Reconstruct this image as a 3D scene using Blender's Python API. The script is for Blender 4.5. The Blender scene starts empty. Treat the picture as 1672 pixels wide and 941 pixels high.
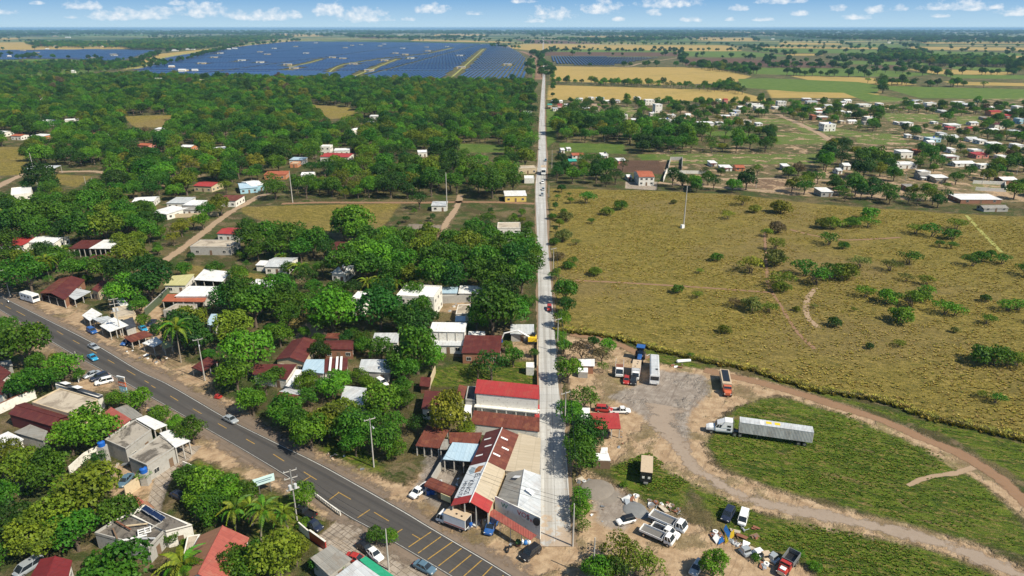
import bpy, math, random
import numpy as np
from mathutils import Vector, Matrix
R_ = math.radians
C = bpy.context.scene.collection
rnd = random.Random(7)

# ---------------------------------------------------------------- camera
CH, PITCH, F = 90.0, R_(20.9), 1113.0
CX, CY = 836.0, 470.5
SP, CP = math.sin(PITCH), math.cos(PITCH)
cam = bpy.data.cameras.new('camera'); camo = bpy.data.objects.new('camera', cam); C.objects.link(camo)
camo.location = (0, 0, CH); camo.rotation_euler = (R_(90) - PITCH, 0, 0)
cam.sensor_width = 36; cam.lens = F / 1672 * 36; cam.clip_start = 1; cam.clip_end = 250000
bpy.context.scene.camera = camo

# ---------------------------------------------------------------- world, sun, exposure
SUN_EL, SUN_AZ = R_(47), R_(122)     # azimuth measured from +Y towards +X
sc = bpy.context.scene
w = bpy.data.worlds.new('World'); sc.world = w; w.use_nodes = True
sc.view_settings.view_transform = 'Standard'; sc.view_settings.look = 'None'
sc.view_settings.exposure = 0.5; sc.view_settings.gamma = 1; sc.view_settings.use_curve_mapping = False
CLOUDS = [  # px, py, half width, half height  (photo pixels)
 (-6,18,22,5),(135,7,26,7),(188,22,34,9),(235,25,30,6),(260,16,22,8),(327,11,38,13),(290,4,18,4),(400,23,30,8),(440,22,34,9),(480,23,16,6),
 (545,13,26,12),(590,22,40,11),(612,30,28,4),(702,12,24,8),(670,31,12,3),(776,21,14,3),(850,0,20,4),(883,17,12,7),(905,21,30,9),(873,32,16,4),
 (980,8,30,11),(1090,2,46,8),(1068,20,13,5),(1130,31,16,4),(1162,27,8,2.5),(1182,20,5,2),(1208,11,16,5),(1190,25,6,2),(1192,31,9,3),(1243,31,16,3),
 (1280,0,34,5),(1295,10,7,3),(1308,21,14,4),(1330,33,6,2),(1370,12,14,5),(1400,27,20,4),(1430,14,16,7),(1466,12,14,5),(1570,5,42,9),(1535,12,28,4),(1590,10,22,6),
 (1535,25,11,3),(1598,26,8,3),(1625,11,10,3),(1650,18,20,6),(1672,17,20,7),(1010,31,10,3),(745,5,8,2),(60,4,10,3),(115,27,10,3),(700,27,5,2)]
def build_world():
    nt = w.node_tree; nt.nodes.clear()
    def n(t, **k):
        x = nt.nodes.new(t)
        for a, b in k.items(): setattr(x, a, b)
        return x
    def m(op, a, b=None, c=None, clamp=False):
        x = n('ShaderNodeMath', operation=op, use_clamp=clamp)
        for i, v in enumerate((a, b, c)):
            if v is None: continue
            if isinstance(v, (int, float)): x.inputs[i].default_value = v
            else: nt.links.new(v, x.inputs[i])
        return x.outputs[0]
    sky = n('ShaderNodeTexSky', sky_type='NISHITA', sun_disc=False, sun_elevation=SUN_EL, sun_rotation=SUN_AZ,
            altitude=100, air_density=1.0, dust_density=0.6, ozone_density=2.0)
    geo = n('ShaderNodeTexCoord'); sep = n('ShaderNodeSeparateXYZ'); nt.links.new(geo.outputs['Generated'], sep.inputs[0])
    x, y, z = sep.outputs
    az = m('ARCTAN2', x, y); el = m('ARCSINE', z)
    nz = n('ShaderNodeTexNoise'); nz.inputs['Scale'].default_value = 80; nz.inputs['Detail'].default_value = 8; nz.inputs['Roughness'].default_value = .62
    mp = n('ShaderNodeMapping'); mp.inputs['Scale'].default_value = (1, 1, 1.5)
    nt.links.new(geo.outputs['Generated'], mp.inputs[0]); nt.links.new(mp.outputs[0], nz.inputs['Vector'])
    best = None
    for i, (px, py, hw, hh) in enumerate(c_ for c_ in CLOUDS if c_[2] > 8.5):
        dx, dy = (px - CX) / F, (CY - py) / F
        d = Vector((dx, CP + dy * SP, -SP + dy * CP)).normalized()
        a0, e0 = math.atan2(d.x, d.y), math.asin(d.z)
        k = 1 / math.sqrt(1 + dx * dx)
        wa, we = hw * 1.3 / F * k, hh * 1.75 / F * k
        u = m('MULTIPLY_ADD', az, 1 / wa, -a0 / wa)
        # flat base: the lower half of each cloud is squeezed
        v = m('MULTIPLY_ADD', el, 1 / we, -(e0 - we * .35) / we)
        v = m('MAXIMUM', v, m('MULTIPLY', v, -2.4))
        q = m('MULTIPLY_ADD', u, u, m('MULTIPLY', v, v))
        best = q if best is None else m('MINIMUM', best, q)
    dens = m('ADD', m('SUBTRACT', 1.0, best), m('MULTIPLY_ADD', nz.outputs[0], 3.3, -1.95))
    dens = m('MULTIPLY', dens, .95, clamp=True)
    dens = m('SMOOTHSTEP', dens, 0.0, 1.0) if False else m('MULTIPLY', dens, .88)
    # cool the sky towards the photograph's blue and pale it at the horizon
    rp = n('ShaderNodeMapRange'); nt.links.new(el, rp.inputs[0]); rp.inputs[1].default_value = 0.0; rp.inputs[2].default_value = 0.047
    tint = n('ShaderNodeMix', data_type='RGBA'); nt.links.new(rp.outputs[0], tint.inputs[0])
    tint.inputs[6].default_value = SKY_LOW; tint.inputs[7].default_value = SKY_HIGH
    mul = n('ShaderNodeMix', data_type='RGBA', blend_type='MULTIPLY'); mul.inputs[0].default_value = 1
    nt.links.new(sky.outputs[0], mul.inputs[6]); mul.inputs[7].default_value = (.95, .97, .92, 1)
    rq = n('ShaderNodeMapRange', interpolation_type='SMOOTHSTEP'); nt.links.new(el, rq.inputs[0]); rq.inputs[1].default_value = .06; rq.inputs[2].default_value = .45
    low = n('ShaderNodeMix', data_type='RGBA'); nt.links.new(rq.outputs[0], low.inputs[0]); nt.links.new(tint.outputs[2], low.inputs[6]); nt.links.new(mul.outputs[2], low.inputs[7]); mul = low
    shade = n('ShaderNodeMix', data_type='RGBA'); nt.links.new(nz.outputs[0], shade.inputs[0])
    shade.inputs[6].default_value = (6.0, 6.9, 7.7, 1); shade.inputs[7].default_value = (9.2, 9.2, 9.2, 1)
    mix = n('ShaderNodeMix', data_type='RGBA'); nt.links.new(dens, mix.inputs[0])
    nt.links.new(mul.outputs[2], mix.inputs[6]); nt.links.new(shade.outputs[2], mix.inputs[7])
    bg = n('ShaderNodeBackground'); bg.inputs[1].default_value = SKY_STR; nt.links.new(mix.outputs[2], bg.inputs[0])
    out = n('ShaderNodeOutputWorld'); nt.links.new(bg.outputs[0], out.inputs[0])
SKY_STR = 0.080
SKY_LOW = (4.6, 6.4, 7.6, 1); SKY_HIGH = (1.15, 3.25, 6.2, 1)
build_world()
sl = bpy.data.lights.new('sun', 'SUN'); so = bpy.data.objects.new('sun', sl); C.objects.link(so)
sl.energy = 4.8; sl.angle = R_(0.5); sl.color = (1.0, 0.91, 0.74)
sd = Vector((math.sin(SUN_AZ) * math.cos(SUN_EL), math.cos(SUN_AZ) * math.cos(SUN_EL), math.sin(SUN_EL)))
so.rotation_euler = sd.to_track_quat('Z', 'Y').to_euler(); so.location = (200, -50, 300)

# ---------------------------------------------------------------- helpers
def G(px, py, h=0.0):
    """pixel of the photograph -> point of the world on the plane z = h"""
    x, y = (px - CX) / F, (CY - py) / F
    t = (CH - h) / (SP - y * CP)
    return Vector((x * t, t * (CP + y * SP), h))
def depth(py, h=0.0):
    return (CH - h) / (SP - (CY - py) / F * CP)
def P(x, y, z=0.0):
    """world -> pixel"""
    zz = z - CH
    d = y * CP - zz * SP
    return CX + F * x / d, CY - F * (y * SP + zz * CP) / d
def tag(o, label=None, cat=None, group=None, kind=None):
    if label: o['label'] = label
    if cat: o['category'] = cat
    if group: o['group'] = group
    if kind: o['kind'] = kind
    return o
def empty(name, loc=(0, 0, 0), rz=0.0, label=None, cat=None, group=None):
    o = bpy.data.objects.new(name, None); C.objects.link(o); o.location = loc; o.rotation_euler = (0, 0, rz)
    o.empty_display_size = .5
    return tag(o, label, cat, group)
class MB:
    def __init__(s): s.v = []; s.f = []; s.m = []
    def add(s, vs, fs, mi=0):
        k = len(s.v); s.v += [tuple(v) for v in vs]; s.f += [tuple(i + k for i in f) for f in fs]; s.m += [mi] * len(fs); return s
    def box(s, c, d, rz=0, mi=0, taper=1.0, top=None):
        x, y, z = d[0] / 2, d[1] / 2, d[2] / 2; ca, sa = math.cos(rz), math.sin(rz); vs = []
        for k in (-1, 1):
            f = taper if k > 0 else 1
            for a, b in ((-1, -1), (1, -1), (1, 1), (-1, 1)):
                X, Y = a * x * f, b * y * f
                vs.append((c[0] + X * ca - Y * sa, c[1] + X * sa + Y * ca, c[2] + k * z))
        return s.add(vs, [(3, 2, 1, 0), (4, 5, 6, 7), (0, 1, 5, 4), (1, 2, 6, 5), (2, 3, 7, 6), (3, 0, 4, 7)], mi)
    def hexa(s, lo, hi, mi=0):
        n = len(lo)
        fs = [tuple(reversed(range(n))), tuple(range(n, 2 * n))] + [(i, (i + 1) % n, n + (i + 1) % n, n + i) for i in range(n)]
        return s.add(list(lo) + list(hi), fs, mi)
    def slab(s, pts, th, mi=0):       # polygon in space thickened downwards
        return s.hexa([(p[0], p[1], p[2] - th) for p in pts], [tuple(p) for p in pts], mi)
    def tube(s, p0, p1, r0, r1=None, n=8, mi=0):
        r1 = r0 if r1 is None else r1; p0 = Vector(p0); p1 = Vector(p1); d = (p1 - p0)
        if d.length < 1e-6: return s
        q = d.to_track_quat('Z', 'Y'); lo = []; hi = []
        for i in range(n):
            a = 2 * math.pi * i / n; c = Vector((math.cos(a), math.sin(a), 0))
            lo.append(tuple(p0 + q @ (c * r0))); hi.append(tuple(p1 + q @ (c * r1)))
        return s.hexa(lo, hi, mi)
    def path(s, pts, rs, n=6, mi=0):
        for i in range(len(pts) - 1): s.tube(pts[i], pts[i + 1], rs[i], rs[i + 1], n, mi)
        return s
    def prof(s, poly, y0, y1, mi=0):  # side profile (x,z) swept across y
        return s.hexa([(x, y0, z) for x, z in poly], [(x, y1, z) for x, z in poly], mi)
    def ball(s, c, r, n=10, k=6, sq=1.0, mi=0, half=False):
        vs = []; a0 = 0 if half else -math.pi / 2
        for j in range(k + 1):
            t = a0 + (math.pi / 2 - a0) * j / k
            for i in range(n):
                a = 2 * math.pi * i / n
                vs.append((c[0] + r * math.cos(t) * math.cos(a), c[1] + r * math.cos(t) * math.sin(a), c[2] + r * sq * math.sin(t)))
        fs = [(j * n + i, j * n + (i + 1) % n, (j + 1) * n + (i + 1) % n, (j + 1) * n + i) for j in range(k) for i in range(n)]
        return s.add(vs, fs, mi)
    def mesh(s, name, mats, smooth=False):
        me = bpy.data.meshes.new(name); me.from_pydata(s.v, [], s.f)
        if not isinstance(mats, (list, tuple)): mats = [mats]
        for m in mats: me.materials.append(m)
        me.polygons.foreach_set('material_index', s.m)
        if smooth: me.polygons.foreach_set('use_smooth', [True] * len(s.f))
        me.update(); return me
    def build(s, name, mats, parent=None, smooth=False, label=None):
        o = bpy.data.objects.new(name, s.mesh(name, mats, smooth)); C.objects.link(o)
        if parent: o.parent = parent
        if label: o['label'] = label
        return o
def copy_tree(o, parent=None):
    kids = list(o.children)
    c = o.copy(); C.objects.link(c); c.parent = parent
    for ch in kids: copy_tree(ch, c)
    return c

# ---------------------------------------------------------------- materials
class NT:
    def __init__(s, mat): s.nt = mat.node_tree; s.nt.nodes.clear()
    def n(s, t, **k):
        x = s.nt.nodes.new(t)
        for a, b in k.items(): setattr(x, a, b)
        return x
    def l(s, a, b): s.nt.links.new(a, b)
    def put(s, sock, v):
        if isinstance(v, bpy.types.NodeSocket): s.l(v, sock)
        elif isinstance(v, (tuple, list)): sock.default_value = tuple(v) + ((1,) if len(v) == 3 and len(sock.default_value) == 4 else ())
        else: sock.default_value = v
    def m(s, op, a, b=None, c=None, clamp=False):
        x = s.n('ShaderNodeMath', operation=op, use_clamp=clamp)
        for i, v in enumerate((a, b, c)):
            if v is not None: s.put(x.inputs[i], v)
        return x.outputs[0]
    def mix(s, f, a, b, bt='MIX'):
        x = s.n('ShaderNodeMix', data_type='RGBA', blend_type=bt)
        s.put(x.inputs[0], f); s.put(x.inputs[6], a); s.put(x.inputs[7], b); return x.outputs[2]
    def noise(s, vec, scale, detail=4, rough=.55, dist=0, stretch=None, off=None):
        if stretch or off is not None:
            mp = s.n('ShaderNodeMapping'); s.l(vec, mp.inputs[0])
            if stretch: mp.inputs['Scale'].default_value = stretch
            if off is not None: s.put(mp.inputs['Location'], off)
            vec = mp.outputs[0]
        x = s.n('ShaderNodeTexNoise'); s.l(vec, x.inputs['Vector'])
        x.inputs['Scale'].default_value = scale; x.inputs['Detail'].default_value = detail; x.inputs['Roughness'].default_value = rough; x.inputs['Distortion'].default_value = dist
        return x.outputs[0]
    def step(s, v, lo, hi):
        x = s.n('ShaderNodeMapRange', clamp=True, interpolation_type='SMOOTHSTEP'); s.put(x.inputs[0], v); x.inputs[1].default_value = lo; x.inputs[2].default_value = hi
        return x.outputs[0]
    def out(s, col, rough=.8, metal=0, spec=.5, bump=None, bstr=.5, bdist=.05, emit=None, trans=0):
        b = s.n('ShaderNodeBsdfPrincipled'); s.put(b.inputs['Base Color'], col); s.put(b.inputs['Roughness'], rough); s.put(b.inputs['Metallic'], metal)
        b.inputs['Specular IOR Level'].default_value = spec
        if bump is not None:
            bp = s.n('ShaderNodeBump'); bp.inputs['Strength'].default_value = bstr; bp.inputs['Distance'].default_value = bdist; s.l(bump, bp.inputs['Height']); s.l(bp.outputs[0], b.inputs['Normal'])
        o = s.n('ShaderNodeOutputMaterial'); s.l(b.outputs[0], o.inputs[0]); return b
MATS = {}
def newmat(name):
    m = bpy.data.materials.new(name); m.use_nodes = True; MATS[name] = m; return m
def plain(name, col, rough=.6, metal=0, var=.12, scale=1.2, dirt=None, damt=.3, spec=.5):
    if name in MATS: return MATS[name]
    m = newmat(name); t = NT(m); tc = t.n('ShaderNodeTexCoord').outputs['Object']; oi = t.n('ShaderNodeObjectInfo').outputs['Random']
    nz = t.noise(tc, scale, 5, .6, off=t.m('MULTIPLY', oi, 37.0))
    c = t.mix(nz, tuple(x * (1 - var) for x in col), tuple(min(1, x * (1 + var)) for x in col))
    if dirt:
        c = t.mix(t.m('MULTIPLY', t.step(t.noise(tc, scale * 2.3, 6, .65), .5, .72), damt), c, dirt)
    t.out(c, rough, metal, spec); return m
def roofmat(name, col, col2, axis='x', rust=None, ramt=.6, rough=.6, metal=0.0, sheets=.55, stain=.5, rib=.4):
    """corrugated metal sheet: ribs run along `axis`; every sheet is a little different"""
    m = newmat(name); t = NT(m); tc = t.n('ShaderNodeTexCoord').outputs['Object']; oi = t.n('ShaderNodeObjectInfo').outputs['Random']
    off = t.m('MULTIPLY', oi, 61.0)
    mv = t.n('ShaderNodeVectorMath', operation='ADD'); cb = t.n('ShaderNodeCombineXYZ'); t.l(off, cb.inputs[0]); t.l(off, cb.inputs[1]); t.l(tc, mv.inputs[0]); t.l(cb.outputs[0], mv.inputs[1]); v = mv.outputs[0]
    sep = t.n('ShaderNodeSeparateXYZ'); t.l(v, sep.inputs[0])
    a, b = (sep.outputs[1], sep.outputs[0]) if axis == 'x' else (sep.outputs[0], sep.outputs[1])
    # sheets one metre wide across the ribs, three long along them
    sa = t.m('FLOOR', t.m('MULTIPLY', a, 1.05)); sb = t.m('FLOOR', t.m('MULTIPLY', b, .3))
    wn = t.n('ShaderNodeTexWhiteNoise', noise_dimensions='2D'); cc = t.n('ShaderNodeCombineXYZ'); t.l(sa, cc.inputs[0]); t.l(sb, cc.inputs[1]); t.l(cc.outputs[0], wn.inputs['Vector'])
    c = t.mix(t.m('MULTIPLY', wn.outputs[0], sheets), col, col2)
    st = (1, .16, 1) if axis == 'y' else (.16, 1, 1)
    s1 = t.noise(v, 1.6, 6, .7, stretch=st)
    c = t.mix(t.m('MULTIPLY', t.step(s1, .48, .75), stain), c, tuple(x * .45 for x in col))
    if rust:
        s2 = t.noise(v, .45, 7, .72)
        c = t.mix(t.m('MULTIPLY', t.step(s2, .5, .62), ramt), c, rust)
    # lap seams
    fr = t.m('FRACT', t.m('MULTIPLY', a, 1.05)); seam = t.m('LESS_THAN', fr, .09)
    fr2 = t.m('FRACT', t.m('MULTIPLY', b, .3)); seam2 = t.m('LESS_THAN', fr2, .03)
    c = t.mix(t.m('MULTIPLY', t.m('MAXIMUM', seam, seam2), .4), c, tuple(x * .5 for x in col))
    rb = t.m('SINE', t.m('MULTIPLY', a, 2 * math.pi / .3))
    t.out(c, rough, metal, .4, rb, rib, .04); return m
def RM(key, axis):
    k = 'roof_%s_%s' % (key, axis)
    if k in MATS: return MATS[k]
    D = dict(rust=((.11, .028, .019), (.21, .065, .04), dict(rust=(.24, .10, .05), ramt=.45, rough=.75)),
             maroon=((.085, .018, .017), (.13, .03, .026), dict(rust=(.17, .06, .035), ramt=.3, rough=.65)),
             zinc=((.50, .53, .56), (.66, .68, .70), dict(rust=(.3, .22, .16), ramt=.22, rough=.45, metal=.1)),
             white=((.66, .67, .68), (.82, .83, .84), dict(stain=.4, rough=.5, sheets=.8, rust=(.36, .30, .24), ramt=.28)),
             blue=((.36, .50, .62), (.45, .58, .68), dict(stain=.25, rough=.5)),
             grey=((.22, .215, .20), (.33, .32, .30), dict(rust=(.17, .12, .08), ramt=.35, rough=.7)),
             cream=((.42, .355, .26), (.50, .43, .33), dict(stain=.35, rough=.7)),
             red=((.34, .035, .034), (.38, .045, .04), dict(sheets=.6, stain=.4, rough=.55, rust=(.30, .09, .06), ramt=.4)),
             dusty=((.30, .075, .058), (.37, .10, .075), dict(sheets=.6, stain=.4, rough=.65, rust=(.34, .16, .11), ramt=.4)),
             crimson=((.15, .018, .022), (.19, .024, .028), dict(sheets=.5, stain=.4, rough=.6)),
             terra=((.32, .09, .045), (.42, .13, .07), dict(stain=.35, rough=.8)),
             brown=((.27, .13, .075), (.33, .17, .1), dict(stain=.35, rough=.75)),
             yellow=((.44, .42, .19), (.52, .50, .27), dict(stain=.3, rough=.7)),
             teal=((.03, .28, .24), (.05, .36, .3), dict(stain=.3)),
             green=((.02, .30, .16), (.03, .34, .2), dict(stain=.2, rough=.6)),
             dark=((.045, .05, .065), (.08, .085, .1), dict(rough=.5)),
             thatch=((.17, .14, .11), (.25, .21, .17), dict(rough=.95, stain=.6)))
    a, b, kw = D[key]
    return roofmat(k, a, b, axis, **kw)
def concmat(name, col, dark, amt=.8, scale=.35):
    m = newmat(name); t = NT(m); tc = t.n('ShaderNodeTexCoord').outputs['Object']; oi = t.n('ShaderNodeObjectInfo').outputs['Random']
    o = t.m('MULTIPLY', oi, 23.0)
    c = t.mix(t.noise(tc, scale * 4, 5, .6, off=o), tuple(x * .85 for x in col), tuple(x * 1.12 for x in col))
    c = t.mix(t.m('MULTIPLY', t.step(t.noise(tc, scale, 7, .74, .8, off=o), .46, .60), amt), c, dark)
    c = t.mix(t.m('MULTIPLY', t.step(t.noise(tc, scale * 2.2, 6, .7, .3, off=o), .55, .7), .35), c, tuple(min(1, x * 1.5) for x in col))
    t.out(c, .9, 0, .2, t.noise(tc, 9, 3), .3, .02); return m
M = dict(
    white_wall=plain('white_wall', (.70, .68, .63), .85, dirt=(.30, .26, .21), damt=.65, scale=.6),
    cream_wall=plain('cream_wall', (.52, .42, .28), .85, dirt=(.25, .2, .15), damt=.5, scale=.6),
    grey_wall=plain('grey_wall', (.36, .35, .33), .9, dirt=(.16, .14, .12), damt=.6, scale=.7),
    pink_wall=plain('pink_wall', (.55, .22, .18), .85, dirt=(.3, .15, .1), scale=.7),
    blue_wall=plain('blue_wall', (.3, .5, .6), .85, dirt=(.3, .3, .3), scale=.7),
    yellow_wall=plain('yellow_wall', (.62, .46, .12), .85, dirt=(.3, .22, .12), scale=.7),
    orange_wall=plain('orange_wall', (.5, .2, .09), .85, dirt=(.3, .15, .1), scale=.7),
    maroon_wall=plain('maroon_wall', (.12, .025, .03), .7, dirt=(.06, .03, .03), scale=.7),
    brick=plain('brick', (.26, .12, .07), .9, dirt=(.3, .25, .2), scale=1.5),
    wood=plain('wood', (.17, .11, .07), .85, dirt=(.08, .05, .03), scale=2),
    post=plain('post', (.42, .4, .37), .85, dirt=(.2, .17, .13), scale=1.4),
    glass=plain('window_glass', (.018, .024, .03), .12, var=.3, spec=.8),
    frame=plain('frame', (.5, .49, .46), .6),
    steel=plain('steel', (.3, .31, .32), .45, .6),
    galv=plain('galvanised', (.62, .64, .66), .5, .2, dirt=(.3, .3, .3)),
    black=plain('black_paint', (.016, .017, .02), .3, spec=.6),
    rubber=plain('rubber', (.022, .021, .02), .85),
    chrome=plain('chrome', (.55, .56, .58), .25, .8),
    lamp=plain('lamp_glass', (.7, .7, .66), .2),
    tail=plain('tail_lamp', (.4, .02, .02), .3),
    white_paint=plain('white_paint', (.78, .79, .80), .3, var=.04, dirt=(.45, .4, .33), damt=.3, spec=.6),
    silver_paint=plain('silver_paint', (.42, .46, .50), .3, .35, var=.04, dirt=(.3, .27, .22), damt=.2),
    blue_paint=plain('blue_paint', (.025, .10, .32), .3, var=.06, dirt=(.2, .2, .2), damt=.2),
    teal_paint=plain('sky_blue_paint', (.03, .28, .5), .3, var=.06),
    slate_paint=plain('slate_paint', (.11, .19, .26), .3, .2, var=.06),
    red_paint=plain('red_paint', (.36, .03, .025), .4, var=.1, dirt=(.2, .1, .07), damt=.4),
    orange_paint=plain('orange_paint', (.48, .11, .05), .55, var=.12, dirt=(.25, .1, .06), damt=.4),
    tan_paint=plain('tan_paint', (.48, .38, .27), .7, var=.1, dirt=(.25, .18, .12), damt=.5),
    navy_paint=plain('navy_paint', (.02, .028, .055), .3, var=.1),
    yellow_paint=plain('yellow_paint', (.75, .50, .02), .6, var=.08),
    tank_blue=plain('tank_blue', (.01, .1, .42), .45, var=.08),
    rusty=plain('rusty_metal', (.2, .08, .045), .85, var=.3, dirt=(.1, .05, .03), damt=.6),
    conc_roof=concmat('stained_concrete', (.34, .31, .27), (.085, .075, .065), .9, .22),
    conc_dark=concmat('burnt_concrete', (.16, .145, .13), (.04, .036, .034), .85),
    conc_pale=concmat('pale_concrete', (.44, .385, .31), (.20, .165, .13), .75, .16),
    tarp_white=plain('white_tarp', (.72, .73, .74), .7),
    tarp_orange=plain('orange_tarp', (.62, .36, .07), .8),
    tarp_blue=plain('blue_tarp', (.02, .14, .42), .7),
    solar=plain('solar_glass', (.010, .022, .07), .22, var=.25, spec=.6, scale=.05),
)
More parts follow.
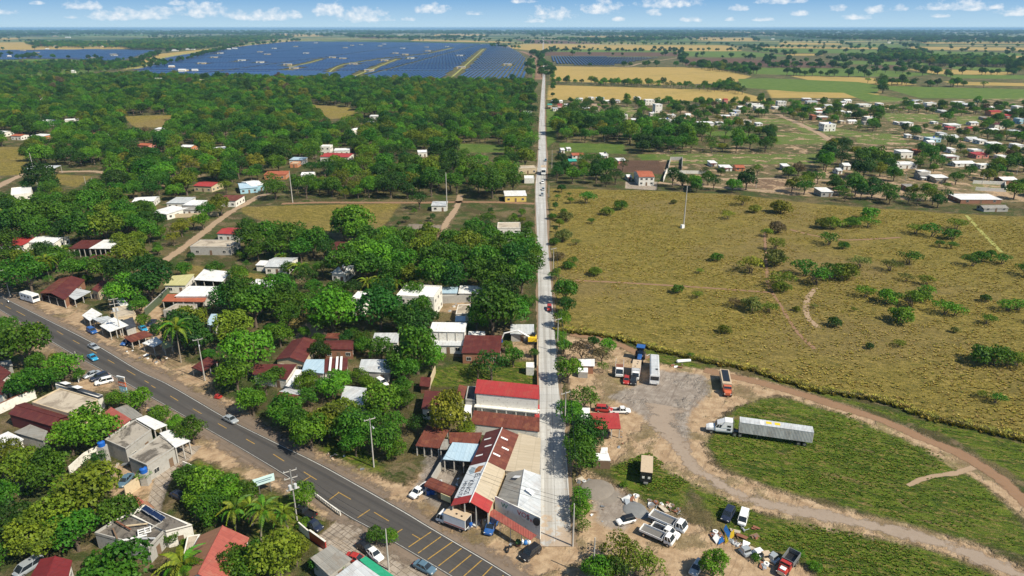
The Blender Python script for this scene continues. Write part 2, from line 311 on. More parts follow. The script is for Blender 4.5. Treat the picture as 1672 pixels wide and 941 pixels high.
# ---------------------------------------------------------------- ground zones (outlines in photo pixels, laid on the ground)
def poly(pts): return np.array([G(*p)[:2] for p in pts])
Z = dict(
 dry=[[(897,308),(1040,311),(1200,318),(1330,333),(1560,349),(1672,354),(1950,366),(1950,800),(1672,720),(1610,704),(1524,685),(1444,656),(1332,638),(1231,606),(1135,587),(1066,569),(997,551),(911,540),(901,450)],
      [(203,190),(290,188),(272,208),(218,208)],[(392,338),(655,332),(625,372),(540,378),(450,372),(400,350)],[(83,284),(150,288),(125,306),(92,300)],
      [(360,480),(410,470),(450,500),(480,540),(520,540),(500,500),(430,450),(300,430),(290,455)],[(500,170),(572,176),(590,190),(540,195)],[(-300,240),(50,240),(35,285),(-40,290)]],
 gold=[[(896,139),(1199,148),(1268,166),(893,163)],[(898,108),(1013,110),(1112,110),(1166,112),(1227,125),(1199,135),(1090,139),(975,135),(898,133)],
      [(800,76),(870,72),(998,74),(1186,74),(1215,84),(1100,84),(860,82)],[(1130,61),(1227,62),(1240,68),(1140,66)],[(1277,69),(1375,71),(1375,73.5),(1270,73)],[(1472,76),(1900,80),(1900,86),(1500,81)],
      [(1443,84),(1900,92),(1900,98),(1500,92)],[(1474,113),(1560,114),(1660,119),(1640,123),(1530,121)],[(1290,124),(1420,127),(1500,139),(1440,140),(1330,133)],
      [(-200,70),(46,69),(120,73),(220,75),(215,80),(60,82),(-200,84)],[(-200,63),(30,62),(30,65),(-200,66)],[(15,109),(95,108),(95,117),(20,118)],[(150,103),(184,103),(186,108),(155,110)],
      [(245,63),(300,61),(372,59.5),(372,62),(300,64)],[(400,74),(480,66),(490,67.5),(380,79),(250,112),(200,113),(262,88)],[(670,64.5),(834,68),(834,70.5),(670,67)],
      [(1252,147),(1440,150),(1430,160),(1260,160)],[(700,57),(900,56.5),(905,58),(710,59)],[(1240,76),(1440,78),(1440,80.5),(1250,79)],[(1500,69),(1800,70),(1800,72),(1510,71.5)],[(1280,88),(1340,88),(1345,91),(1285,91)],[(1540,133),(1672,136),(1800,140),(1800,143),(1560,139)],[(1380,116),(1470,117),(1470,120),(1390,119)],
      [(-100,92),(60,92),(40,98),(-100,98)],[(60,55.5),(260,55),(250,57),(80,57.5)],[(420,58),(540,58),(530,60),(430,60)],[(950,59),(1080,59),(1090,61),(960,61)],[(1350,60),(1600,61),(1600,63),(1360,62)],[(1100,53),(1300,53),(1300,54),(1110,54)],[(240,66),(380,64.5),(390,66),(250,68)]],
 green=[[(1180,690),(1200,660),(1270,646),(1400,676),(1500,716),(1570,760),(1620,800),(1680,870),(1710,920),(1560,875),(1400,832),(1250,792),(1175,760),(1150,725)],
      [(1130,592),(1320,634),(1530,692),(1672,724),(1750,760),(1750,830),(1640,765),(1560,718),(1400,662),(1250,620)],
      [(1000,760),(1060,735),(1130,790),(1115,825),(1060,818),(1000,790)],[(1010,600),(1060,570),(1130,592),(1180,612),(1185,650),(1160,640),(1100,610),(1050,640),(1000,625)],
      [(1120,780),(1160,800),(1250,842),(1400,868),(1560,908),(1680,970),(1340,970),(1330,920),(1230,892),(1170,855)],
      [(705,605),(770,592),(872,590),(878,635),(790,622),(740,632),(700,634)],[(540,712),(600,735),(625,770),(590,772),(520,735)],[(-90,97),(100,97),(200,99),(262,104),(190,114),(95,124),(-90,132)],[(430,800),(545,832),(540,845),(500,900),(410,880)],[(320,745),(420,782),(400,810),(300,780)],
      [(1222,111),(1400,112),(1530,121),(1480,126),(1290,123),(1230,121)],[(1205,129),(1252,128),(1400,134),(1440,140),(1430,153),(1300,150),(1210,143)],[(1354,98),(1515,103),(1515,107),(1380,105)],
      [(1430,140),(1672,146),(1800,150),(1800,165),(1500,160)],[(912,233),(1018,236),(1024,252),(918,248)],[(1040,252),(1340,252),(1340,268),(1180,268),(1049,265)],[(1267,217),(1350,217),(1354,236),(1267,236)],
      [(1397,217),(1470,219),(1483,238),(1400,234)],[(1583,299),(1640,303),(1650,316),(1590,312)],[(745,235),(825,237),(832,249),(752,249)],[(1360,145),(1500,165),(1420,168)],[(870,88),(884,95),(886,128),(870,130),(866,100)],
      [(893,140),(893,170),(906,180),(908,230),(893,240)],[(1110,84),(1215,84),(1300,92),(1190,94),(1115,92)],[(1215,78),(1440,82),(1440,88),(1250,86)],[(900,80),(1100,83),(1100,86),(905,85)],[(1500,83),(1800,90),(1800,93),(1520,90)],[(1530,122),(1800,124),(1800,131),(1560,128)],[(1540,108),(1672,112),(1660,118),(1560,113)],[(60,57.5),(260,57.5),(250,60),(70,60)],[(1000,62),(1120,62),(1130,67),(1010,68)],[(1380,73),(1480,74),(1490,78),(1390,77)],
      [(1280,200),(1330,204),(1400,215),(1400,225),(1310,215)],[(1440,185),(1530,187),(1540,200),(1450,198)],[(1140,215),(1200,214),(1250,222),(1160,222)],[(1010,175),(1035,175),(1040,190),(1015,190)],[(1560,190),(1600,190),(1600,203),(1565,203)],[(1500,218),(1530,218),(1540,228),(1505,228)],[(1230,192),(1290,196),(1300,204),(1235,202)]],
 dirt=[[(-40,470),(40,478),(140,498),(150,520),(200,560),(240,582),(300,592),(350,600),(345,640),(400,662),(420,690),(500,728),(600,770),(660,792),(700,760),(790,790),(800,850),(960,890),(975,970),(880,980),(820,932),(656,834),(537,767),(400,700),(280,632),(153,562)],
      [(-20,495),(102,570),(143,593),(236,645),(336,701),(480,789),(560,843),(540,858),(480,812),(420,790),(380,770),(320,752),(290,760),(240,850),(190,850),(170,760),(230,760),(300,720),(270,690),(225,665),(180,640),(120,640),(115,600),(60,575),(0,530)],
      [(938,850),(950,770),(1000,785),(1060,825),(1130,850),(1160,866),(1225,900),(1320,925),(1345,970),(950,970)],
      [(915,545),(1000,560),(1060,590),(1110,600),(1180,602),(1250,622),(1330,650),(1240,650),(1180,680),(1150,725),(1175,765),(1290,808),(1450,850),(1600,890),(1700,940),(1700,980),(1620,935),(1500,892),(1340,862),(1230,835),(1110,780),(1050,745),(990,760),(955,700),(930,650),(918,600)],
      [(1160,602),(1290,632),(1400,668),(1500,705),(1580,740),(1640,780),(1700,840),(1700,868),(1600,790),(1500,728),(1400,686),(1290,650)],
      [(180,488),(265,500),(300,590),(235,580),(180,540)],[(655,378),(700,366),(735,368),(725,386),(690,388)],[(820,560),(870,555),(875,590),(825,585)],
      [(500,525),(540,540),(520,560),(480,555)],[(900,172),(1260,168),(1672,160),(1800,190),(1800,330),(1560,330),(1300,320),(1100,300),(1060,240),(1280,238),(1250,205),(1000,205)],
      [(280,280),(340,285),(300,302),(250,306)],[(715,480),(775,480),(770,510),(720,510)]],
 gravel=[[(1000,650),(1050,622),(1075,603),(1150,613),(1158,640),(1125,680),(1122,725),(1100,720),(1060,690),(1030,670)],
      [(970,790),(990,785),(1030,810),(1045,850),(1010,870),(970,850)],[(690,770),(700,725),(760,752),(745,800),(715,828),(670,800)]],
 plow=[[(1112,95),(1212,96),(1340,105),(1360,110),(1212,109),(1120,108)],[(900,85),(1110,86),(1112,92),(880,91)],[(1425,106),(1480,108),(1480,112),(1430,111)],[(564,59.5),(654,60),(700,62),(600,63)],[(837,64),(900,66),(1000,72),(870,71.5)],
      [(1252,98),(1360,103),(1360,111),(1252,109)],
      [(1220,290),(1285,295),(1280,312),(1220,305)],[(1000,262),(1090,262),(1085,285),(1000,280)]],
 conc=[[(513,880),(556,845),(656,893),(733,938),(800,985),(560,985)],[(268,730),(330,728),(300,760),(275,790),(262,838),(235,840),(250,790)],[(1021,297),(1074,297),(1072,311),(1021,308)]],
)
def sdf(X, Y, pg):
    """signed distance to a polygon, positive inside"""
    n = len(pg); d = np.full(X.shape, 1e18); ins = np.zeros(X.shape, bool)
    for i in range(n):
        ax, ay = pg[i]; bx, by = pg[(i + 1) % n]; ex, ey = bx - ax, by - ay
        wx, wy = X - ax, Y - ay
        t = np.clip((wx * ex + wy * ey) / (ex * ex + ey * ey + 1e-9), 0, 1)
        d = np.minimum(d, (wx - ex * t) ** 2 + (wy - ey * t) ** 2)
        c = ((ay <= Y) != (by <= Y))
        with np.errstate(divide='ignore', invalid='ignore'): xc = ax + (Y - ay) * ex / (ey if abs(ey) > 1e-9 else 1e-9)
        ins ^= c & (X < xc)
    d = np.sqrt(d); return np.where(ins, d, -d)
def zone_sd(X, Y, key):
    best = np.full(X.shape, -60.0)
    for pts in Z[key]:
        pg = poly(pts); lo, hi = pg.min(0) - 60, pg.max(0) + 60
        k = (X > lo[0]) & (X < hi[0]) & (Y > lo[1]) & (Y < hi[1])
        if k.any(): best[k] = np.maximum(best[k], sdf(X[k], Y[k], pg))
    return np.clip(best, -60, 60)
def build_ground():
    ys = [-4000, -800, -100, 20]
    y = 60.0; ys.append(50.0)
    while y < 2600: ys.append(y); y *= 1.0052
    while y < 9000: ys.append(y); y *= 1.03
    ys += [14000, 25000, 60000, 150000]
    ys = np.array(ys); s = np.linspace(-1, 1, 561)
    s = np.concatenate([[-12, -3], s, [3, 12]])
    W = 0.86 * np.abs(ys) + 60
    X = (s[None, :] * W[:, None]).ravel(); Y = np.repeat(ys, len(s)); nr, ncol = len(ys), len(s)
    co = np.stack([X, Y, np.zeros_like(X)], 1)
    i = (np.arange(nr - 1)[:, None] * ncol + np.arange(ncol - 1)[None, :]).ravel()
    q = np.stack([i, i + 1, i + 1 + ncol, i + ncol], 1)
    me = bpy.data.meshes.new('ground'); me.vertices.add(len(co)); me.vertices.foreach_set('co', co.ravel().astype(np.float32))
    me.loops.add(q.size); me.loops.foreach_set('vertex_index', q.ravel().astype(np.int32)); me.polygons.add(len(q))
    me.polygons.foreach_set('loop_start', np.arange(0, q.size, 4, dtype=np.int32)); me.polygons.foreach_set('loop_total', np.full(len(q), 4, np.int32))
    for k in Z:
        a = me.attributes.new('z_' + k, 'FLOAT', 'POINT'); a.data.foreach_set('value', zone_sd(X, Y, k).astype(np.float32))
    me.update(); me.validate()
    o = bpy.data.objects.new('ground', me); C.objects.link(o); tag(o, kind='structure')
    # ---- its material
    m = newmat('ground_soil'); t = NT(m); pos = t.n('ShaderNodeNewGeometry').outputs['Position']
    sep = t.n('ShaderNodeSeparateXYZ'); t.l(pos, sep.inputs[0])
    def rot(v, deg, stretch):
        a = t.n('ShaderNodeMapping'); t.l(v, a.inputs[0]); a.inputs['Rotation'].default_value = (0, 0, R_(deg))
        b = t.n('ShaderNodeMapping'); t.l(a.outputs[0], b.inputs[0]); b.inputs['Scale'].default_value = stretch; return b.outputs[0]
    n_big = t.noise(pos, .012, 5, .6); n_mid = t.noise(pos, .09, 5, .62); n_small = t.noise(pos, .45, 5, .65); n_fine = t.noise(pos, 1.7, 4, .65)
    dirn = rot(pos, 24, (.35, 1, 1))                # wind rows in the grass
    streak = t.noise(dirn, .5, 6, .68, 1.6); streak2 = t.noise(dirn, 1.15, 5, .7, 1.2)
    edge = t.m('SUBTRACT', t.m('MULTIPLY_ADD', n_mid, .9, t.m('MULTIPLY_ADD', n_small, .7, t.m('MULTIPLY', n_fine, .35))), .975)
    def mask(k, amp, soft=1.0):
        at = t.n('ShaderNodeAttribute', attribute_name='z_' + k).outputs['Fac']
        return t.step(t.m('MULTIPLY_ADD', edge, amp * 2, at), -soft, soft)
    col = t.mix(t.step(n_mid, .38, .62), (.095, .078, .034), (.050, .086, .016))
    col = t.mix(t.step(n_small, .55, .8), col, (.17, .125, .07))
    col = t.mix(t.m('MULTIPLY', t.step(t.noise(pos, .045, 6, .68, .8), .50, .60), .8), col, (.20, .155, .075)); col = t.mix(t.m('MULTIPLY', t.step(t.noise(pos, .16, 6, .7, .8), .54, .62), .7), col, (.26, .19, .12))
    col = t.mix(t.m('MULTIPLY', n_fine, .5), col, (.05, .05, .022))
    # far country: woods with small pale fields
    far = t.step(sep.outputs[1], 2500, 4500)
    patch = t.noise(rot(pos, 3, (.30, 1, 1)), .0022, 6, .66)
    fc = t.mix(t.step(patch, .47, .50), (.034, .066, .020), (.12, .155, .04))
    fc = t.mix(t.step(patch, .54, .56), fc, (.36, .28, .14)); fc = t.mix(t.step(patch, .60, .62), fc, (.10, .14, .05))
    col = t.mix(far, col, fc)
    tuft = t.noise(rot(pos, 24, (.6, 1, 1)), .8, 5, .7, 1.4)
    g_d = t.mix(t.step(streak, .36, .64), (.145, .122, .028), (.275, .215, .052))
    g_d = t.mix(t.m('MULTIPLY', t.step(tuft, .50, .62), .8), g_d, (.095, .092, .02)); g_d = t.mix(t.m('MULTIPLY', t.step(tuft, .36, .46, ) if False else t.m('SUBTRACT', 1.0, t.step(tuft, .34, .44)), .7), g_d, (.40, .31, .11))
    g_d = t.mix(t.m('MULTIPLY', t.step(n_mid, .5, .75), .45), g_d, (.26, .205, .034)); g_d = t.mix(t.m('MULTIPLY', t.step(n_big, .45, .65), .45), g_d, (.21, .15, .08))
    g_d = t.mix(t.m('MULTIPLY', t.step(streak2, .56, .68), .5), g_d, (.06, .065, .016))
    g_d = t.mix(t.m('MULTIPLY', t.step(t.noise(pos, .22, 5, .6), .58, .75), .55), g_d, (.085, .095, .02))
    col = t.mix(mask('dry', 2.2), col, g_d)
    g_g = t.mix(t.step(n_mid, .3, .75), (.31, .23, .065), (.38, .27, .10)); g_g = t.mix(t.m('MULTIPLY', t.step(n_big, .5, .7), .5), g_g, (.20, .17, .05))
    col = t.mix(mask('gold', 3.0, 2.5), col, g_g)
    tracks = t.noise(dirn, .2, 6, .7, 1.5)
    g_gr = t.mix(t.step(streak, .38, .58), (.034, .066, .006), (.105, .150, .015)); g_gr = t.mix(t.m('MULTIPLY', t.step(streak2, .52, .64), .8), g_gr, (.25, .185, .065))
    g_gr = t.mix(t.m('MULTIPLY', t.step(tracks, .56, .68), .7), g_gr, (.22, .15, .075))
    g_grf = t.mix(t.step(n_mid, .3, .7), (.070, .125, .022), (.115, .165, .032))
    nearf = t.step(sep.outputs[1], 240, 420); g_gr = t.mix(nearf, g_gr, g_grf)
    col = t.mix(mask('green', 2.5), col, g_gr)
    g_p = t.mix(n_mid, (.07, .042, .03), (.15, .09, .06)); col = t.mix(mask('plow', 3.0, 2.0), col, g_p)
    g_t = t.mix(t.step(n_small, .35, .7), (.29, .20, .125), (.43, .32, .21)); g_t = t.mix(t.m('MULTIPLY', t.step(n_mid, .52, .68), .6), g_t, (.13, .085, .05))
    tyre = t.noise(rot(pos, -60, (.12, 1.4, 1)), .5, 4, .6, 2.2); g_t = t.mix(t.m('MULTIPLY', t.step(tyre, .55, .66), .45), g_t, (.15, .105, .07))
    grassy = t.step(t.m('MULTIPLY_ADD', t.step(sep.outputs[1], 330, 480), .10, t.noise(pos, .09, 5, .65)), .50, .58); dm = mask('dirt', 3.0)
    village = t.step(sep.outputs[1], 330, 480)
    dm = t.m('MULTIPLY', dm, t.m('SUBTRACT', 1.0, t.m('MULTIPLY', grassy, t.m('MULTIPLY_ADD', village, .60, .32))))
    col = t.mix(dm, col, g_t)
    g_v = t.mix(t.step(n_small, .35, .7), (.20, .175, .155), (.30, .27, .245)); g_v = t.mix(t.m('MULTIPLY', t.step(tyre, .5, .62), .5), g_v, (.13, .105, .09))
    col = t.mix(t.m('MULTIPLY', mask('gravel', 2.4), .9), col, g_v)
    br = t.n('ShaderNodeTexBrick'); t.l(rot(pos, 40, (1, 1, 1)), br.inputs['Vector']); br.inputs['Scale'].default_value = .22; br.inputs['Mortar Size'].default_value = .012
    br.inputs['Color1'].default_value = (.30, .26, .22, 1); br.inputs['Color2'].default_value = (.38, .33, .28, 1); br.inputs['Mortar'].default_value = (.1, .08, .06, 1)
    g_c = t.mix(t.m('MULTIPLY', t.step(n_small, .42, .66), .65), br.outputs[0], (.24, .19, .14)); g_c = t.mix(t.m('MULTIPLY', t.step(tyre, .5, .62), .5), g_c, (.13, .105, .085)); col = t.mix(mask('conc', .6, .3), col, g_c)
    hgt = t.m('MULTIPLY_ADD', streak, .9, t.m('MULTIPLY_ADD', streak2, .6, t.m('MULTIPLY', n_fine, .45)))
    soft = t.m('SUBTRACT', 1.0, t.m('MULTIPLY', t.m('MAXIMUM', mask('conc', .6), dm), .8))
    hgt = t.m('MULTIPLY', hgt, t.m('MULTIPLY', soft, t.m('SUBTRACT', 1.0, t.step(sep.outputs[1], 500, 1200))))
    t.out(col, .95, 0, .15, hgt, .9, 1.1)
    me.materials.append(m); return o
ground = build_ground()

# ---------------------------------------------------------------- roads
def dens(pts, n=6):
    out = []
    for i in range(len(pts) - 1):
        for k in range(n):
            f = k / n; out.append(tuple(a + (b - a) * f for a, b in zip(pts[i], pts[i + 1])))
    out.append(pts[-1]); return out
def catmull(P_, n=8):
    out = []
    for i in range(len(P_) - 1):
        p0, p1, p2, p3 = P_[max(i - 1, 0)], P_[i], P_[i + 1], P_[min(i + 2, len(P_) - 1)]
        for k in range(n):
            t = k / n; out.append(.5 * ((2 * p1) + (p2 - p0) * t + (2 * p0 - 5 * p1 + 4 * p2 - p3) * t * t + (3 * p1 - p0 - 3 * p2 + p3) * t ** 3))
    out.append(P_[-1]); return out
def ribbon(name, L, Rr, z, mat, parent=None, jit=0, n=10):
    """strip between a left and a right border given on the ground, with a real edge thickness"""
    r = random.Random(len(name) * 7 + int(abs(L[0].x)))
    L = catmull(L, n); Rr = catmull(Rr, n); vs = []; fs = []
    for a, b in zip(L, Rr):
        d = (b - a).normalized(); a = a - d * r.uniform(-jit, jit); b = b + d * r.uniform(-jit, jit)
        vs += [(a.x, a.y, z), (b.x, b.y, z)]
    for i in range(len(L) - 1): fs.append((2 * i, 2 * i + 1, 2 * i + 3, 2 * i + 2))
    k = len(vs); vs += [(x, y, -.05) for x, y, _ in vs]
    for i in range(len(L) - 1): fs += [(2 * i, 2 * i + 2, k + 2 * i + 2, k + 2 * i), (2 * i + 1, k + 2 * i + 1, k + 2 * i + 3, 2 * i + 3)]
    m = MB(); m.add(vs, fs); return m.build(name, mat, parent)
def soft_ribbon(name, L, Rr, z, mat, n=10):
    L = catmull(L, n); Rr = catmull(Rr, n); vs = []; fs = []; u = []
    for a, b in zip(L, Rr):
        for f in (-.18, .22, .5, .78, 1.18): c = a.lerp(b, f); vs.append((c.x, c.y, z)); u.append({.5: 1.0, .22: .62, .78: .62}.get(f, 0))
    for i in range(len(L) - 1):
        for j in range(4): q = i * 5 + j; fs.append((q, q + 1, q + 6, q + 5))
    m = MB(); m.add(vs, fs); o = m.build(name, mat); at = o.data.attributes.new('u', 'FLOAT', 'POINT'); at.data.foreach_set('value', u); return o
def soften(m, amp=.75):
    nt = m.node_tree; t = NT.__new__(NT); t.nt = nt; b = [x for x in nt.nodes if x.type == 'BSDF_PRINCIPLED'][0]; pos = t.n('ShaderNodeNewGeometry').outputs['Position']
    u = t.n('ShaderNodeAttribute', attribute_name='u').outputs['Fac']; nz = t.m('MULTIPLY_ADD', t.noise(pos, .5, 6, .7), amp * 1.5, t.m('MULTIPLY', t.noise(pos, .12, 4, .6), amp))
    nt.links.new(t.step(t.m('SUBTRACT', u, t.m('SUBTRACT', nz, amp * .80)), -.10, .22), b.inputs['Alpha']); return m
def ribbon_c(name, pts, wd, z, mat, jit=0, n=10, soft=False, **k):
    ps = [G(*p) for p in pts]; L = []; Rr = []
    for i, p in enumerate(ps):
        d = (ps[min(i + 1, len(ps) - 1)] - ps[max(i - 1, 0)]).normalized(); q = Vector((-d.y, d.x, 0)); ww = wd[i] if isinstance(wd, (list, tuple)) else wd
        L.append(p + q * ww / 2); Rr.append(p - q * ww / 2)
    if soft: return soft_ribbon(name, L, Rr, z, mat, n)
    return ribbon(name, L, Rr, z, mat, jit=jit, n=n, **k)
def road_mat(name, c1, c2, dark, lane=None, rough=.85):
    m = newmat(name); t = NT(m); pos = t.n('ShaderNodeNewGeometry').outputs['Position']
    a = t.noise(pos, .12, 6, .65); b = t.noise(pos, 1.3, 5, .7)
    c = t.mix(a, c1, c2); c = t.mix(t.m('MULTIPLY', t.step(b, .5, .75), .4), c, dark)
    if lane is not None:
        mp = t.n('ShaderNodeMapping'); t.l(pos, mp.inputs[0]); mp.inputs['Rotation'].default_value = (0, 0, -lane)
        s = t.noise(mp.outputs[0], 1, 5, .6, .2, stretch=(.012, .75, 1)); c = t.mix(t.m('MULTIPLY', t.step(s, .46, .62), .55), c, dark)
        s2 = t.noise(mp.outputs[0], 1, 4, .6, .3, stretch=(.03, 1.6, 1), off=(11, 5, 0)); c = t.mix(t.m('MULTIPLY', t.step(s2, .55, .7), .45), c, tuple(x * 1.25 for x in c2))
    t.out(c, rough, 0, .3, b, .25, .02); return m
HF = [(-60,452),(0,483),(76,521),(153,560),(230,606),(280,630),(364,679),(400,698),(468,731),(537,765),(656,832),(704,861),(820,930),(900,982),(1000,1050)]
HN = [(-60,472),(0,507),(50,538),(102,570),(143,593),(190,618),(275,666),(336,701),(400,738),(480,787),(560,840),(610,868),(733,941),(800,985),(900,1055)]
hd = G(656, 832) - G(153, 560); HANG = math.atan2(hd.y, hd.x)
m_asph = road_mat('asphalt', (.056, .053, .052), (.084, .078, .073), (.036, .035, .036), HANG)
shoulder = ribbon_c('road_shoulder', [((a[0] + b[0]) / 2, (a[1] + b[1]) / 2) for a, b in zip(HF, HN)], [13.6] * 15, .03, soften(road_mat('shoulder', (.15, .115, .088), (.22, .17, .13), (.10, .08, .065), HANG)), soft=True)
tag(shoulder, kind='structure')
highway = ribbon('highway', [G(*p) for p in HF], [G(*p) for p in HN], .06, m_asph, jit=.06); tag(highway, kind='structure')
def line_along(base, other, f0, f1, name, mat, z):
    A = [G(*a).lerp(G(*b), f0) for a, b in zip(base, other)]; B = [G(*a).lerp(G(*b), f1) for a, b in zip(base, other)]
    o = ribbon(name, A, B, z, mat); tag(o, kind='structure'); return o
m_line = plain('road_paint_white', (.55, .55, .53), .7, var=.3, scale=.8, dirt=(.12, .11, .1), damt=.6)
m_yel = plain('road_paint_yellow', (.38, .23, .045), .7, var=.4, scale=.8, dirt=(.10, .08, .05), damt=.85)
line_along(HF, HN, .035, .052, 'road_edge_marking', m_line, .068)
line_along(HF, HN, .955, .965, 'road_edge_marking', m_line, .068)
def strip(mb, a, b, wd, z):
    d = (b - a).normalized(); q = Vector((-d.y, d.x, 0)) * wd / 2
    mb.hexa([(p.x, p.y, z - .006) for p in (a - q, b - q, b + q, a + q)], [(p.x, p.y, z) for p in (a - q, b - q, b + q, a + q)])
mk = MB()
for a, b in [((9,500),(18,505)),((27,508.5),(41,516)),((61,525.5),(71,532)),((93,541),(103,547)),((119,556),(130,562)),((147,571),(158,577)),((176,588),(187,594)),((207,605),(221,613)),((236,622),(243,626)),((247,630),(254,634)),((278,647),(291,655)),
             ((315,668),(329,676)),((356,692),(370,700)),((402,717.5),(416,725.5)),((446,742),(464,753.5)),((496,771),(517,784)),((552,804),(573,816)),((611,837),(635,851.5)),((673,873),(686,880.5)),((1,495),(5,497.5))]:
    strip(mk, G(*a), G(*b), .17, .07)
tag(mk.build('road_centre_marking', m_yel), kind='structure')
mk = MB()
for a, b in [((489.6,789),(508,778)),((537.6,816.6),(553.6,804.7)),((584,846),(604,832.6)),((636.7,878),(657,864.6)),((667,894),(704,869)),((682.5,904),(720,877)),((698.5,914),(738.5,885.7)),((716,924.7),(753.5,896)),((733.6,936),(769.5,906.5)),((756.7,942),(787,915)),((780,950),(803.7,925.7)),((806,960),(822,940))]:
    strip(mk, G(*a), G(*b), .2, .074)
tag(mk.build('road_rumble_marking', m_yel), kind='structure')
# straight concrete street
CL = [(886,60),(886.2,80),(886.4,115),(884,150),(880.5,199),(878.5,263),(874.5,306),(876.6,383),(878.6,467),(879,520),(879,560),(880,618),(881,641),(881,705),(882,823),(882,893)]
CR = [(887.4,60),(887.6,80),(889.6,115),(889.5,150),(889.8,199),(892,263),(890.6,306),(893.7,383),(900,467),(904,520),(908,570),(911,618),(913,641),(922,705),(930,823),(932,893)]
m_conc = road_mat('street_concrete', (.37, .375, .38), (.50, .50, .49), (.22, .205, .19), R_(88))
def street_joints(m):
    nt = m.node_tree; b = [x for x in nt.nodes if x.type == 'BSDF_PRINCIPLED'][0]; src = b.inputs['Base Color'].links[0].from_socket
    t = NT.__new__(NT); t.nt = nt; pos = t.n('ShaderNodeNewGeometry').outputs['Position']; sp = t.n('ShaderNodeSeparateXYZ'); t.l(pos, sp.inputs[0])
    fy = t.m('LESS_THAN', t.m('FRACT', t.m('MULTIPLY', sp.outputs[1], .28)), .02)
    cx = t.m('LESS_THAN', t.m('ABSOLUTE', t.m('SUBTRACT', sp.outputs[0], t.m('MULTIPLY_ADD', sp.outputs[1], .041, 4.0))), .05)
    wn = t.n('ShaderNodeTexWhiteNoise', noise_dimensions='1D'); t.l(t.m('FLOOR', t.m('MULTIPLY', sp.outputs[1], .28)), wn.inputs['W'])
    c = t.mix(t.m('MULTIPLY', wn.outputs[0], .3), src, (.27, .26, .24)); c = t.mix(t.m('MULTIPLY', t.m('MAXIMUM', fy, cx), .6), c, (.12, .11, .1)); c = t.mix(t.m('MULTIPLY', t.step(t.m('ADD', t.noise(pos, .35, 6, .7), t.m('MULTIPLY', t.m('SUBTRACT', 118.0, sp.outputs[1], clamp=False), .012)), .60, .70), .8), c, (.36, .27, .19)); c = t.mix(t.m('MULTIPLY', t.step(t.noise(pos, .5, 5, .7, off=(40, 3, 0)), .60, .68), .5), c, (.19, .16, .13)); nt.links.new(c, b.inputs['Base Color'])
street_joints(m_conc)
sv = ribbon('street_verge', [G(x - 6 * (y - 40) / 850, y) for x, y in CL], [G(x + 9 * (y - 40) / 850, y) for x, y in CR], .02, road_mat('verge_soil', (.17, .12, .075), (.26, .19, .13), (.1, .08, .05)), jit=.4); tag(sv, kind='structure')
tag(ribbon('concrete_street', [G(*p) for p in CL], [G(*p) for p in CR], .10, m_conc, jit=.03), kind='structure')
m_dirt = road_mat('dirt_road', (.28, .20, .13), (.36, .265, .18), (.2, .135, .085)); m_grav = road_mat('gravel_track', (.23, .18, .14), (.34, .275, .22), (.15, .11, .08)); m_clay = road_mat('clay_track', (.20, .12, .07), (.27, .165, .1), (.14, .085, .05))
m_serv = road_mat('service_track', (.24, .26, .06), (.34, .33, .11), (.2, .18, .06))
for q in (m_dirt, m_clay, m_serv): soften(q)
soften(m_grav, 1.15)
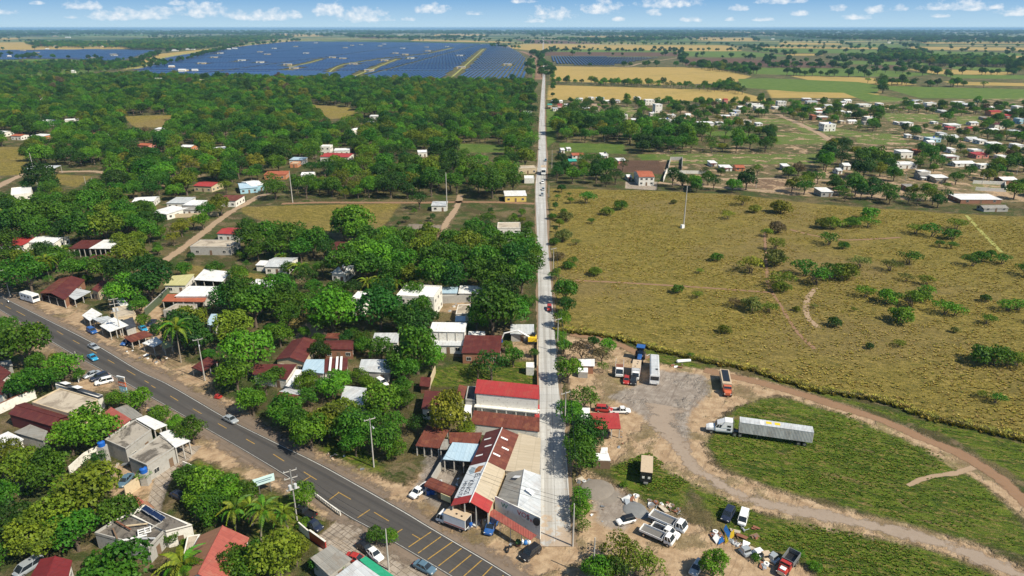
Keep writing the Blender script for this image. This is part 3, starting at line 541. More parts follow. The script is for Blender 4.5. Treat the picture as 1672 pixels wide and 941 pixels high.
for nm, pts, wd, mt, z, j in [
    ('gravel_track', [(1085,662),(1078,690),(1110,730),(1129,760),(1176,790),(1216,811),(1268,827),(1348,843),(1444,863),(1508,879),(1572,900),(1620,919),(1668,939),(1760,985)], [13,10,6,5,4.8,4.8,4.8,4.8,4.8,4.8,4.8,4.8,4.8,4.8], m_grav, .02, .45),
    ('dirt_track', [(1150,604),(1180,612),(1240,625),(1310,645),(1380,667),(1444,688),(1508,717),(1556,736),(1597,758),(1636,784),(1672,817),(1740,880)], 3.6, m_clay, .02, .5),
    ('dirt_road', [(238,447),(252,437),(310,397),(352,364),(382,343),(402,333),(420,322),(440,316)], 5.0, m_dirt, .02, .5),
    ('dirt_road', [(-60,325),(-10,308),(22,292),(48,283),(90,281),(150,280),(175,283)], 6.5, m_dirt, .02, .6),
    ('dirt_road', [(1075,298),(1100,301),(1170,306),(1290,314),(1400,318),(1560,330)], 5, m_dirt, .02, .6),
    ('dirt_road', [(1145,290),(1190,292),(1290,292),(1410,298),(1480,302)], 4.5, m_dirt, .02, .6),
    ('dirt_road', [(970,169),(978,185),(985,198)], 9, m_dirt, .02, .8),
    ('dirt_road', [(1102,172),(1118,184),(1140,191)], 8, m_dirt, .02, .8),
    ('dirt_road', [(1268,186),(1300,200),(1332,215),(1358,230)], 8, m_dirt, .02, .8),
    ('dirt_road', [(1465,198),(1500,207),(1530,215),(1555,229)], 7, m_dirt, .02, .8),
    ('dirt_road', [(722,385),(728,365),(745,340),(752,318)], 4, m_dirt, .02, .8),
    ('dirt_road', [(460,333),(520,331),(600,331),(640,331),(700,331),(760,330),(830,331),(872,333)], 4.5, m_clay, .02, .6),
    ('footpath', [(940,458),(1000,461),(1070,465),(1150,470),(1262,478)], 1.6, m_clay, .03, 0),('footpath', [(1332,470),(1318,490),(1318,515),(1335,535)], 2.2, m_dirt, .03, 0),('footpath', [(1248,378),(1250,410),(1252,440),(1255,466),(1275,500),(1300,540),(1330,570)], 1.4, m_clay, .03, 0),('footpath', [(1578,352),(1600,376),(1635,412)], 2, m_serv, .03, 0),('footpath', [(1290,375),(1330,385),(1380,392),(1470,388)], 2, m_clay, .03, 0),
    ('footpath', [(1482,793),(1508,782),(1535,776),(1560,773),(1590,763)], [1,1.4,1.2,1.8,1.6], m_dirt, .016, .3),
    ('service_track', [(200,114),(240,108),(265,95),(330,83),(400,74),(474,66)], 18, m_serv, .05, 2),
    ('service_track', [(734,129),(760,107),(790,80)], 5, m_serv, .05, 1),
    ('service_track', [(580,124),(620,108),(648,97)], 5, m_serv, .05, 1),
    ('service_track', [(535,120),(560,106),(620,97),(700,88),(740,78)], 4, m_serv, .05, 1),
    ('service_track', [(470,110),(500,104),(525,97)], 5, m_serv, .05, 1),
    ('service_track', [(881,130),(881,110),(876,97),(862,88),(850,84)], 22, m_clay, .05, 1),
    ('service_track', [(887,108),(1012,109.5),(1050,103),(1110,94)], 10, m_dirt, .05, 1),
    ('dirt_track', [(932,545),(1000,559),(1060,585)], 3.5, m_clay, .02, .5)]:
    tag(ribbon_c(nm, pts, wd, z, mt, jit=j, soft=True), kind='structure')
# ---------------------------------------------------------------- buildings
LAND = []          # (x, y, phrase) landmarks that labels may lean on
FOOT = []          # footprints kept clear of scattered trees
def house(name, label, A, B, D, Cc=None, h=3.5, roof='flat', rm='zinc', wm='white_wall', ridge=1.0, cat='house', group=None, walls=True, posts=0, win=2, door=True,
          rm2=None, over=.35, parapet=.3, near_open=False, land=None, base=0.0, reg=None, winside=True, stripes=None, two=False):
    """corner pixels of the roof at eave height: A near left, B near right, D far left, C far right"""
    h = h * .87 if h < 5.5 else h; over *= .9
    a, b, d = G(A[0], A[1], h), G(B[0], B[1], h), G(D[0], D[1], h)
    c = G(Cc[0], Cc[1], h) if Cc else b + d - a
    ctr = (a + b + c + d) / 4
    if reg if reg is not None else ctr.y > 210:
        u = ((b - a) + (c - d)) / 2; v = ((d - a) + (c - b)) / 2; uu = u.normalized(); q = Vector((-uu.y, uu.x, 0)); vl = max(v.dot(q), v.length * .6)
        vl0 = vl; vl = min(vl, max(9.0, .75 * u.length)) if ctr.y > 420 else vl; ctr = ctr - q * (vl0 - vl) / 2; u /= 2; v = q * vl / 2; a, b, c, d = ctr - u - v, ctr + u - v, ctr + u + v, ctr - u + v
    u = (b - a); rz = math.atan2(u.y, u.x); e = empty(name, (ctr.x, ctr.y, 0), rz, label, cat, group)
    FOOT.append((ctr.x, ctr.y, max((a - c).length, (b - d).length) / 2))
    LAND.append((ctr.x, ctr.y, land)) if land and len(land.split()) < 9 else None
    inv = Matrix.Rotation(-rz, 3, 'Z'); L = [inv @ (p - ctr) for p in (a, b, c, d)]; L = [Vector((p.x, p.y, 0)) for p in L]
    def ins(k, z): return [((p - p.normalized() * k).x, (p - p.normalized() * k).y, z) for p in L]
    lx = ((L[1] - L[0]).length + (L[2] - L[3]).length) / 2; ly = ((L[3] - L[0]).length + (L[2] - L[1]).length) / 2
    W = ins(over * 1.3 if roof != 'flat' else 0.05, h); a, b, c, d = [Vector(p) for p in W]; Z0 = Vector((0, 0, 1))
    th = .12
    if roof == 'flat':
        mb = MB(); mb.slab([(p.x, p.y, h) for p in L], .18); mb.build('roof', M[rm] if rm in M else RM(rm, 'y'), e)
        if parapet:
            mb = MB(); O = [(p.x, p.y) for p in L]; I = [(p.x * (1 - .44 / lx) if abs(p.x) > 0 else 0, p.y * (1 - .44 / ly)) for p in L]
            for i in range(4):
                j = (i + 1) % 4; mb.hexa([(*O[i], h + .003), (*O[j], h + .003), (*I[j], h + .003), (*I[i], h + .003)], [(*O[i], h + parapet), (*O[j], h + parapet), (*I[j], h + parapet), (*I[i], h + parapet)])
            mb.build('parapet', M[wm], e)
        top = [h - .18] * 4; ridges = None
    elif roof.startswith('shed'):
        up = {'n': (0, 0, 1, 1), 's': (1, 1, 0, 0), 'e': (0, 1, 1, 0), 'w': (1, 0, 0, 1)}[roof[-1]]
        zs = [h + ridge * k for k in up]; mb = MB(); mb.slab([(p.x, p.y, z) for p, z in zip(L, zs)], th)
        ax = 'y' if roof[-1] in 'ns' else 'x'; mb.build('roof', RM(rm, ax), e)
        top = [z - th - .01 for z in zs]
    else:
        gv = roof == 'gable_v'
        if gv: r0, r1 = (L[0] + L[1]) / 2, (L[3] + L[2]) / 2; sl_ = [([L[0], r0, r1, L[3]], (0, 1, 1, 0)), ([r0, L[1], L[2], r1], (1, 0, 0, 1))]; ax = 'x'
        else: r0, r1 = (L[0] + L[3]) / 2, (L[1] + L[2]) / 2; sl_ = [([L[0], L[1], r1, r0], (0, 0, 1, 1)), ([r0, r1, L[2], L[3]], (1, 1, 0, 0))]; ax = 'y'
        for i, (q, zz) in enumerate(sl_):
            mb = MB(); mb.slab([(p.x, p.y, h + ridge * z + (0.004 if i else 0)) for p, z in zip(q, zz)], th)
            mb.build('roof_slope', RM((rm2 or rm) if i == 0 else rm, ax), e)
        mb = MB(); mb.tube((r0.x, r0.y, h + ridge + .03), (r1.x, r1.y, h + ridge + .03), .12, n=6); mb.build('ridge_cap', M['galv'] if rm in ('zinc', 'white') else RM(rm, ax), e)
        top = [h - th - .01] * 4
    sides = [(a, b, 0), (b, c, 1), (c, d, 2), (d, a, 3)]
    if walls:
        mb = MB(); wt = .2; N = [Vector((p.x * (1 - 2 * wt / lx), p.y * (1 - 2 * wt / ly), 0)) for p in (a, b, c, d)]; O = [a, b, c, d]
        for i in range(4):
            if near_open and i == 0: continue
            j = (i + 1) % 4
            mb.hexa([(O[i].x, O[i].y, -.1), (O[j].x, O[j].y, -.1), (N[j].x, N[j].y, -.1), (N[i].x, N[i].y, -.1)], [(O[i].x, O[i].y, top[i]), (O[j].x, O[j].y, top[j]), (N[j].x, N[j].y, top[j]), (N[i].x, N[i].y, top[i])])
        if roof.startswith('gable'):
            for i, j in (((0, 1), (3, 2)) if roof == 'gable_v' else ((0, 3), (1, 2))):
                if near_open and (i, j) == (0, 1): continue
                p, q = O[i], O[j]; mid = (p + q) / 2; inn = -mid.normalized() * wt
                mb.hexa([(p.x, p.y, top[0]), (q.x, q.y, top[0]), (mid.x, mid.y, h + ridge - th - .02)], [(p.x + inn.x, p.y + inn.y, top[0]), (q.x + inn.x, q.y + inn.y, top[0]), (mid.x + inn.x, mid.y + inn.y, h + ridge - th - .02)])
        mb.build('wall', M[wm], e)
        def opening(p, q, f, w_, hh, zc, nm):
            d_ = (q - p); ln = d_.length; d_.normalize(); n_ = Vector((d_.y, -d_.x, 0)); m0 = p + (q - p) * f; m0.z = 0; an = math.atan2(d_.y, d_.x)
            if nm == 'window':
                fr = MB(); cc = m0 + n_ * .03; t_ = .08
                for sx in (-1, 1): fr.box((cc.x + d_.x * sx * w_ / 2, cc.y + d_.y * sx * w_ / 2, zc), (t_, .12, hh + t_), an)
                for sz in (-1, 1): fr.box((cc.x, cc.y, zc + sz * hh / 2), (w_ - t_, .12, t_), an)
                fr.box((cc.x, cc.y, zc), (.05, .09, hh - t_), an)
                f_ = fr.build('window', M['frame'], e); pn = MB(); cc = m0 + n_ * .012; pn.box((cc.x, cc.y, zc), (w_ - t_, .05, hh - t_), an); pn.build('pane', M['glass'], f_)
            else:
                dd = MB(); cc = m0 + n_ * .02; dd.box((cc.x, cc.y, zc), (w_, .09, hh), an); dd.build('door', M['wood'] if w_ < 1.5 else M['steel'], e)
        for p, q, s in sides:
            if s == 2 or (near_open and s == 0) or (s == 3 and ctr.x < 0) or (s == 1 and ctr.x > 60): continue
            ln = (q - p).length
            if ln < 2.5 or win <= 0: continue
            k = max(1, min(win, int(ln / 2.6))); fl = (1.5,) if h < 5.2 else (1.5, h - 1.4)
            for z_ in fl:
                for i in range(k):
                    f = (i + .5) / k
                    if door and s == 0 and z_ < 2 and i == k // 2: opening(p, q, f, 1.0, 2.1, 1.05, 'door')
                    elif winside or s == 0: opening(p, q, f, min(1.3, ln / k * .5), 1.1, z_, 'window')
    if posts:
        for i in range(posts):
            f = i / (posts - 1)
            for p, q, t0, t1 in ((a, b, top[0], top[1]),) + (((d, c, top[3], top[2]),) if not walls else ()):
                m0 = p + (q - p) * f; z_ = t0 + (t1 - t0) * f; mb = MB(); mb.box((m0.x, m0.y, z_ / 2 - .02), (.22, .22, z_)); mb.build('post', M['post'], e)
        mb = MB(); m1 = (a + b) / 2; mb.box((m1.x, m1.y, (top[0] + top[1]) / 2 - .12), ((b - a).length * .98, .14, .2), math.atan2((b - a).y, (b - a).x))
        if abs(top[0] - top[1]) < .05: mb.build('beam', M['wood'], e)
    return e, L
def roof_slabs(e, h, quads, name='roof_sheet'):
    for i, (pts, mt) in enumerate(quads):
        pass
H_ = house
RUST = 'rust'
# ---- bottom left, near side of the highway
H_('workshop', 'long brown concrete roofed workshop beside the three parked cars', (115,677), (160,653), (52,658), (98,635), 5, 'flat', 'conc_pale', 'cream_wall', parapet=.25, land='the brown flat roofed workshop', cat='workshop', reg=False)
e, L = H_('porch', 'dark sheet porch roof with two white panels along the flat roofed workshop', (161,654), (169,646), (90,629), (99,623), 4, 'shed_w', 'dark', 'white_wall', ridge=.7, cat='porch', win=0, reg=False)
for f in (.2, .48):
    mb = MB(); p = L[0].lerp(L[3], 1 - f - .07); q = L[0].lerp(L[3], 1 - f + .07); p2 = L[1].lerp(L[2], 1 - f - .07); q2 = L[1].lerp(L[2], 1 - f + .07)
    mb.slab([(p.x, p.y, 4.76), (p2.x, p2.y, 4.06), (q2.x, q2.y, 4.06), (q.x, q.y, 4.76)], .04); mb.build('white_panel', M['tarp_white'], e)
H_('warehouse', 'low maroon metal warehouse with pale patches beside the brown flat roof', (84,696), (115,679), (13,676), (41,657), 4, 'gable_v', 'maroon', 'maroon_wall', ridge=.8, rm2='maroon', cat='warehouse', win=1, land='the maroon warehouse', reg=False)
H_('shed', 'small grey sheet roofed shed below the maroon warehouse', (71,720), (78,704), (23,709), (50,696), 3, 'shed_n', 'grey', 'grey_wall', ridge=.5, cat='shed', win=1, land='the small grey shed', reg=False)
H_('shed', 'white sheet roof cut by the left edge near the maroon warehouse', (12,736), (39,717), (-20,722), (14,707), 3.4, 'shed_n', 'white', 'white_wall', ridge=.4, cat='shed', win=1, reg=False)
H_('house', 'maroon roofed house at the left edge under the highway trees', (2,622), (18,608), (-24,612), (-4,596), 3.4, 'shed_n', 'maroon', 'white_wall', ridge=.5, reg=False)
H_('house', 'second maroon roofed house at the left edge, just above the white wall', (3,645), (20,629), (-22,640), (1,622), 3.4, 'shed_n', 'maroon', 'white_wall', ridge=.5, reg=False)
H_('shed', 'tiny pale grey roofed shed left of the big tree by the highway', (2,599), (21,597), (0,592), (18,589), 2.8, 'shed_n', 'grey', 'grey_wall', ridge=.3, cat='shed', win=0, reg=False)
H_('house', 'red painted roof house pressed against the stained concrete building', (178,711), (215,688), (165,679), (182,668), 4.5, 'shed_e', 'dusty', 'white_wall', ridge=.6, land='the red roof beside the stained concrete building', reg=False)
H_('house', 'grey corrugated roof house between the red roof and the highway', (213,686), (233,678), (186,671), (208,663), 4, 'shed_n', 'grey', 'grey_wall', ridge=.5, reg=False)
cb, L = H_('apartment_building', 'black stained flat roofed concrete building with blue tank at its left corner', (205,734), (247,703), (171,719), (220,687), 4.6, 'flat', 'conc_roof', 'grey_wall', cat='building', parapet=.25, win=3, land='the stained concrete building', reg=False)
H_('apartment_building', 'pale stained flat roofed concrete building facing the curved driveway', (240,761), (288,730), (210,748), (261,712), 4.4, 'flat', 'conc_roof', 'grey_wall', cat='building', parapet=.25, win=4, land='the pale concrete building by the driveway', reg=False)
H_('awning', 'white sheet awning on posts behind the black stained concrete building', (253,705), (273,694), (222,687), (239,678), 4.2, 'shed_w', 'white', ridge=.5, walls=False, posts=3, cat='awning', reg=False)
H_('awning', 'white torn edged awning on posts near the round highway tree', (287,735), (311,720), (261,711), (276,702), 4.2, 'shed_w', 'white', ridge=.6, walls=False, posts=3, cat='awning', land='the torn white awning', reg=False)
H_('ruin', 'burnt out walled ruin full of rubble with no roof', (243,897), (269,869), (155,873), (206,840), 3.6, 'flat', 'conc_dark', 'grey_wall', cat='ruin', parapet=.5, win=2, land='the burnt out ruin', reg=False)
H_('ruin', 'dark roofed wing of the ruin carrying blue solar panels', (271,869), (314,858), (212,842), (234,825), 4.2, 'flat', 'conc_dark', 'white_wall', cat='building', parapet=.2, win=2, land='the dark roof with solar panels', reg=False)
H_('shed', 'small red roofed shed at the end of the curved driveway', (231,829), (240,822), (216,819), (221,811), 3.4, 'shed_n', 'dusty', 'white_wall', ridge=.3, cat='shed', win=0, reg=False)
H_('shed', 'small orange roofed lean to beside the small red roofed shed', (240,834), (252,829), (229,826), (240,820), 3.6, 'shed_n', 'brown', 'white_wall', ridge=.3, cat='shed', win=0, reg=False)
H_('brick_house', 'large house with red gable roof and brown left slope near the palms', (283,950), (372,962), (327,874), (407,878), 4.2, 'gable_v', 'dusty', 'white_wall', ridge=2.4, rm2='brown', win=4, land='the large red gable house', reg=False)
H_('porch', 'pale patio roof attached left of the large red gable house', (300,905), (312,903), (306,876), (327,873), 3, 'flat', 'conc_pale', 'white_wall', cat='porch', parapet=.12, win=0, reg=False)
H_('house', 'dark red roofed house at the bottom left corner beside the station wagon', (40,958), (108,958), (66,913), (118,915), 3.6, 'gable_v', 'crimson', 'white_wall', ridge=.8, rm2='crimson', win=2, land='the dark red corner roof', reg=False)
H_('shed', 'pale grey sheet roofed shed below the brown red yard wall', (537,940), (575,913), (507,915), (541,893), 3.4, 'shed_n', 'grey', 'grey_wall', ridge=.5, cat='shed', win=1, land='the grey shed by the red yard wall', reg=False)
H_('shop', 'whitish sheet roofed shop cut by the bottom edge behind the green canopy', (590,990), (640,955), (545,946), (583,917), 3.8, 'shed_n', 'zinc', 'white_wall', ridge=.4, cat='shop', win=1, reg=False)
H_('canopy', 'bright green long canopy beside the white car at the bottom edge', (640,962), (664,955), (587,916), (597,908), 3, 'shed_w', 'green', ridge=.25, walls=False, posts=4, cat='canopy', land='the green canopy', reg=False)
# ---- far side of the highway, left
H_('restaurant', 'maroon roofed roadside restaurant right of the long white trailer', (64,479), (105,490), (97,455), (139,457), 3.6, 'gable_v', 'maroon', 'brick', ridge=1.3, posts=4, near_open=True, cat='restaurant', land='the maroon roadside restaurant', rm2='rust', reg=False)
H_('awning', 'grey white sheet awning sloping off the maroon roadside restaurant', (122,490), (149,476), (93,474), (104,468), 3.2, 'shed_n', 'zinc', ridge=.5, walls=False, posts=3, cat='awning', reg=False)
H_('house', 'beige house with narrow maroon roof right of the roadside restaurant', (150,475), (160,477), (166,460), (177,460), 3.8, 'shed_w', 'maroon', 'cream_wall', ridge=.5, land='the beige house by the roadside restaurant', reg=False)
H_('shop', 'roadside shop under bright white square awning, leftmost of the cluster', (146,524), (167,513), (134,516), (150,504), 3.2, 'shed_n', 'white', ridge=.2, walls=False, posts=3, cat='awning', land='the white shop awnings', reg=False)
H_('shop', 'low concrete shop with beige stained roof behind the white awnings', (187,520), (222,513), (184,503), (212,498), 3.2, 'flat', 'conc_pale', 'cream_wall', cat='shop', parapet=.15, win=3, near_open=False, land='the low beige shop', reg=False)
H_('awning', 'white roof with grey patch in the middle of the shop cluster', (165,528), (188,522), (150,521), (176,517), 3.3, 'shed_n', 'zinc', ridge=.2, walls=False, posts=3, cat='awning', reg=False)
H_('awning', 'widest white awning of the shop cluster, facing the highway', (179,542), (210,531), (163,533), (186,519), 3.4, 'shed_n', 'white', ridge=.2, walls=False, posts=4, cat='awning', reg=False)
H_('shed', 'dark lean to roof right of the widest white awning', (206,538), (222,532), (200,524), (217,519), 3, 'shed_n', 'dark', 'grey_wall', ridge=.2, cat='shed', win=0, reg=False)
H_('shed', 'small white shed above the low beige shop roof', (197,500), (210,498), (190,490), (201,486), 3.4, 'flat', 'white_paint', 'white_wall', cat='shed', win=1, parapet=0, reg=False)
H_('carport', 'long maroon carport with two cars parked beneath', (214,559), (250,547), (202,552), (236,541), 2.8, 'shed_n', 'rust', ridge=.3, walls=False, posts=4, cat='carport', land='the maroon carport', reg=False)
H_('stall', 'stall roofed with crooked white sheets near the yellow tarp', (251,567), (266,559), (232,562), (255,551), 2.7, 'shed_n', 'white', ridge=.3, walls=False, posts=2, cat='stall', reg=False)
H_('stall', 'yellow orange tarp roof stretched over a small stall', (268,570), (283,565), (263,562), (272,558), 2.6, 'shed_n', 'yellow', ridge=.4, walls=False, posts=2, cat='stall', reg=False)
H_('stall', 'maroon roadside stall with white sheet edge by the tall pole', (331,607), (356,591), (312,602), (340,584), 2.8, 'shed_n', 'maroon', ridge=.3, walls=False, posts=3, cat='stall', land='the maroon stall by the pole', reg=False)
H_('house', 'white roofed house with red porch roof in front', (285,484), (341,484), (309,469), (358,470), 4.2, 'shed_n', 'white', 'white_wall', ridge=.5, reg=False)
H_('porch', 'bright rust red porch roof in front of the wide white roof', (264,492), (334,493), (274,482), (341,482), 3.2, 'shed_n', 'terra', ridge=.4, walls=False, posts=5, cat='porch', land='the rust red porch', reg=False)
H_('shed', 'grey flat roof with dark openings under the rust red porch', (266,508), (320,509), (288,497), (322,498), 2.6, 'flat', 'conc_pale', 'grey_wall', cat='shed', win=2, reg=False)
H_('house', 'pale yellow roofed house left of the white roofed barn', (267,466), (303,466), (282,452), (318,449), 3.6, 'shed_n', 'yellow', 'white_wall', ridge=.4, land='the pale yellow roof', reg=False)
H_('barn', 'white roofed open barn right of the pale yellow roof', (316,457), (363,460), (334,441), (378,446), 4.2, 'shed_n', 'white', 'grey_wall', ridge=.5, posts=4, near_open=True, cat='barn', land='the white roofed barn', reg=False)
H_('house', 'small white roofed house with rust brown lean to behind', (409,464), (444,469), (416,457), (451,459), 3, 'shed_n', 'white', 'white_wall', ridge=.3, land='the small white roof in the trees')
H_('shed', 'light blue roofed shed hidden between two big trees', (336,529), (352,534), (345,514), (356,514), 3, 'shed_n', 'blue', 'white_wall', ridge=.3, cat='shed', reg=False)
# ---- middle, between highway and street
H_('house', 'wide maroon double roof house right of the flat topped tree', (450,587), (497,592), (477,556), (518,556), 4, 'gable_v', 'maroon', 'cream_wall', ridge=1.1, win=3, land='the wide maroon double roof', reg=False)
H_('house', 'low maroon roofed house just below the wide maroon double roof', (412,611), (468,620), (416,599), (485,599), 3.4, 'shed_n', 'maroon', 'white_wall', ridge=.8, land='the low maroon roof', reg=False)
H_('shed', 'narrow white strip roof beside the low maroon roofed house', (466,631), (476,633), (484,604), (493,604), 3.2, 'shed_w', 'white', 'white_wall', ridge=.2, cat='shed', win=0, reg=False)
H_('house', 'rust and white patched roof house near the highway', (447,653), (486,663), (467,634), (494,636), 3.4, 'gable_u', 'zinc', 'white_wall', ridge=.7, rm2='rust', land='the rust and white patched roof', reg=False)
H_('house', 'maroon roofed house with dark porch, above the striped roof', (527,570), (577,571), (530,556), (578,555), 3.6, 'gable_u', 'maroon', 'brick', ridge=.8, win=3, land='the maroon house with dark porch')
H_('shed', 'small brown gable shed behind the maroon house with dark porch', (530,554), (553,555), (535,544), (556,544), 3.2, 'shed_s', 'rust', 'cream_wall', ridge=.4, cat='shed', win=1)
H_('house', 'pale blue roofed house left of the striped roof', (493,606), (529,610), (499,589), (530,589), 3.4, 'shed_n', 'blue', 'white_wall', ridge=.4, land='the pale blue roof')
e, L = H_('house', 'maroon roof with three white stripes, left of the brown yard', (528,608), (567,609), (531,588), (568,586), 3.4, 'shed_n', 'maroon', 'white_wall', ridge=.4, land='the striped maroon roof', reg=False)
for f in (.22, .5, .68):
    mb = MB(); p, q = L[0].lerp(L[1], f), L[0].lerp(L[1], f + .1); p2, q2 = L[3].lerp(L[2], f), L[3].lerp(L[2], f + .1)
    mb.slab([(p.x, p.y, 3.44), (q.x, q.y, 3.44), (q2.x, q2.y, 3.84), (p2.x, p2.y, 3.84)], .03); mb.build('white_sheet', M['tarp_white'], e)
H_('house', 'pale grey roofed house right of the brown yard', (585,606), (637,609), (590,590), (640,590), 3.4, 'shed_n', 'zinc', 'grey_wall', ridge=.6, land='the pale grey roof by the yard')
H_('warehouse', 'tall light grey sheet roof between two round trees', (553,664), (592,678), (562,632), (599,636), 4, 'shed_n', 'zinc', 'grey_wall', ridge=.4, cat='warehouse', win=1, land='the tall light grey roof', reg=False)
H_('shed', 'small maroon hut behind the walled garden', (685,630), (702,632), (687,617), (704,618), 2.8, 'shed_n', 'maroon', 'brick', ridge=.3, cat='shed', win=1, reg=False)
H_('house', 'whitish roofed house in the trees left of the white double roof', (607,558), (650,560), (612,546), (652,546), 3.6, 'shed_n', 'zinc', 'white_wall', ridge=.5, land='the whitish roof in the trees')
H_('house', 'upper white roof of the double roofed house with open gallery', (702,541), (761,543), (705,529), (761,529), 6.0, 'shed_n', 'white', 'white_wall', ridge=.5, posts=5, win=0, land='the white double roof', reg=True)
H_('house', 'lower grey white roof of the double roofed house', (711,564), (757,565), (708,547), (759,547), 3.2, 'shed_n', 'zinc', 'white_wall', ridge=.6, win=3, reg=True)
H_('house', 'maroon roofed house right of the white double roof', (755,576), (819,578), (758,551), (818,551), 4, 'shed_n', 'maroon', 'brick', ridge=.7, win=3, land='the maroon roof by the garden', reg=True)
H_('shed', 'long low white shed above the maroon roofed garden house', (764,550), (792,551), (765,542), (792,542), 2.8, 'shed_n', 'white', 'white_wall', ridge=.2, cat='shed', win=0)
H_('house', 'brown roofed house partly under the olive tree, left of the two storey house', (688,670), (735,668), (694,640), (743,640), 3.4, 'shed_w', 'maroon', 'white_wall', ridge=.4, land='the brown roof under the olive tree', reg=False)
H_('apartment_building', 'tall white flat roofed building with dark roof openings', (656,484), (717,489), (654,466), (714,468), 7, 'flat', 'white_paint', 'white_wall', cat='building', parapet=.5, win=3, land='the tall white building', reg=True)
H_('shed', 'light blue roof strip joined right of the tall white building', (714,479), (748,479), (714,470), (747,470), 4, 'shed_n', 'blue', 'white_wall', ridge=.3, cat='shed', win=1)
H_('warehouse', 'long white roof with skylight right of the light blue strip', (749,479), (799,480), (750,468), (800,468), 4, 'shed_n', 'white', 'grey_wall', ridge=.3, cat='warehouse', win=2, land='the long white roof by the street trees')
H_('house', 'cream roofed low house inside the brown walled yard', (744,513), (768,513), (748,498), (768,497), 3, 'flat', 'conc_pale', 'white_wall', parapet=.1, win=1)
H_('house', 'small light blue and maroon roof right behind the white double roof', (743,525), (760,525), (744,517), (760,517), 3, 'shed_n', 'blue', 'white_wall', ridge=.2, win=1)
H_('house', 'narrow white house half hidden by the dark round tree', (578,488), (597,490), (580,477), (598,477), 6, 'flat', 'white_paint', 'white_wall', parapet=.3, win=2)
H_('shed', 'dirty white roofed shed against the street wall', (833,546), (872,546), (834,531), (872,531), 3, 'shed_n', 'zinc', 'grey_wall', ridge=.3, cat='shed', win=1, land='the dirty white shed')
H_('shed', 'small white kiosk on the street corner of the walled garden', (859,600), (872,601), (859,592), (872,592), 2.8, 'flat', 'white_paint', 'white_wall', cat='kiosk', parapet=.1, win=1)
# the two-storey house with the red roof
e, L = H_('two_storey_house', 'white two storey house with bright red roof and open ground floor', (775,642), (881,652), (779,622), (880,632), 6.6, 'shed_n', 'red', 'white_wall', ridge=.5, win=0, cat='house', land='the white two storey house', reg=False)
def local_boxes(e, L, items, h):
    for nm, f, w_, z0, z1, y0, y1, mt in items:   # f along the near side, depth y0..y1 in front(-)
        p = L[0].lerp(L[1], f); mb = MB(); an = math.atan2((L[1] - L[0]).y, (L[1] - L[0]).x); n_ = Vector((math.sin(an), -math.cos(an), 0))
        c = p + n_ * (-(y0 + y1) / 2); mb.box((c.x, c.y, (z0 + z1) / 2), (w_, abs(y1 - y0), z1 - z0), an); mb.build(nm, M[mt], e)
lx = (L[1] - L[0]).length
local_boxes(e, L, [('floor_slab', .5, lx * 1.0, 3.1, 3.35, -.9, .7, 'white_wall'), ('window', .33, 1.1, 4.5, 5.5, .35, .48, 'frame'), ('window', .40, 1.1, 4.5, 5.5, .35, .48, 'frame'), ('wooden_shutter', .84, 3.3, 4.4, 5.2, .35, .46, 'yellow_wall'), ('dark_opening', .45, lx * .7, .1, 3.05, .36, .46, 'glass')] +  # dark panel paints the shaded depth of the open ground floor
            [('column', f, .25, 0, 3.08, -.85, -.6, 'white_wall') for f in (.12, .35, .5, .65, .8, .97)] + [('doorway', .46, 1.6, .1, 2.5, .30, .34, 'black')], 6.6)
for f in (.33, .40):
    local_boxes(e, L, [('pane', f, .95, 4.58, 5.42, .30, .36, 'glass')], 6.6)
H_('porch', 'tall red side roof on the street end of the two storey house', (873,682), (881,683), (874,661), (881,661), 3.1, 'shed_w', 'red', 'white_wall', ridge=.2, cat='porch', win=0, reg=False)
H_('house', 'small brown roofed annex left of the two storey house', (744,650), (757,652), (750,630), (763,631), 5, 'shed_w', 'rust', 'white_wall', ridge=.4, win=1, reg=False)
H_('porch', 'white slab between the small brown annex and the two storey house', (757,674), (769,674), (760,657), (771,657), 3.2, 'flat', 'white_paint', 'white_wall', cat='porch', parapet=0, win=0, reg=False)
H_('stairwell', 'grey unfinished stairwell joined left of the two storey house', (760,654), (776,655), (764,633), (777,633), 4.6, 'flat', 'conc_dark', 'grey_wall', cat='stairwell', parapet=.4, win=0, reg=False)
H_('warehouse', 'long low rust roof with white wall beside the concrete street', (768,692), (881,705), (774,673), (881,685), 3.2, 'shed_n', 'rust', 'white_wall', ridge=.5, cat='warehouse', win=0, land='the long low rust roof', reg=False)
H_('shed', 'open shed with brown rust roof on posts in the dark yard', (678,728), (717,732), (697,697), (733,705), 3.2, 'shed_n', 'rust', ridge=.4, walls=False, posts=4, cat='shed', land='the open rust roofed shed', reg=False)
H_('shed', 'long brown rust roof behind the blue white sheet awning', (734,724), (782,727), (733,708), (787,708), 3.6, 'shed_n', 'rust', 'brick', ridge=.3, cat='shed', win=0, reg=False)
H_('awning', 'blue white sheet awning on posts in front of the brown roofs', (723,750), (774,754), (739,724), (782,727), 3.8, 'shed_n', 'blue', ridge=.3, walls=False, posts=4, cat='awning', land='the blue white awning', reg=False)
H_('awning', 'small grey sheet beside the blue white awning', (718,734), (733,734), (724,718), (737,719), 3.1, 'shed_n', 'grey', ridge=.2, walls=False, posts=2, cat='awning', reg=False)

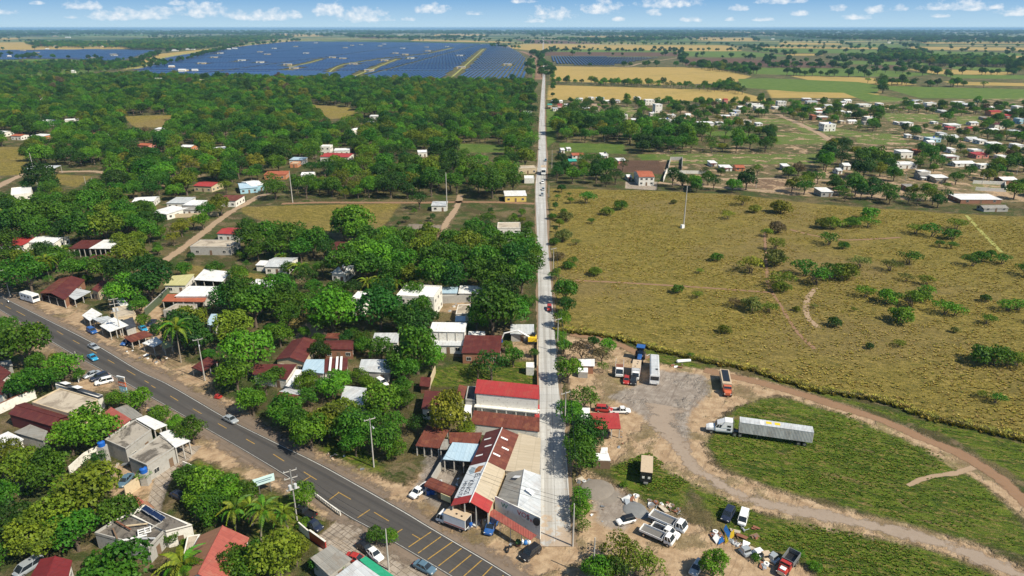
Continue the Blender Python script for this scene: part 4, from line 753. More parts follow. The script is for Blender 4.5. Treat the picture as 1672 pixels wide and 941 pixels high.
# ---- the furniture shop: long gable with a painted left slope, red front band, rust back half
FA, FB, FD, FC_ = (736,826), (798,838), (793,706), (847,710)
h = 4.4; hr = 1.5
a, b, c, d = (G(*q, h) for q in (FA, FB, FC_, FD)); ctr = (a + b + c + d) / 4
ax = ((d - a) + (c - b)); rz = math.atan2(ax.y, ax.x) - math.pi / 2
shop = empty('furniture_shop', (ctr.x, ctr.y, 0), rz, 'long gable roofed shop with painted lettering on its left slope and red front', 'shop'); LAND.append((ctr.x, ctr.y, 'the shop with painted roof')); FOOT.append((ctr.x, ctr.y, 16))
inv = Matrix.Rotation(-rz, 3, 'Z'); a, b, c, d = [inv @ (p - ctr) for p in (a, b, c, d)]
for p in (a, b, c, d): p.z = 0
r0, r1 = (a + b) / 2 + Vector((0, .3, 0)), (d + c) / 2
def sect(e0, e1, k0, k1, f0, f1, z0, z1, name, mt, lift=0, th=.1, parent=shop):
    """slab between eave line e0->e1 and ridge line k0->k1 for the stretch f0..f1"""
    p, q, s, t_ = e0.lerp(e1, f0), e0.lerp(e1, f1), k0.lerp(k1, f1), k0.lerp(k1, f0); mb = MB()
    mb.slab([(p.x, p.y, z0 + lift), (t_.x, t_.y, z1 + lift), (s.x, s.y, z1 + lift), (q.x, q.y, z0 + lift)][::1], th); return mb.build(name, mt, parent)
sect(a, d, r0, r1, 0, .085, h, h + hr, 'red_roof_band', RM('red', 'x'), .03); sect(b, c, r0, r1, 0, .12, h, h + hr, 'red_roof_band', RM('red', 'x'), .035)
mural = sect(a, d, r0, r1, .087, .50, h, h + hr, 'painted_roof', plain('mural_white', (.66, .69, .72), .6, dirt=(.4, .42, .42), damt=.4, scale=.4), .02)
sect(a, d, r0, r1, .502, 1, h, h + hr, 'roof_slope', RM('maroon', 'x')); sect(b, c, r0, r1, .122, .50, h, h + hr, 'roof_slope', RM('cream', 'x'), .004); sect(b, c, r0, r1, .502, 1, h, h + hr, 'roof_slope', RM('rust', 'x'), .004)  # darker sheet on the rear left slope: its shade is put into the colour
for f, s_ in ((.62, .3), (.74, .6), (.86, .35)):
    for e0, e1, k0, k1, g in ((a, d, r0, r1, s_), (b, c, r0, r1, 1 - s_)):
        p = e0.lerp(e1, f).lerp(k0.lerp(k1, f), g - .2); q = e0.lerp(e1, f).lerp(k0.lerp(k1, f), g + .2); mb = MB(); o_ = Vector((0, .35, 0))
        mb.slab([(p.x, p.y, h + hr * (g - .2) + .04), (q.x, q.y, h + hr * (g + .2) + .04), (q.x, q.y + .5, h + hr * (g + .2) + .04), (p.x, p.y + .5, h + hr * (g - .2) + .04)], .02); mb.build('skylight_sheet', M['tarp_white'], shop)
mb = MB(); wl = [p * .97 for p in (a, b, c, d)]
for p, q in ((wl[1], wl[2]), (wl[2], wl[3]), (wl[3], wl[0])):
    dd = (q - p).normalized(); nn = Vector((-dd.y, dd.x, 0)) * .2
    mb.hexa([(p.x, p.y, -.1), (q.x, q.y, -.1), ((q + nn).x, (q + nn).y, -.1), ((p + nn).x, (p + nn).y, -.1)], [(p.x, p.y, h - .15), (q.x, q.y, h - .15), ((q + nn).x, (q + nn).y, h - .15), ((p + nn).x, (p + nn).y, h - .15)])
mb.build('wall', M['cream_wall'], shop)
for f in (.02, .35, .66, .98):
    p = wl[0].lerp(wl[1], f); mb = MB(); zt = h - .12 + (hr * (1 - abs(2 * f - 1))) * .9; mb.box((p.x, p.y, zt / 2), (.2, .2, zt)); mb.build('post', M['post'], shop)
mb = MB(); mb.tube((r0.x, r0.y - .2, h + hr + .05), (r1.x, r1.y, h + hr + .05), .13, n=6); mb.build('ridge_cap', M['galv'], shop)
def lettering(txt, o, ex, ey, size, mat, parent, name='lettering', thick=.01):
    """flat letters: o = start point, ex = reading direction, ey = up direction of the letters"""
    cu = bpy.data.curves.new('t', 'FONT'); cu.body = txt; cu.size = size; cu.extrude = thick; cu.resolution_u = 3
    to = bpy.data.objects.new('t', cu); C.objects.link(to); dg = bpy.context.evaluated_depsgraph_get(); me = bpy.data.meshes.new_from_object(to.evaluated_get(dg)); bpy.data.objects.remove(to)
    me.materials.clear(); me.materials.append(mat); ob = bpy.data.objects.new(name, me); C.objects.link(ob); ob.parent = parent
    ex = Vector(ex).normalized(); ey = Vector(ey); ey = (ey - ex * ey.dot(ex)).normalized(); ez = ex.cross(ey)
    mt = Matrix((ex, ey, ez)).transposed().to_4x4(); mt.translation = Vector(o); ob.matrix_local = mt; return ob
def on_slope(f, g, lift=.06):
    p = a.lerp(d, f).lerp(r0.lerp(r1, f), g); return Vector((p.x, p.y, h + hr * g + lift))
m_ink = plain('navy_ink', (.02, .03, .06), .7)
down = on_slope(.1, .5) - on_slope(.45, .5); upd = on_slope(.3, .9) - on_slope(.3, .1)
lettering('EL', on_slope(.36, .62), down, upd, 1.7, m_ink, shop); lettering('KINGS', on_slope(.285, .44), down, upd, 1.65, m_ink, shop); lettering('HINDUTA', on_slope(.285, .14), down, upd, 1.25, m_ink, shop)
mb = MB()
mb.slab([tuple(on_slope(f, g, .055)) for f, g in ((.375, .5), (.38, .82), (.455, .9), (.46, .6), (.43, .48))], .03); mb.build('painted_emblem', plain('mural_orange', (.34, .13, .04), .7), shop)
mb = MB(); mb.slab([tuple(on_slope(f, g, .05)) for f, g in ((.37, .3), (.375, .48), (.45, .44), (.47, .2), (.42, .12))], .02); mb.build('painted_emblem', plain('mural_greyblue', (.30, .38, .44), .7), shop)
# ---- beige shed and grey gable beside the street, painted front wall and red awning
H_('warehouse', 'beige flat sheet roofed warehouse between the rust gable and the street', (824,771), (881,775), (846,709), (883,716), 4.4, 'shed_w', 'cream', 'white_wall', ridge=.4, cat='warehouse', win=0, reg=False)
gw, L = H_('warehouse', 'grey gable roofed warehouse on the corner with graffiti on its front wall', (809,821), (883,854), (829,772), (883,776), 4.4, 'gable_v', 'zinc', 'white_wall', ridge=1.1, rm2='grey', cat='warehouse', win=0, land='the graffiti fronted warehouse', reg=False)  # left slope grey, right slope pale: shade away from the sun painted in
for g0, f0 in ((.62, .45), (.22, .72)):
    p = L[0].lerp(L[3], f0).lerp(L[1].lerp(L[2], f0), g0); zz = 4.4 + 1.1 * (1 - abs(2 * g0 - 1)) + .03; s_ = -1 if g0 > .5 else 1; mb = MB()
    mb.slab([(p.x, p.y, zz), (p.x + 1.6, p.y, zz + s_ * .62 * 1.0), (p.x + 1.6, p.y + .9, zz + s_ * .62), (p.x, p.y + .9, zz)], .02); mb.build('skylight_sheet', M['tarp_white'], gw)
pa, pb = L[0] + Vector((0, -.15, 0)), L[1] + Vector((0, -.15, 0)); dd = (pb - pa).normalized(); nn = Vector((dd.y, -dd.x, 0)); mb = MB()
mb.hexa([(pa.x, pa.y, 0), (pb.x, pb.y, 0), ((pb - nn * .2).x, (pb - nn * .2).y, 0), ((pa - nn * .2).x, (pa - nn * .2).y, 0)], [(pa.x, pa.y, 5.4), (pb.x, pb.y, 5.0), ((pb - nn * .2).x, (pb - nn * .2).y, 5.0), ((pa - nn * .2).x, (pa - nn * .2).y, 5.4)])
mb.build('front_wall', M['white_wall'], gw)
upz = Vector((0, 0, 1)); wl_ = (pb - pa).length
lettering('VOS', pa + dd * wl_ * .50 + nn * .03 + upz * 3.55, dd, upz, 1.5, plain('graffiti_red', (.45, .03, .02), .7), gw, 'graffiti'); lettering('S', pa + dd * wl_ * .70 + nn * .03 + upz * 3.3, dd, upz, 1.5, plain('graffiti_teal', (.02, .2, .2), .7), gw, 'graffiti')
lettering('RO', pa + dd * wl_ * .78 + nn * .03 + upz * 3.2, dd, upz, .9, plain('graffiti_red', (.45, .03, .02), .7), gw, 'graffiti'); lettering('W', pa + dd * wl_ * .14 + nn * .03 + upz * 3.7, dd, upz, 1.5, plain('graffiti_green', (.03, .2, .12), .7), gw, 'graffiti')
mb = MB(); q = pa + dd * wl_ * .94 + nn * .25; mb.tube((q.x, q.y, 4.1), ((q + nn * .2).x, (q + nn * .2).y, 4.15), .75, .75, 18); mb.build('round_sign', M['black'], gw)
aw = empty('awning', tuple(G(835, 855)), 0, 'long faded red awning below the graffiti wall on the corner', 'awning'); o = aw.location
A4 = [G(796, 840, 3.1), G(866, 882, 3.1), G(876, 874, 3.7), G(806, 831, 3.7)]; mb = MB(); mb.slab([tuple(p - o) for p in A4], .1); mb.build('awning_sheet', RM('dusty', 'y'), aw)
for f in (.04, .3, .55, .8, .97):
    p = A4[0].lerp(A4[1], f) - o; mb = MB(); mb.tube((p.x, p.y + .2, 0), (p.x, p.y + .2, 3.05), .06); mb.build('post', M['post'], aw)
# ---- right of the street
H_('shack', 'small shack with white sheet roof near the bare brown trees', (944,597), (971,598), (945,588), (971,588), 3, 'shed_n', 'white', 'brick', ridge=.3, cat='shack', win=1, land='the small white roofed shack')
H_('shed', 'lower white lean to in front of the small shack', (944,607), (960,608), (944,600), (960,600), 2.2, 'flat', 'white_paint', 'grey_wall', cat='shed', win=0, parapet=0)
H_('carport', 'red roofed carport surrounded by old vehicles', (971,700), (1014,700), (963,676), (1010,676), 3.2, 'shed_n', 'red', ridge=.3, walls=False, posts=4, cat='carport', land='the red carport', reg=False)
H_('shed', 'white sheet roofed shed touching the left side of the red carport', (947,684), (963,684), (949,667), (963,667), 3, 'shed_n', 'white', 'grey_wall', ridge=.2, cat='shed', win=0, reg=False)
H_('shack', 'white sheet shack beside the street trees with timber legs in front', (969,751), (997,752), (972,740), (993,740), 2.6, 'flat', 'white_paint', 'wood', cat='shack', win=1, parapet=0, land='the white sheet shack', reg=False)
H_('shed', 'narrow white roof peeking out behind the white sheet shack', (980,740), (992,741), (982,732), (992,732), 2.8, 'shed_n', 'white', 'wood', ridge=.2, cat='shed', win=0, reg=False)
# ---- middle distance, left
MID = [
 ('shed','open shed with red roof and white front band at the left edge',(5,401),(42,401),(18,390),(55,389),4,'shed_n','red','white_wall',False),
 ('warehouse','long white stepped roof warehouse right of the open red roofed shed',(59,396),(101,398),(60,385),(101,386),4,'gable_u','white','white_wall',True),
 ('barn','maroon half of the long open barn above the rust lower roof',(110,406),(146,406),(134,394),(167,393),4.5,'shed_n','maroon',None,False),
 ('barn','white half of the long open barn above the rust lower roof',(147,406),(184,406),(168,393),(199,393),4.5,'shed_n','white',None,False),
 ('house','rust maroon roofed house just below the long open barn',(130,430),(179,430),(152,417),(183,419),3.5,'gable_v','maroon','cream_wall',True),
 ('house','white roofed house at the top of the dirt road, lowest of its group',(254,348),(281,351),(274,335),(298,340),3.5,'shed_n','white','white_wall',True),
 ('house','grey white roofed house behind the tree beside the dirt road',(278,332),(308,332),(281,323),(316,323),3.5,'shed_n','zinc','white_wall',True),
 ('house','white roofed house directly above the fenced front yard',(305,335),(330,336),(306,328),(334,328),3.5,'shed_n','white','white_wall',True),
 ('house','grey roofed house with pale fence in front, beside the dirt road',(297,344),(328,343),(300,337),(329,337),3.2,'gable_u','grey','white_wall',True),
 ('house','cream house with bright red roof above the dirt road group',(321,303),(353,306),(329,297),(357,297),4,'gable_u','red','cream_wall',True),
 ('house','white arched front house with brown roof at the dirt road bend',(360,328),(392,328),(361,319),(393,320),4,'shed_n','rust','white_wall',True),
 ('house','pale blue roofed house above the dirt road bend',(388,309),(418,306),(391,299),(420,297),3.6,'gable_u','blue','blue_wall',True),
 ('shed','row of white sheds half hidden in the forest',(219,330),(256,328),(222,322),(257,321),3.5,'gable_u','white','white_wall',True),
 ('house','white stepped house left of the dark tree at the left edge',(14,320),(53,315),(22,307),(50,305),4,'flat','white_paint','white_wall',True),
 ('house','white house with small red roof right of the dirt road',(360,382),(395,383),(366,371),(401,373),4,'gable_u','red','white_wall',True),
 ('house','grey unfinished flat roofed house in front of the small red roof',(312,403),(378,405),(326,393),(390,392),4,'flat','conc_pale','grey_wall',True),
 ('house','white roofed house with curved ridge in the central orchard',(432,435),(472,437),(448,421),(486,420),3.6,'gable_u','zinc','white_wall',True),
 ('shed','small white shed joined left of the curved ridge house',(420,433),(435,434),(422,427),(437,427),3,'shed_n','white','white_wall',False),
 ('house','dark maroon roofed house behind the big central tree',(535,407),(578,409),(550,395),(585,395),4,'gable_u','maroon','white_wall',True),
 ('house','small white roofed house below the dark maroon roof',(545,446),(568,448),(553,433),(575,435),4,'shed_n','white','white_wall',True),
 ('shed','small white and red stand half hidden under forest trees',(546,449),(566,449),(548,441),(567,441),3,'shed_n','white','maroon_wall',True),
 ('house','grey roofed house beside the clay road and concrete pole',(704,336),(730,336),(706,330),(731,330),3.6,'shed_n','zinc','white_wall',True),
 ('hut','left thatched grey hut at the end of the orchard path',(664,375),(690,375),(667,366),(692,366),3.2,'gable_u','thatch','wood',False),
 ('hut','right thatched grey hut at the end of the orchard path',(694,376),(720,376),(697,368),(720,368),3.2,'gable_u','thatch','wood',False),
 ('house','yellow walled house with white roof near the concrete street',(822,320),(858,320),(824,313),(860,312),4,'shed_n','white','yellow_wall',True),
 ('house','white unfinished walled house left of the concrete street',(812,373),(849,373),(813,364),(850,364),3.6,'flat','conc_pale','white_wall',True),
 ('shed','white roofed long shed below the unfinished walled house',(824,388),(868,387),(826,381),(871,380),3,'shed_n','white','white_wall',False),
 ('house','long red roofed house with white end panel in the forest',(527,256),(575,257),(531,249),(577,250),4,'gable_u','red','white_wall',True),
 ('house','light blue and white house left of the long red roof',(478,261),(501,262),(479,255),(502,255),4,'shed_n','blue','white_wall',True),
 ('house','pale blue walled house at the edge of the clearing',(401,306),(422,303),(403,296),(424,293),4,'gable_u','white','blue_wall',True),
 ('house','orange brown roofed house near the left concrete pole',(433,286),(470,285),(436,279),(472,279),3.6,'shed_n','terra','orange_wall',True),
 ('house','white roofed house right of the orange brown roof',(492,286),(514,286),(495,280),(516,279),3.6,'gable_u','white','white_wall',True),
 ('house','small orange house under the light blue and white house',(476,268),(488,268),(477,264),(489,264),3,'flat','tan_paint','orange_wall',True),
 ('house','white house deep in the forest above the long red roof',(546,246),(572,246),(548,240),(573,239),4,'shed_n','white','white_wall',True),
 ('house','white two storey house in the forest, left of centre',(528,240),(545,240),(530,232),(545,232),6,'flat','white_paint','white_wall',True),
 ('house','white gable house alone in the forest centre',(680,249),(696,249),(682,244),(697,243),4,'gable_u','white','white_wall',True),
 ('house','pinkish roofed house in the forest left of centre',(234,237),(252,239),(237,232),(255,232),4,'gable_u','terra','pink_wall',True),
 ('house','white walled house with brown roof in the forest left of centre',(305,240),(324,241),(307,233),(325,233),4,'gable_u','white','orange_wall',True),
 ('house','white long house in the forest right of the brown roofed one',(345,245),(366,243),(348,239),(368,237),4,'shed_n','white','white_wall',True),
 ('school','large white roofed complex among the forest on the left',(83,198),(105,200),(88,191),(107,190),5,'shed_n','white','white_wall',True),
 ('school','right wing of the large white complex in the forest',(108,196),(131,196),(110,190),(133,188),5,'shed_n','white','white_wall',True),
 ('house','brown roofed white house right of the large white complex',(160,220),(178,221),(163,215),(181,215),4,'gable_u','terra','white_wall',True),
 ('house','orange walled house with white roof on the left',(62,222),(83,224),(66,217),(86,217),4,'shed_n','white','orange_wall',True),
 ('house','red and white house at the left end of the forest village',(24,222),(42,223),(27,219),(43,219),4,'gable_u','terra','white_wall',True),
 ('house','long blue white house near the left edge of the forest',(-4,217),(17,218),(0,212),(19,213),4,'gable_u','white','white_wall',True),
 ('house','white roofed house at the left edge high in the forest',(-4,157),(7,157),(-3,152),(8,152),5,'shed_n','white','white_wall',True),
 ('house','white gable house on the forest edge at upper left',(15,150),(25,149),(16,144),(26,144),5,'gable_v','white','white_wall',True),
 ('house','small red and white house among upper left forest',(90,158),(102,158),(92,155),(102,155),4,'gable_u','red','white_wall',True),
 ('house','small maroon house left of the small red and white house',(64,160),(76,160),(65,157),(77,157),4,'gable_u','maroon','white_wall',True),
 ('house','white roof below the dry clearing in the forest',(256,211),(272,211),(258,208),(273,208),4,'shed_n','white','white_wall',False),
 ('house','white crossed roof house in the middle of the forest',(602,201),(615,201),(604,195),(616,195),4,'gable_u','white','white_wall',True),
 ('house','long thin white roof above the crossed white roof',(605,190),(619,190),(606,187),(619,187),4,'shed_n','white','white_wall',False),
 ('house','white gable house right of the dry brown strip',(578,213),(583,214),(579,209),(584,209),5,'gable_v','white','white_wall',False),
 ('house','white roofed house just left of the concrete street among far trees',(860,184),(872,184),(862,178),(873,179),5,'gable_u','white','white_wall',True),
 ('house','white low house left of the street behind the parked truck',(842,276),(874,275),(844,269),(874,268),4,'flat','conc_pale','cream_wall',True),
 ('shed','white flat shed left of the street beside the parked truck',(855,292),(872,292),(857,287),(872,287),3.4,'flat','white_paint','white_wall',False),
 ('canopy','long pale canopy on posts beside the left dirt road',(45,276),(93,276),(47,272),(94,271),5,'shed_n','zinc',None,False)]
for nm, lb, a_, b_, d_, c_, h_, rf, rm_, wm_, wn_ in MID:
    H_(nm, lb, a_, b_, d_, c_, h_, rf, rm_, wm_ or 'white_wall', ridge=.9 if 'gable' in rf else .4, walls=wm_ is not None, posts=0 if wm_ else 5, win=3 if wn_ else 0, cat={'school': 'school building'}.get(nm, nm), land='the ' + lb.split(' at ')[0].split(' in ')[0] if len(lb) < 48 else None)
# ---- the village beyond the pasture (pixel of the base centre, width px, roof, walls, depth m, height m)
VIL = """1186,284,22,white,white,9,4;1208,284,18,terra,orange,9,4;1165,276,14,white,white,8,4;1028,299,10,white,white,7,3.5;944,263,24,terra,white,9,4;987,262,14,white,white,8,4;1013,272,24,white,pink,9,4;935,273,16,teal,brick,8,4;919,254,8,white,white,7,4;929,250,9,white,white,7,3
1283,284,14,white,grey,8,5;1382,283,14,white,white,8,5;1371,289,10,zinc,white,7,4;1349,328,24,white,grey,10,5;1480,281,40,white,white,9,5;1510,291,20,white,white,6,4;1479,262,26,white,white,10,6;1497,256,14,terra,brick,8,4;1536,304,28,white,cream,12,5;1510,300,22,grey,grey,14,5;1575,277,40,white,white,9,4;1554,265,24,white,white,8,4;1603,264,28,pink,pink,10,5;1596,257,20,white,white,8,5;1490,318,20,grey,brick,9,4;1600,338,80,white,brick,12,4;1648,305,30,white,brick,10,4;1640,268,18,white,white,8,5;1625,350,50,grey,grey,6,3;1555,255,12,white,white,8,5;1610,280,26,white,white,7,4;1520,243,14,white,white,8,5
1526,237,22,white,blue,9,5;1547,232,16,white,white,8,5;1588,235,20,zinc,white,8,4;1604,240,16,white,white,8,5;1625,243,24,white,white,8,4;1665,248,16,white,white,9,5;1660,222,18,zinc,white,8,4
946,168,14,white,white,10,5;966,166,10,white,white,8,5;980,167,16,blue,white,10,5;910,171,22,white,white,9,4;898,180,9,teal,cream,14,6;914,180,9,red,pink,14,6;907,185,10,zinc,white,8,5;926,177,10,white,white,8,4;958,183,14,white,orange,9,4;972,190,12,white,white,12,5;992,172,10,white,white,8,5;1008,171,12,zinc,white,8,5;1042,166,12,white,white,9,5;1061,173,18,white,white,11,7;1074,170,12,white,white,9,5;1075,186,14,white,white,10,10;1066,193,10,white,white,8,5;1097,195,14,white,white,8,4;1009,191,16,white,white,10,4;1022,199,6,white,white,7,7;1036,206,12,white,pink,9,6;1088,206,20,white,white,11,6;1110,203,18,white,white,8,3;1124,194,10,white,white,8,4;1135,179,16,dark,orange,9,4;1148,189,26,white,pink,9,4;1153,212,30,white,white,12,6;1176,208,14,white,white,8,4;1117,172,14,white,white,8,4;1174,170,8,white,white,8,5;1185,171,8,red,pink,8,6;1200,192,14,white,white,8,4;1204,189,12,zinc,white,9,5;1185,198,18,white,orange,9,5;1236,178,24,white,white,10,5;1242,183,20,white,white,9,6;1225,175,12,zinc,white,8,4;1210,181,10,white,white,8,4;1220,205,16,zinc,white,9,4;1240,209,12,white,white,8,4;1276,176,16,white,white,10,7;1268,181,14,white,white,8,4;1283,182,12,zinc,white,8,4
1318,168,16,white,white,9,5;1326,173,20,zinc,white,9,5;1344,168,26,white,cream,6,4;1383,178,18,white,white,7,4;1412,178,24,white,white,9,5;1385,171,14,white,white,8,5;1378,173,12,zinc,white,8,4;1352,180,16,zinc,white,8,5;1337,185,14,white,pink,9,4;1340,190,16,white,white,8,4;1346,198,20,white,brick,9,4;1329,199,8,brick,brick,8,6;1354,216,24,white,white,11,7;1352,211,22,white,white,11,5;1374,190,14,white,white,9,5;1387,192,8,white,white,7,5;1376,205,10,white,cream,8,4;1392,205,18,white,white,7,4;1422,202,20,white,white,12,6;1414,207,10,grey,grey,8,4;1484,210,18,white,white,9,5;1466,207,6,white,white,7,4;1438,175,12,white,white,8,4;1490,171,10,white,white,8,4;1500,170,16,zinc,white,9,4;1520,177,18,white,white,10,6;1497,177,12,white,white,8,5;1540,187,14,zinc,white,9,4;1567,174,20,white,white,9,5;1583,176,24,zinc,white,9,4;1602,170,10,white,white,8,4;1528,205,10,white,white,7,3;1558,213,26,white,white,10,5;1553,216,14,red,pink,8,4;1585,217,10,red,pink,7,4;1591,208,16,zinc,white,8,4;1625,192,22,red,orange,10,6;1646,197,14,red,pink,8,5;1609,199,12,grey,grey,9,4;1631,214,22,maroon,white,10,6;1624,220,18,white,white,8,4;1650,187,12,zinc,white,8,4;1664,183,14,white,white,9,6;1668,205,12,white,blue,9,6;1634,177,10,white,white,8,4;1620,180,10,white,white,8,3;1690,190,20,white,white,9,5;1700,240,24,white,white,9,5;1560,231,12,zinc,grey,8,4;1540,226,14,zinc,white,8,4;1505,232,14,zinc,grey,8,4;1484,229,10,white,white,7,4"""
ORD = lambda k: {1: 'first', 2: 'second', 3: 'third', 4: 'fourth', 5: 'fifth', 6: 'sixth', 7: 'seventh', 8: 'eighth', 9: 'ninth', 10: 'tenth'}.get(k) or '%d%s' % (k, 'th' if 10 < k % 100 < 14 else {1: 'st', 2: 'nd', 3: 'rd'}.get(k % 10, 'th'))
vil = []
for row in VIL.replace('\n', ';').split(';'):
    q = row.split(','); vil.append((float(q[0]), float(q[1]), float(q[2]), q[3], q[4], float(q[5]), float(q[6])))
RWORD = {'zinc': 'greyish roofed', 'white': 'white roofed', 'terra': 'orange roofed', 'red': 'red roofed', 'pink': 'pink roofed', 'teal': 'teal roofed', 'grey': 'grey roofed', 'blue': 'blue roofed', 'dark': 'dark roofed', 'maroon': 'maroon roofed', 'brick': 'brick coloured'}
def band(px, py):
    if py < 187: return 'in the far village row along the golden fields'
    if py < 222: return 'in the middle of the far village'
    if px < 1300 and py < 300: return 'between the green strip and the dirt road right of the street'
    return 'in the village edge beside the dry pasture'
GRP = {}
for q in vil: GRP.setdefault((q[3], q[4], band(q[0], q[1])), []).append(q)
rv = random.Random(3)
for px, py, wp, rk, wk, dm_, hh in vil:
    p = G(px, py); wd = wp * depth(py) / F * .85; key = (rk, wk, band(px, py)); g = sorted(GRP[key]); k = g.index((px, py, wp, rk, wk, dm_, hh)) + 1
    WW = {'white': 'white', 'pink': 'pink', 'orange': 'orange', 'cream': 'cream', 'grey': 'grey', 'brick': 'brick', 'blue': 'pale blue', 'yellow': 'yellow'}[wk]
    lab = '%s %s house %s' % (RWORD[rk], WW, key[2]) + (', %s such from the left' % ORD(k) if len(g) > 1 else '')
    if len(lab.split()) > 16: lab = '%s %s house, %s such %s' % (RWORD[rk].split()[0], WW, ORD(k), key[2].replace('between the green strip and the dirt road right of the street', 'between green strip and dirt road'))
    an = rv.uniform(-.12, .12) + .04; u = Vector((math.cos(an), math.sin(an), 0)) * wd / 2; v = Vector((-math.sin(an), math.cos(an), 0)) * dm_ / 2; c0 = p + v
    cs = [c0 - u - v, c0 + u - v, c0 - u + v, c0 + u + v]
    rf = rv.choice(['flat', 'shed_n', 'shed_n', 'gable_u']) if hh < 6.5 else 'flat'
    if rk in ('terra', 'red', 'maroon', 'teal', 'grey', 'dark', 'pink', 'brick') and rf == 'flat': rf = 'gable_u'
    rmk = {'pink': 'red', 'brick': 'terra'}.get(rk, rk)
    if rf == 'flat': rmk = 'white_paint' if rk == 'white' else 'conc_pale'
    pts = [P(q.x, q.y, hh) for q in cs]
    e, L = H_('village_house', lab, pts[0], pts[1], pts[2], pts[3], hh * (.68 if hh < 6 else .9), rf, rmk, {'cream': 'cream_wall'}.get(wk, wk + '_wall' if wk + '_wall' in M else wk), ridge=1.0 if rf == 'gable_u' else .4, group='houses of the village beyond the pasture', win=3 if wd > 9 else 2, cat='house')
    if rv.random() < .45:
        q_ = rv.uniform(.35, .8); mb = MB(); zt = 2.2; x0, x1, yb = L[0].x, L[0].x + (L[1].x - L[0].x) * q_, L[0].y; mb.slab([(x0, yb - 2.4, zt - .3), (x1, yb - 2.4, zt - .3), (x1, yb + .1, zt), (x0, yb + .1, zt)], .08); mb.build('porch_roof', RM(rv.choice(['zinc', 'rust', 'white', 'grey', 'maroon']), 'y'), e)
        for x_ in (x0 + .2, x1 - .2): mb = MB(); mb.box((x_, yb - 2.25, .94), (.15, .15, 1.9)); mb.build('post', M['post'], e)
    if rf == 'flat' and rv.random() < .6: mb = MB(); q_ = hh * (.68 if hh < 6 else .9); hz_ = q_ * (.87 if q_ < 5.5 else 1); mb.tube((L[2].x * .5, L[2].y * .4, hz_), (L[2].x * .5, L[2].y * .4, hz_ + 1.3), .7, .6, 10); mb.build('roof_tank', M[rv.choice(['black', 'tank_blue', 'galv'])], e)
# white house with terracotta roof and its paved court
e, L = H_('courtyard_house', 'white house with terracotta tiled roof and arches beside the paved court', (1038,289), (1064,289), (1040,279), (1065,279), 5.5, 'gable_u', 'terra', 'white_wall', ridge=1.4, win=3, cat='house', land='the terracotta roofed house')
# horizon hamlets: pale buildings among the distant woods
rh = random.Random(9)
FARH = [(160,77,14),(146,76,10),(110,62,8),(88,60,10),(165,54,10),(200,53,8),(230,55,10),(310,82,14),(285,84,10),(352,82,8),(372,82,9),(383,81,8),(90,77,6),(77,82,6),(440,54,8),(465,56,9),(530,48,8),(590,49,8),(620,56,10),(655,58,12),(700,52,8),(790,63,5),(1015,55,5),(1050,58,5),(1085,61,5),(955,50,7),(1115,52,8),(1150,55,6),(1285,51,8),(1330,58,6),(1452,71,5),(1262,65,5),(1620,63,6),(1560,54,8),(280,112,10),(297,118,12),(318,118,10),(120,120,7),(541,131,6),(560,136,8),(330,136,8),(258,134,14),(15,94,6),(750,56,9),(820,50,8),(1200,50,9),(1400,54,9),(1500,58,7),(40,50,8),(5,56,8),(340,52,8),(270,50,10)]
FS = sorted(FARH)
for k, (px, py, wp) in enumerate(FARH):
    p = G(px, py); wd = wp * depth(py) / F; d_ = min(60, wd * .4); hh = 5 if py > 75 else 7
    cs = [P(p.x - wd / 2, p.y, hh), P(p.x + wd / 2, p.y, hh), P(p.x - wd / 2, p.y + d_, hh), P(p.x + wd / 2, p.y + d_, hh)]
    big = wd > 45
    H_('distant_building', 'pale building far out near the horizon woods, %s from the left' % ORD(FS.index((px, py, wp)) + 1), *cs, hh, 'gable_u', rh.choice(['white', 'white', 'cream', 'zinc']), rh.choice(['white_wall', 'cream_wall']), ridge=1.5, win=0, group='pale buildings scattered towards the horizon', cat='building', door=False)
# ---------------------------------------------------------------- vehicles (local x = forward, origin on the ground)
def wheels(e, xs, y, r, wd=.24, name='wheel'):
    for x in xs:
        for s in (-1, 1):
            mb = MB(); mb.tube((x, s * (y - wd), r), (x, s * y, r), r, r, 14); mb.tube((x, s * y, r), (x, s * (y + .012), r), r * .55, r * .5, 10, mi=1); mb.build(name, [M['rubber'], M['chrome']], e)
def pt(mb, name, mat, e): return mb.build(name, M[mat] if isinstance(mat, str) else mat, e)
def lamps(e, x, y, z, back=None, zb=None):
    for s in (-1, 1):
        mb = MB(); mb.box((x, s * y, z), (.1, .32, .17)); pt(mb, 'headlight', 'lamp', e)
        if back is not None: mb = MB(); mb.box((back, s * y, zb or z + .1), (.08, .26, .2)); pt(mb, 'tail_light', 'tail', e)
def greenhouse(e, x0, x1, x2, x3, z0, z1, w0, w1, mat):
    """glass band from belt line x0..x3 at z0 to roof x1..x2 at z1, painted roof and pillars"""
    lo = [(x0, -w0, z0), (x3, -w0, z0), (x3, w0, z0), (x0, w0, z0)]; hi = [(x1, -w1, z1), (x2, -w1, z1), (x2, w1, z1), (x1, w1, z1)]
    mb = MB(); mb.hexa(lo, hi); pt(mb, 'window', 'glass', e)
    mb = MB(); mb.hexa([(x1 - .03, -w1 - .02, z1), (x2 + .03, -w1 - .02, z1), (x2 + .03, w1 + .02, z1), (x1 - .03, w1 + .02, z1)], [(x1 + .1, -w1 + .08, z1 + .06), (x2 - .1, -w1 + .08, z1 + .06), (x2 - .1, w1 - .08, z1 + .06), (x1 + .1, w1 - .08, z1 + .06)])
    for s in (-1, 1):
        for (xa, xb) in ((x0, x1), (x3, x2), ((x0 + x3) / 2, (x1 + x2) / 2)): mb.tube((xa, s * (w0 + .005), z0), (xb, s * (w1 + .005), z1), .045, .04, 5)
    pt(mb, 'roof', mat, e)
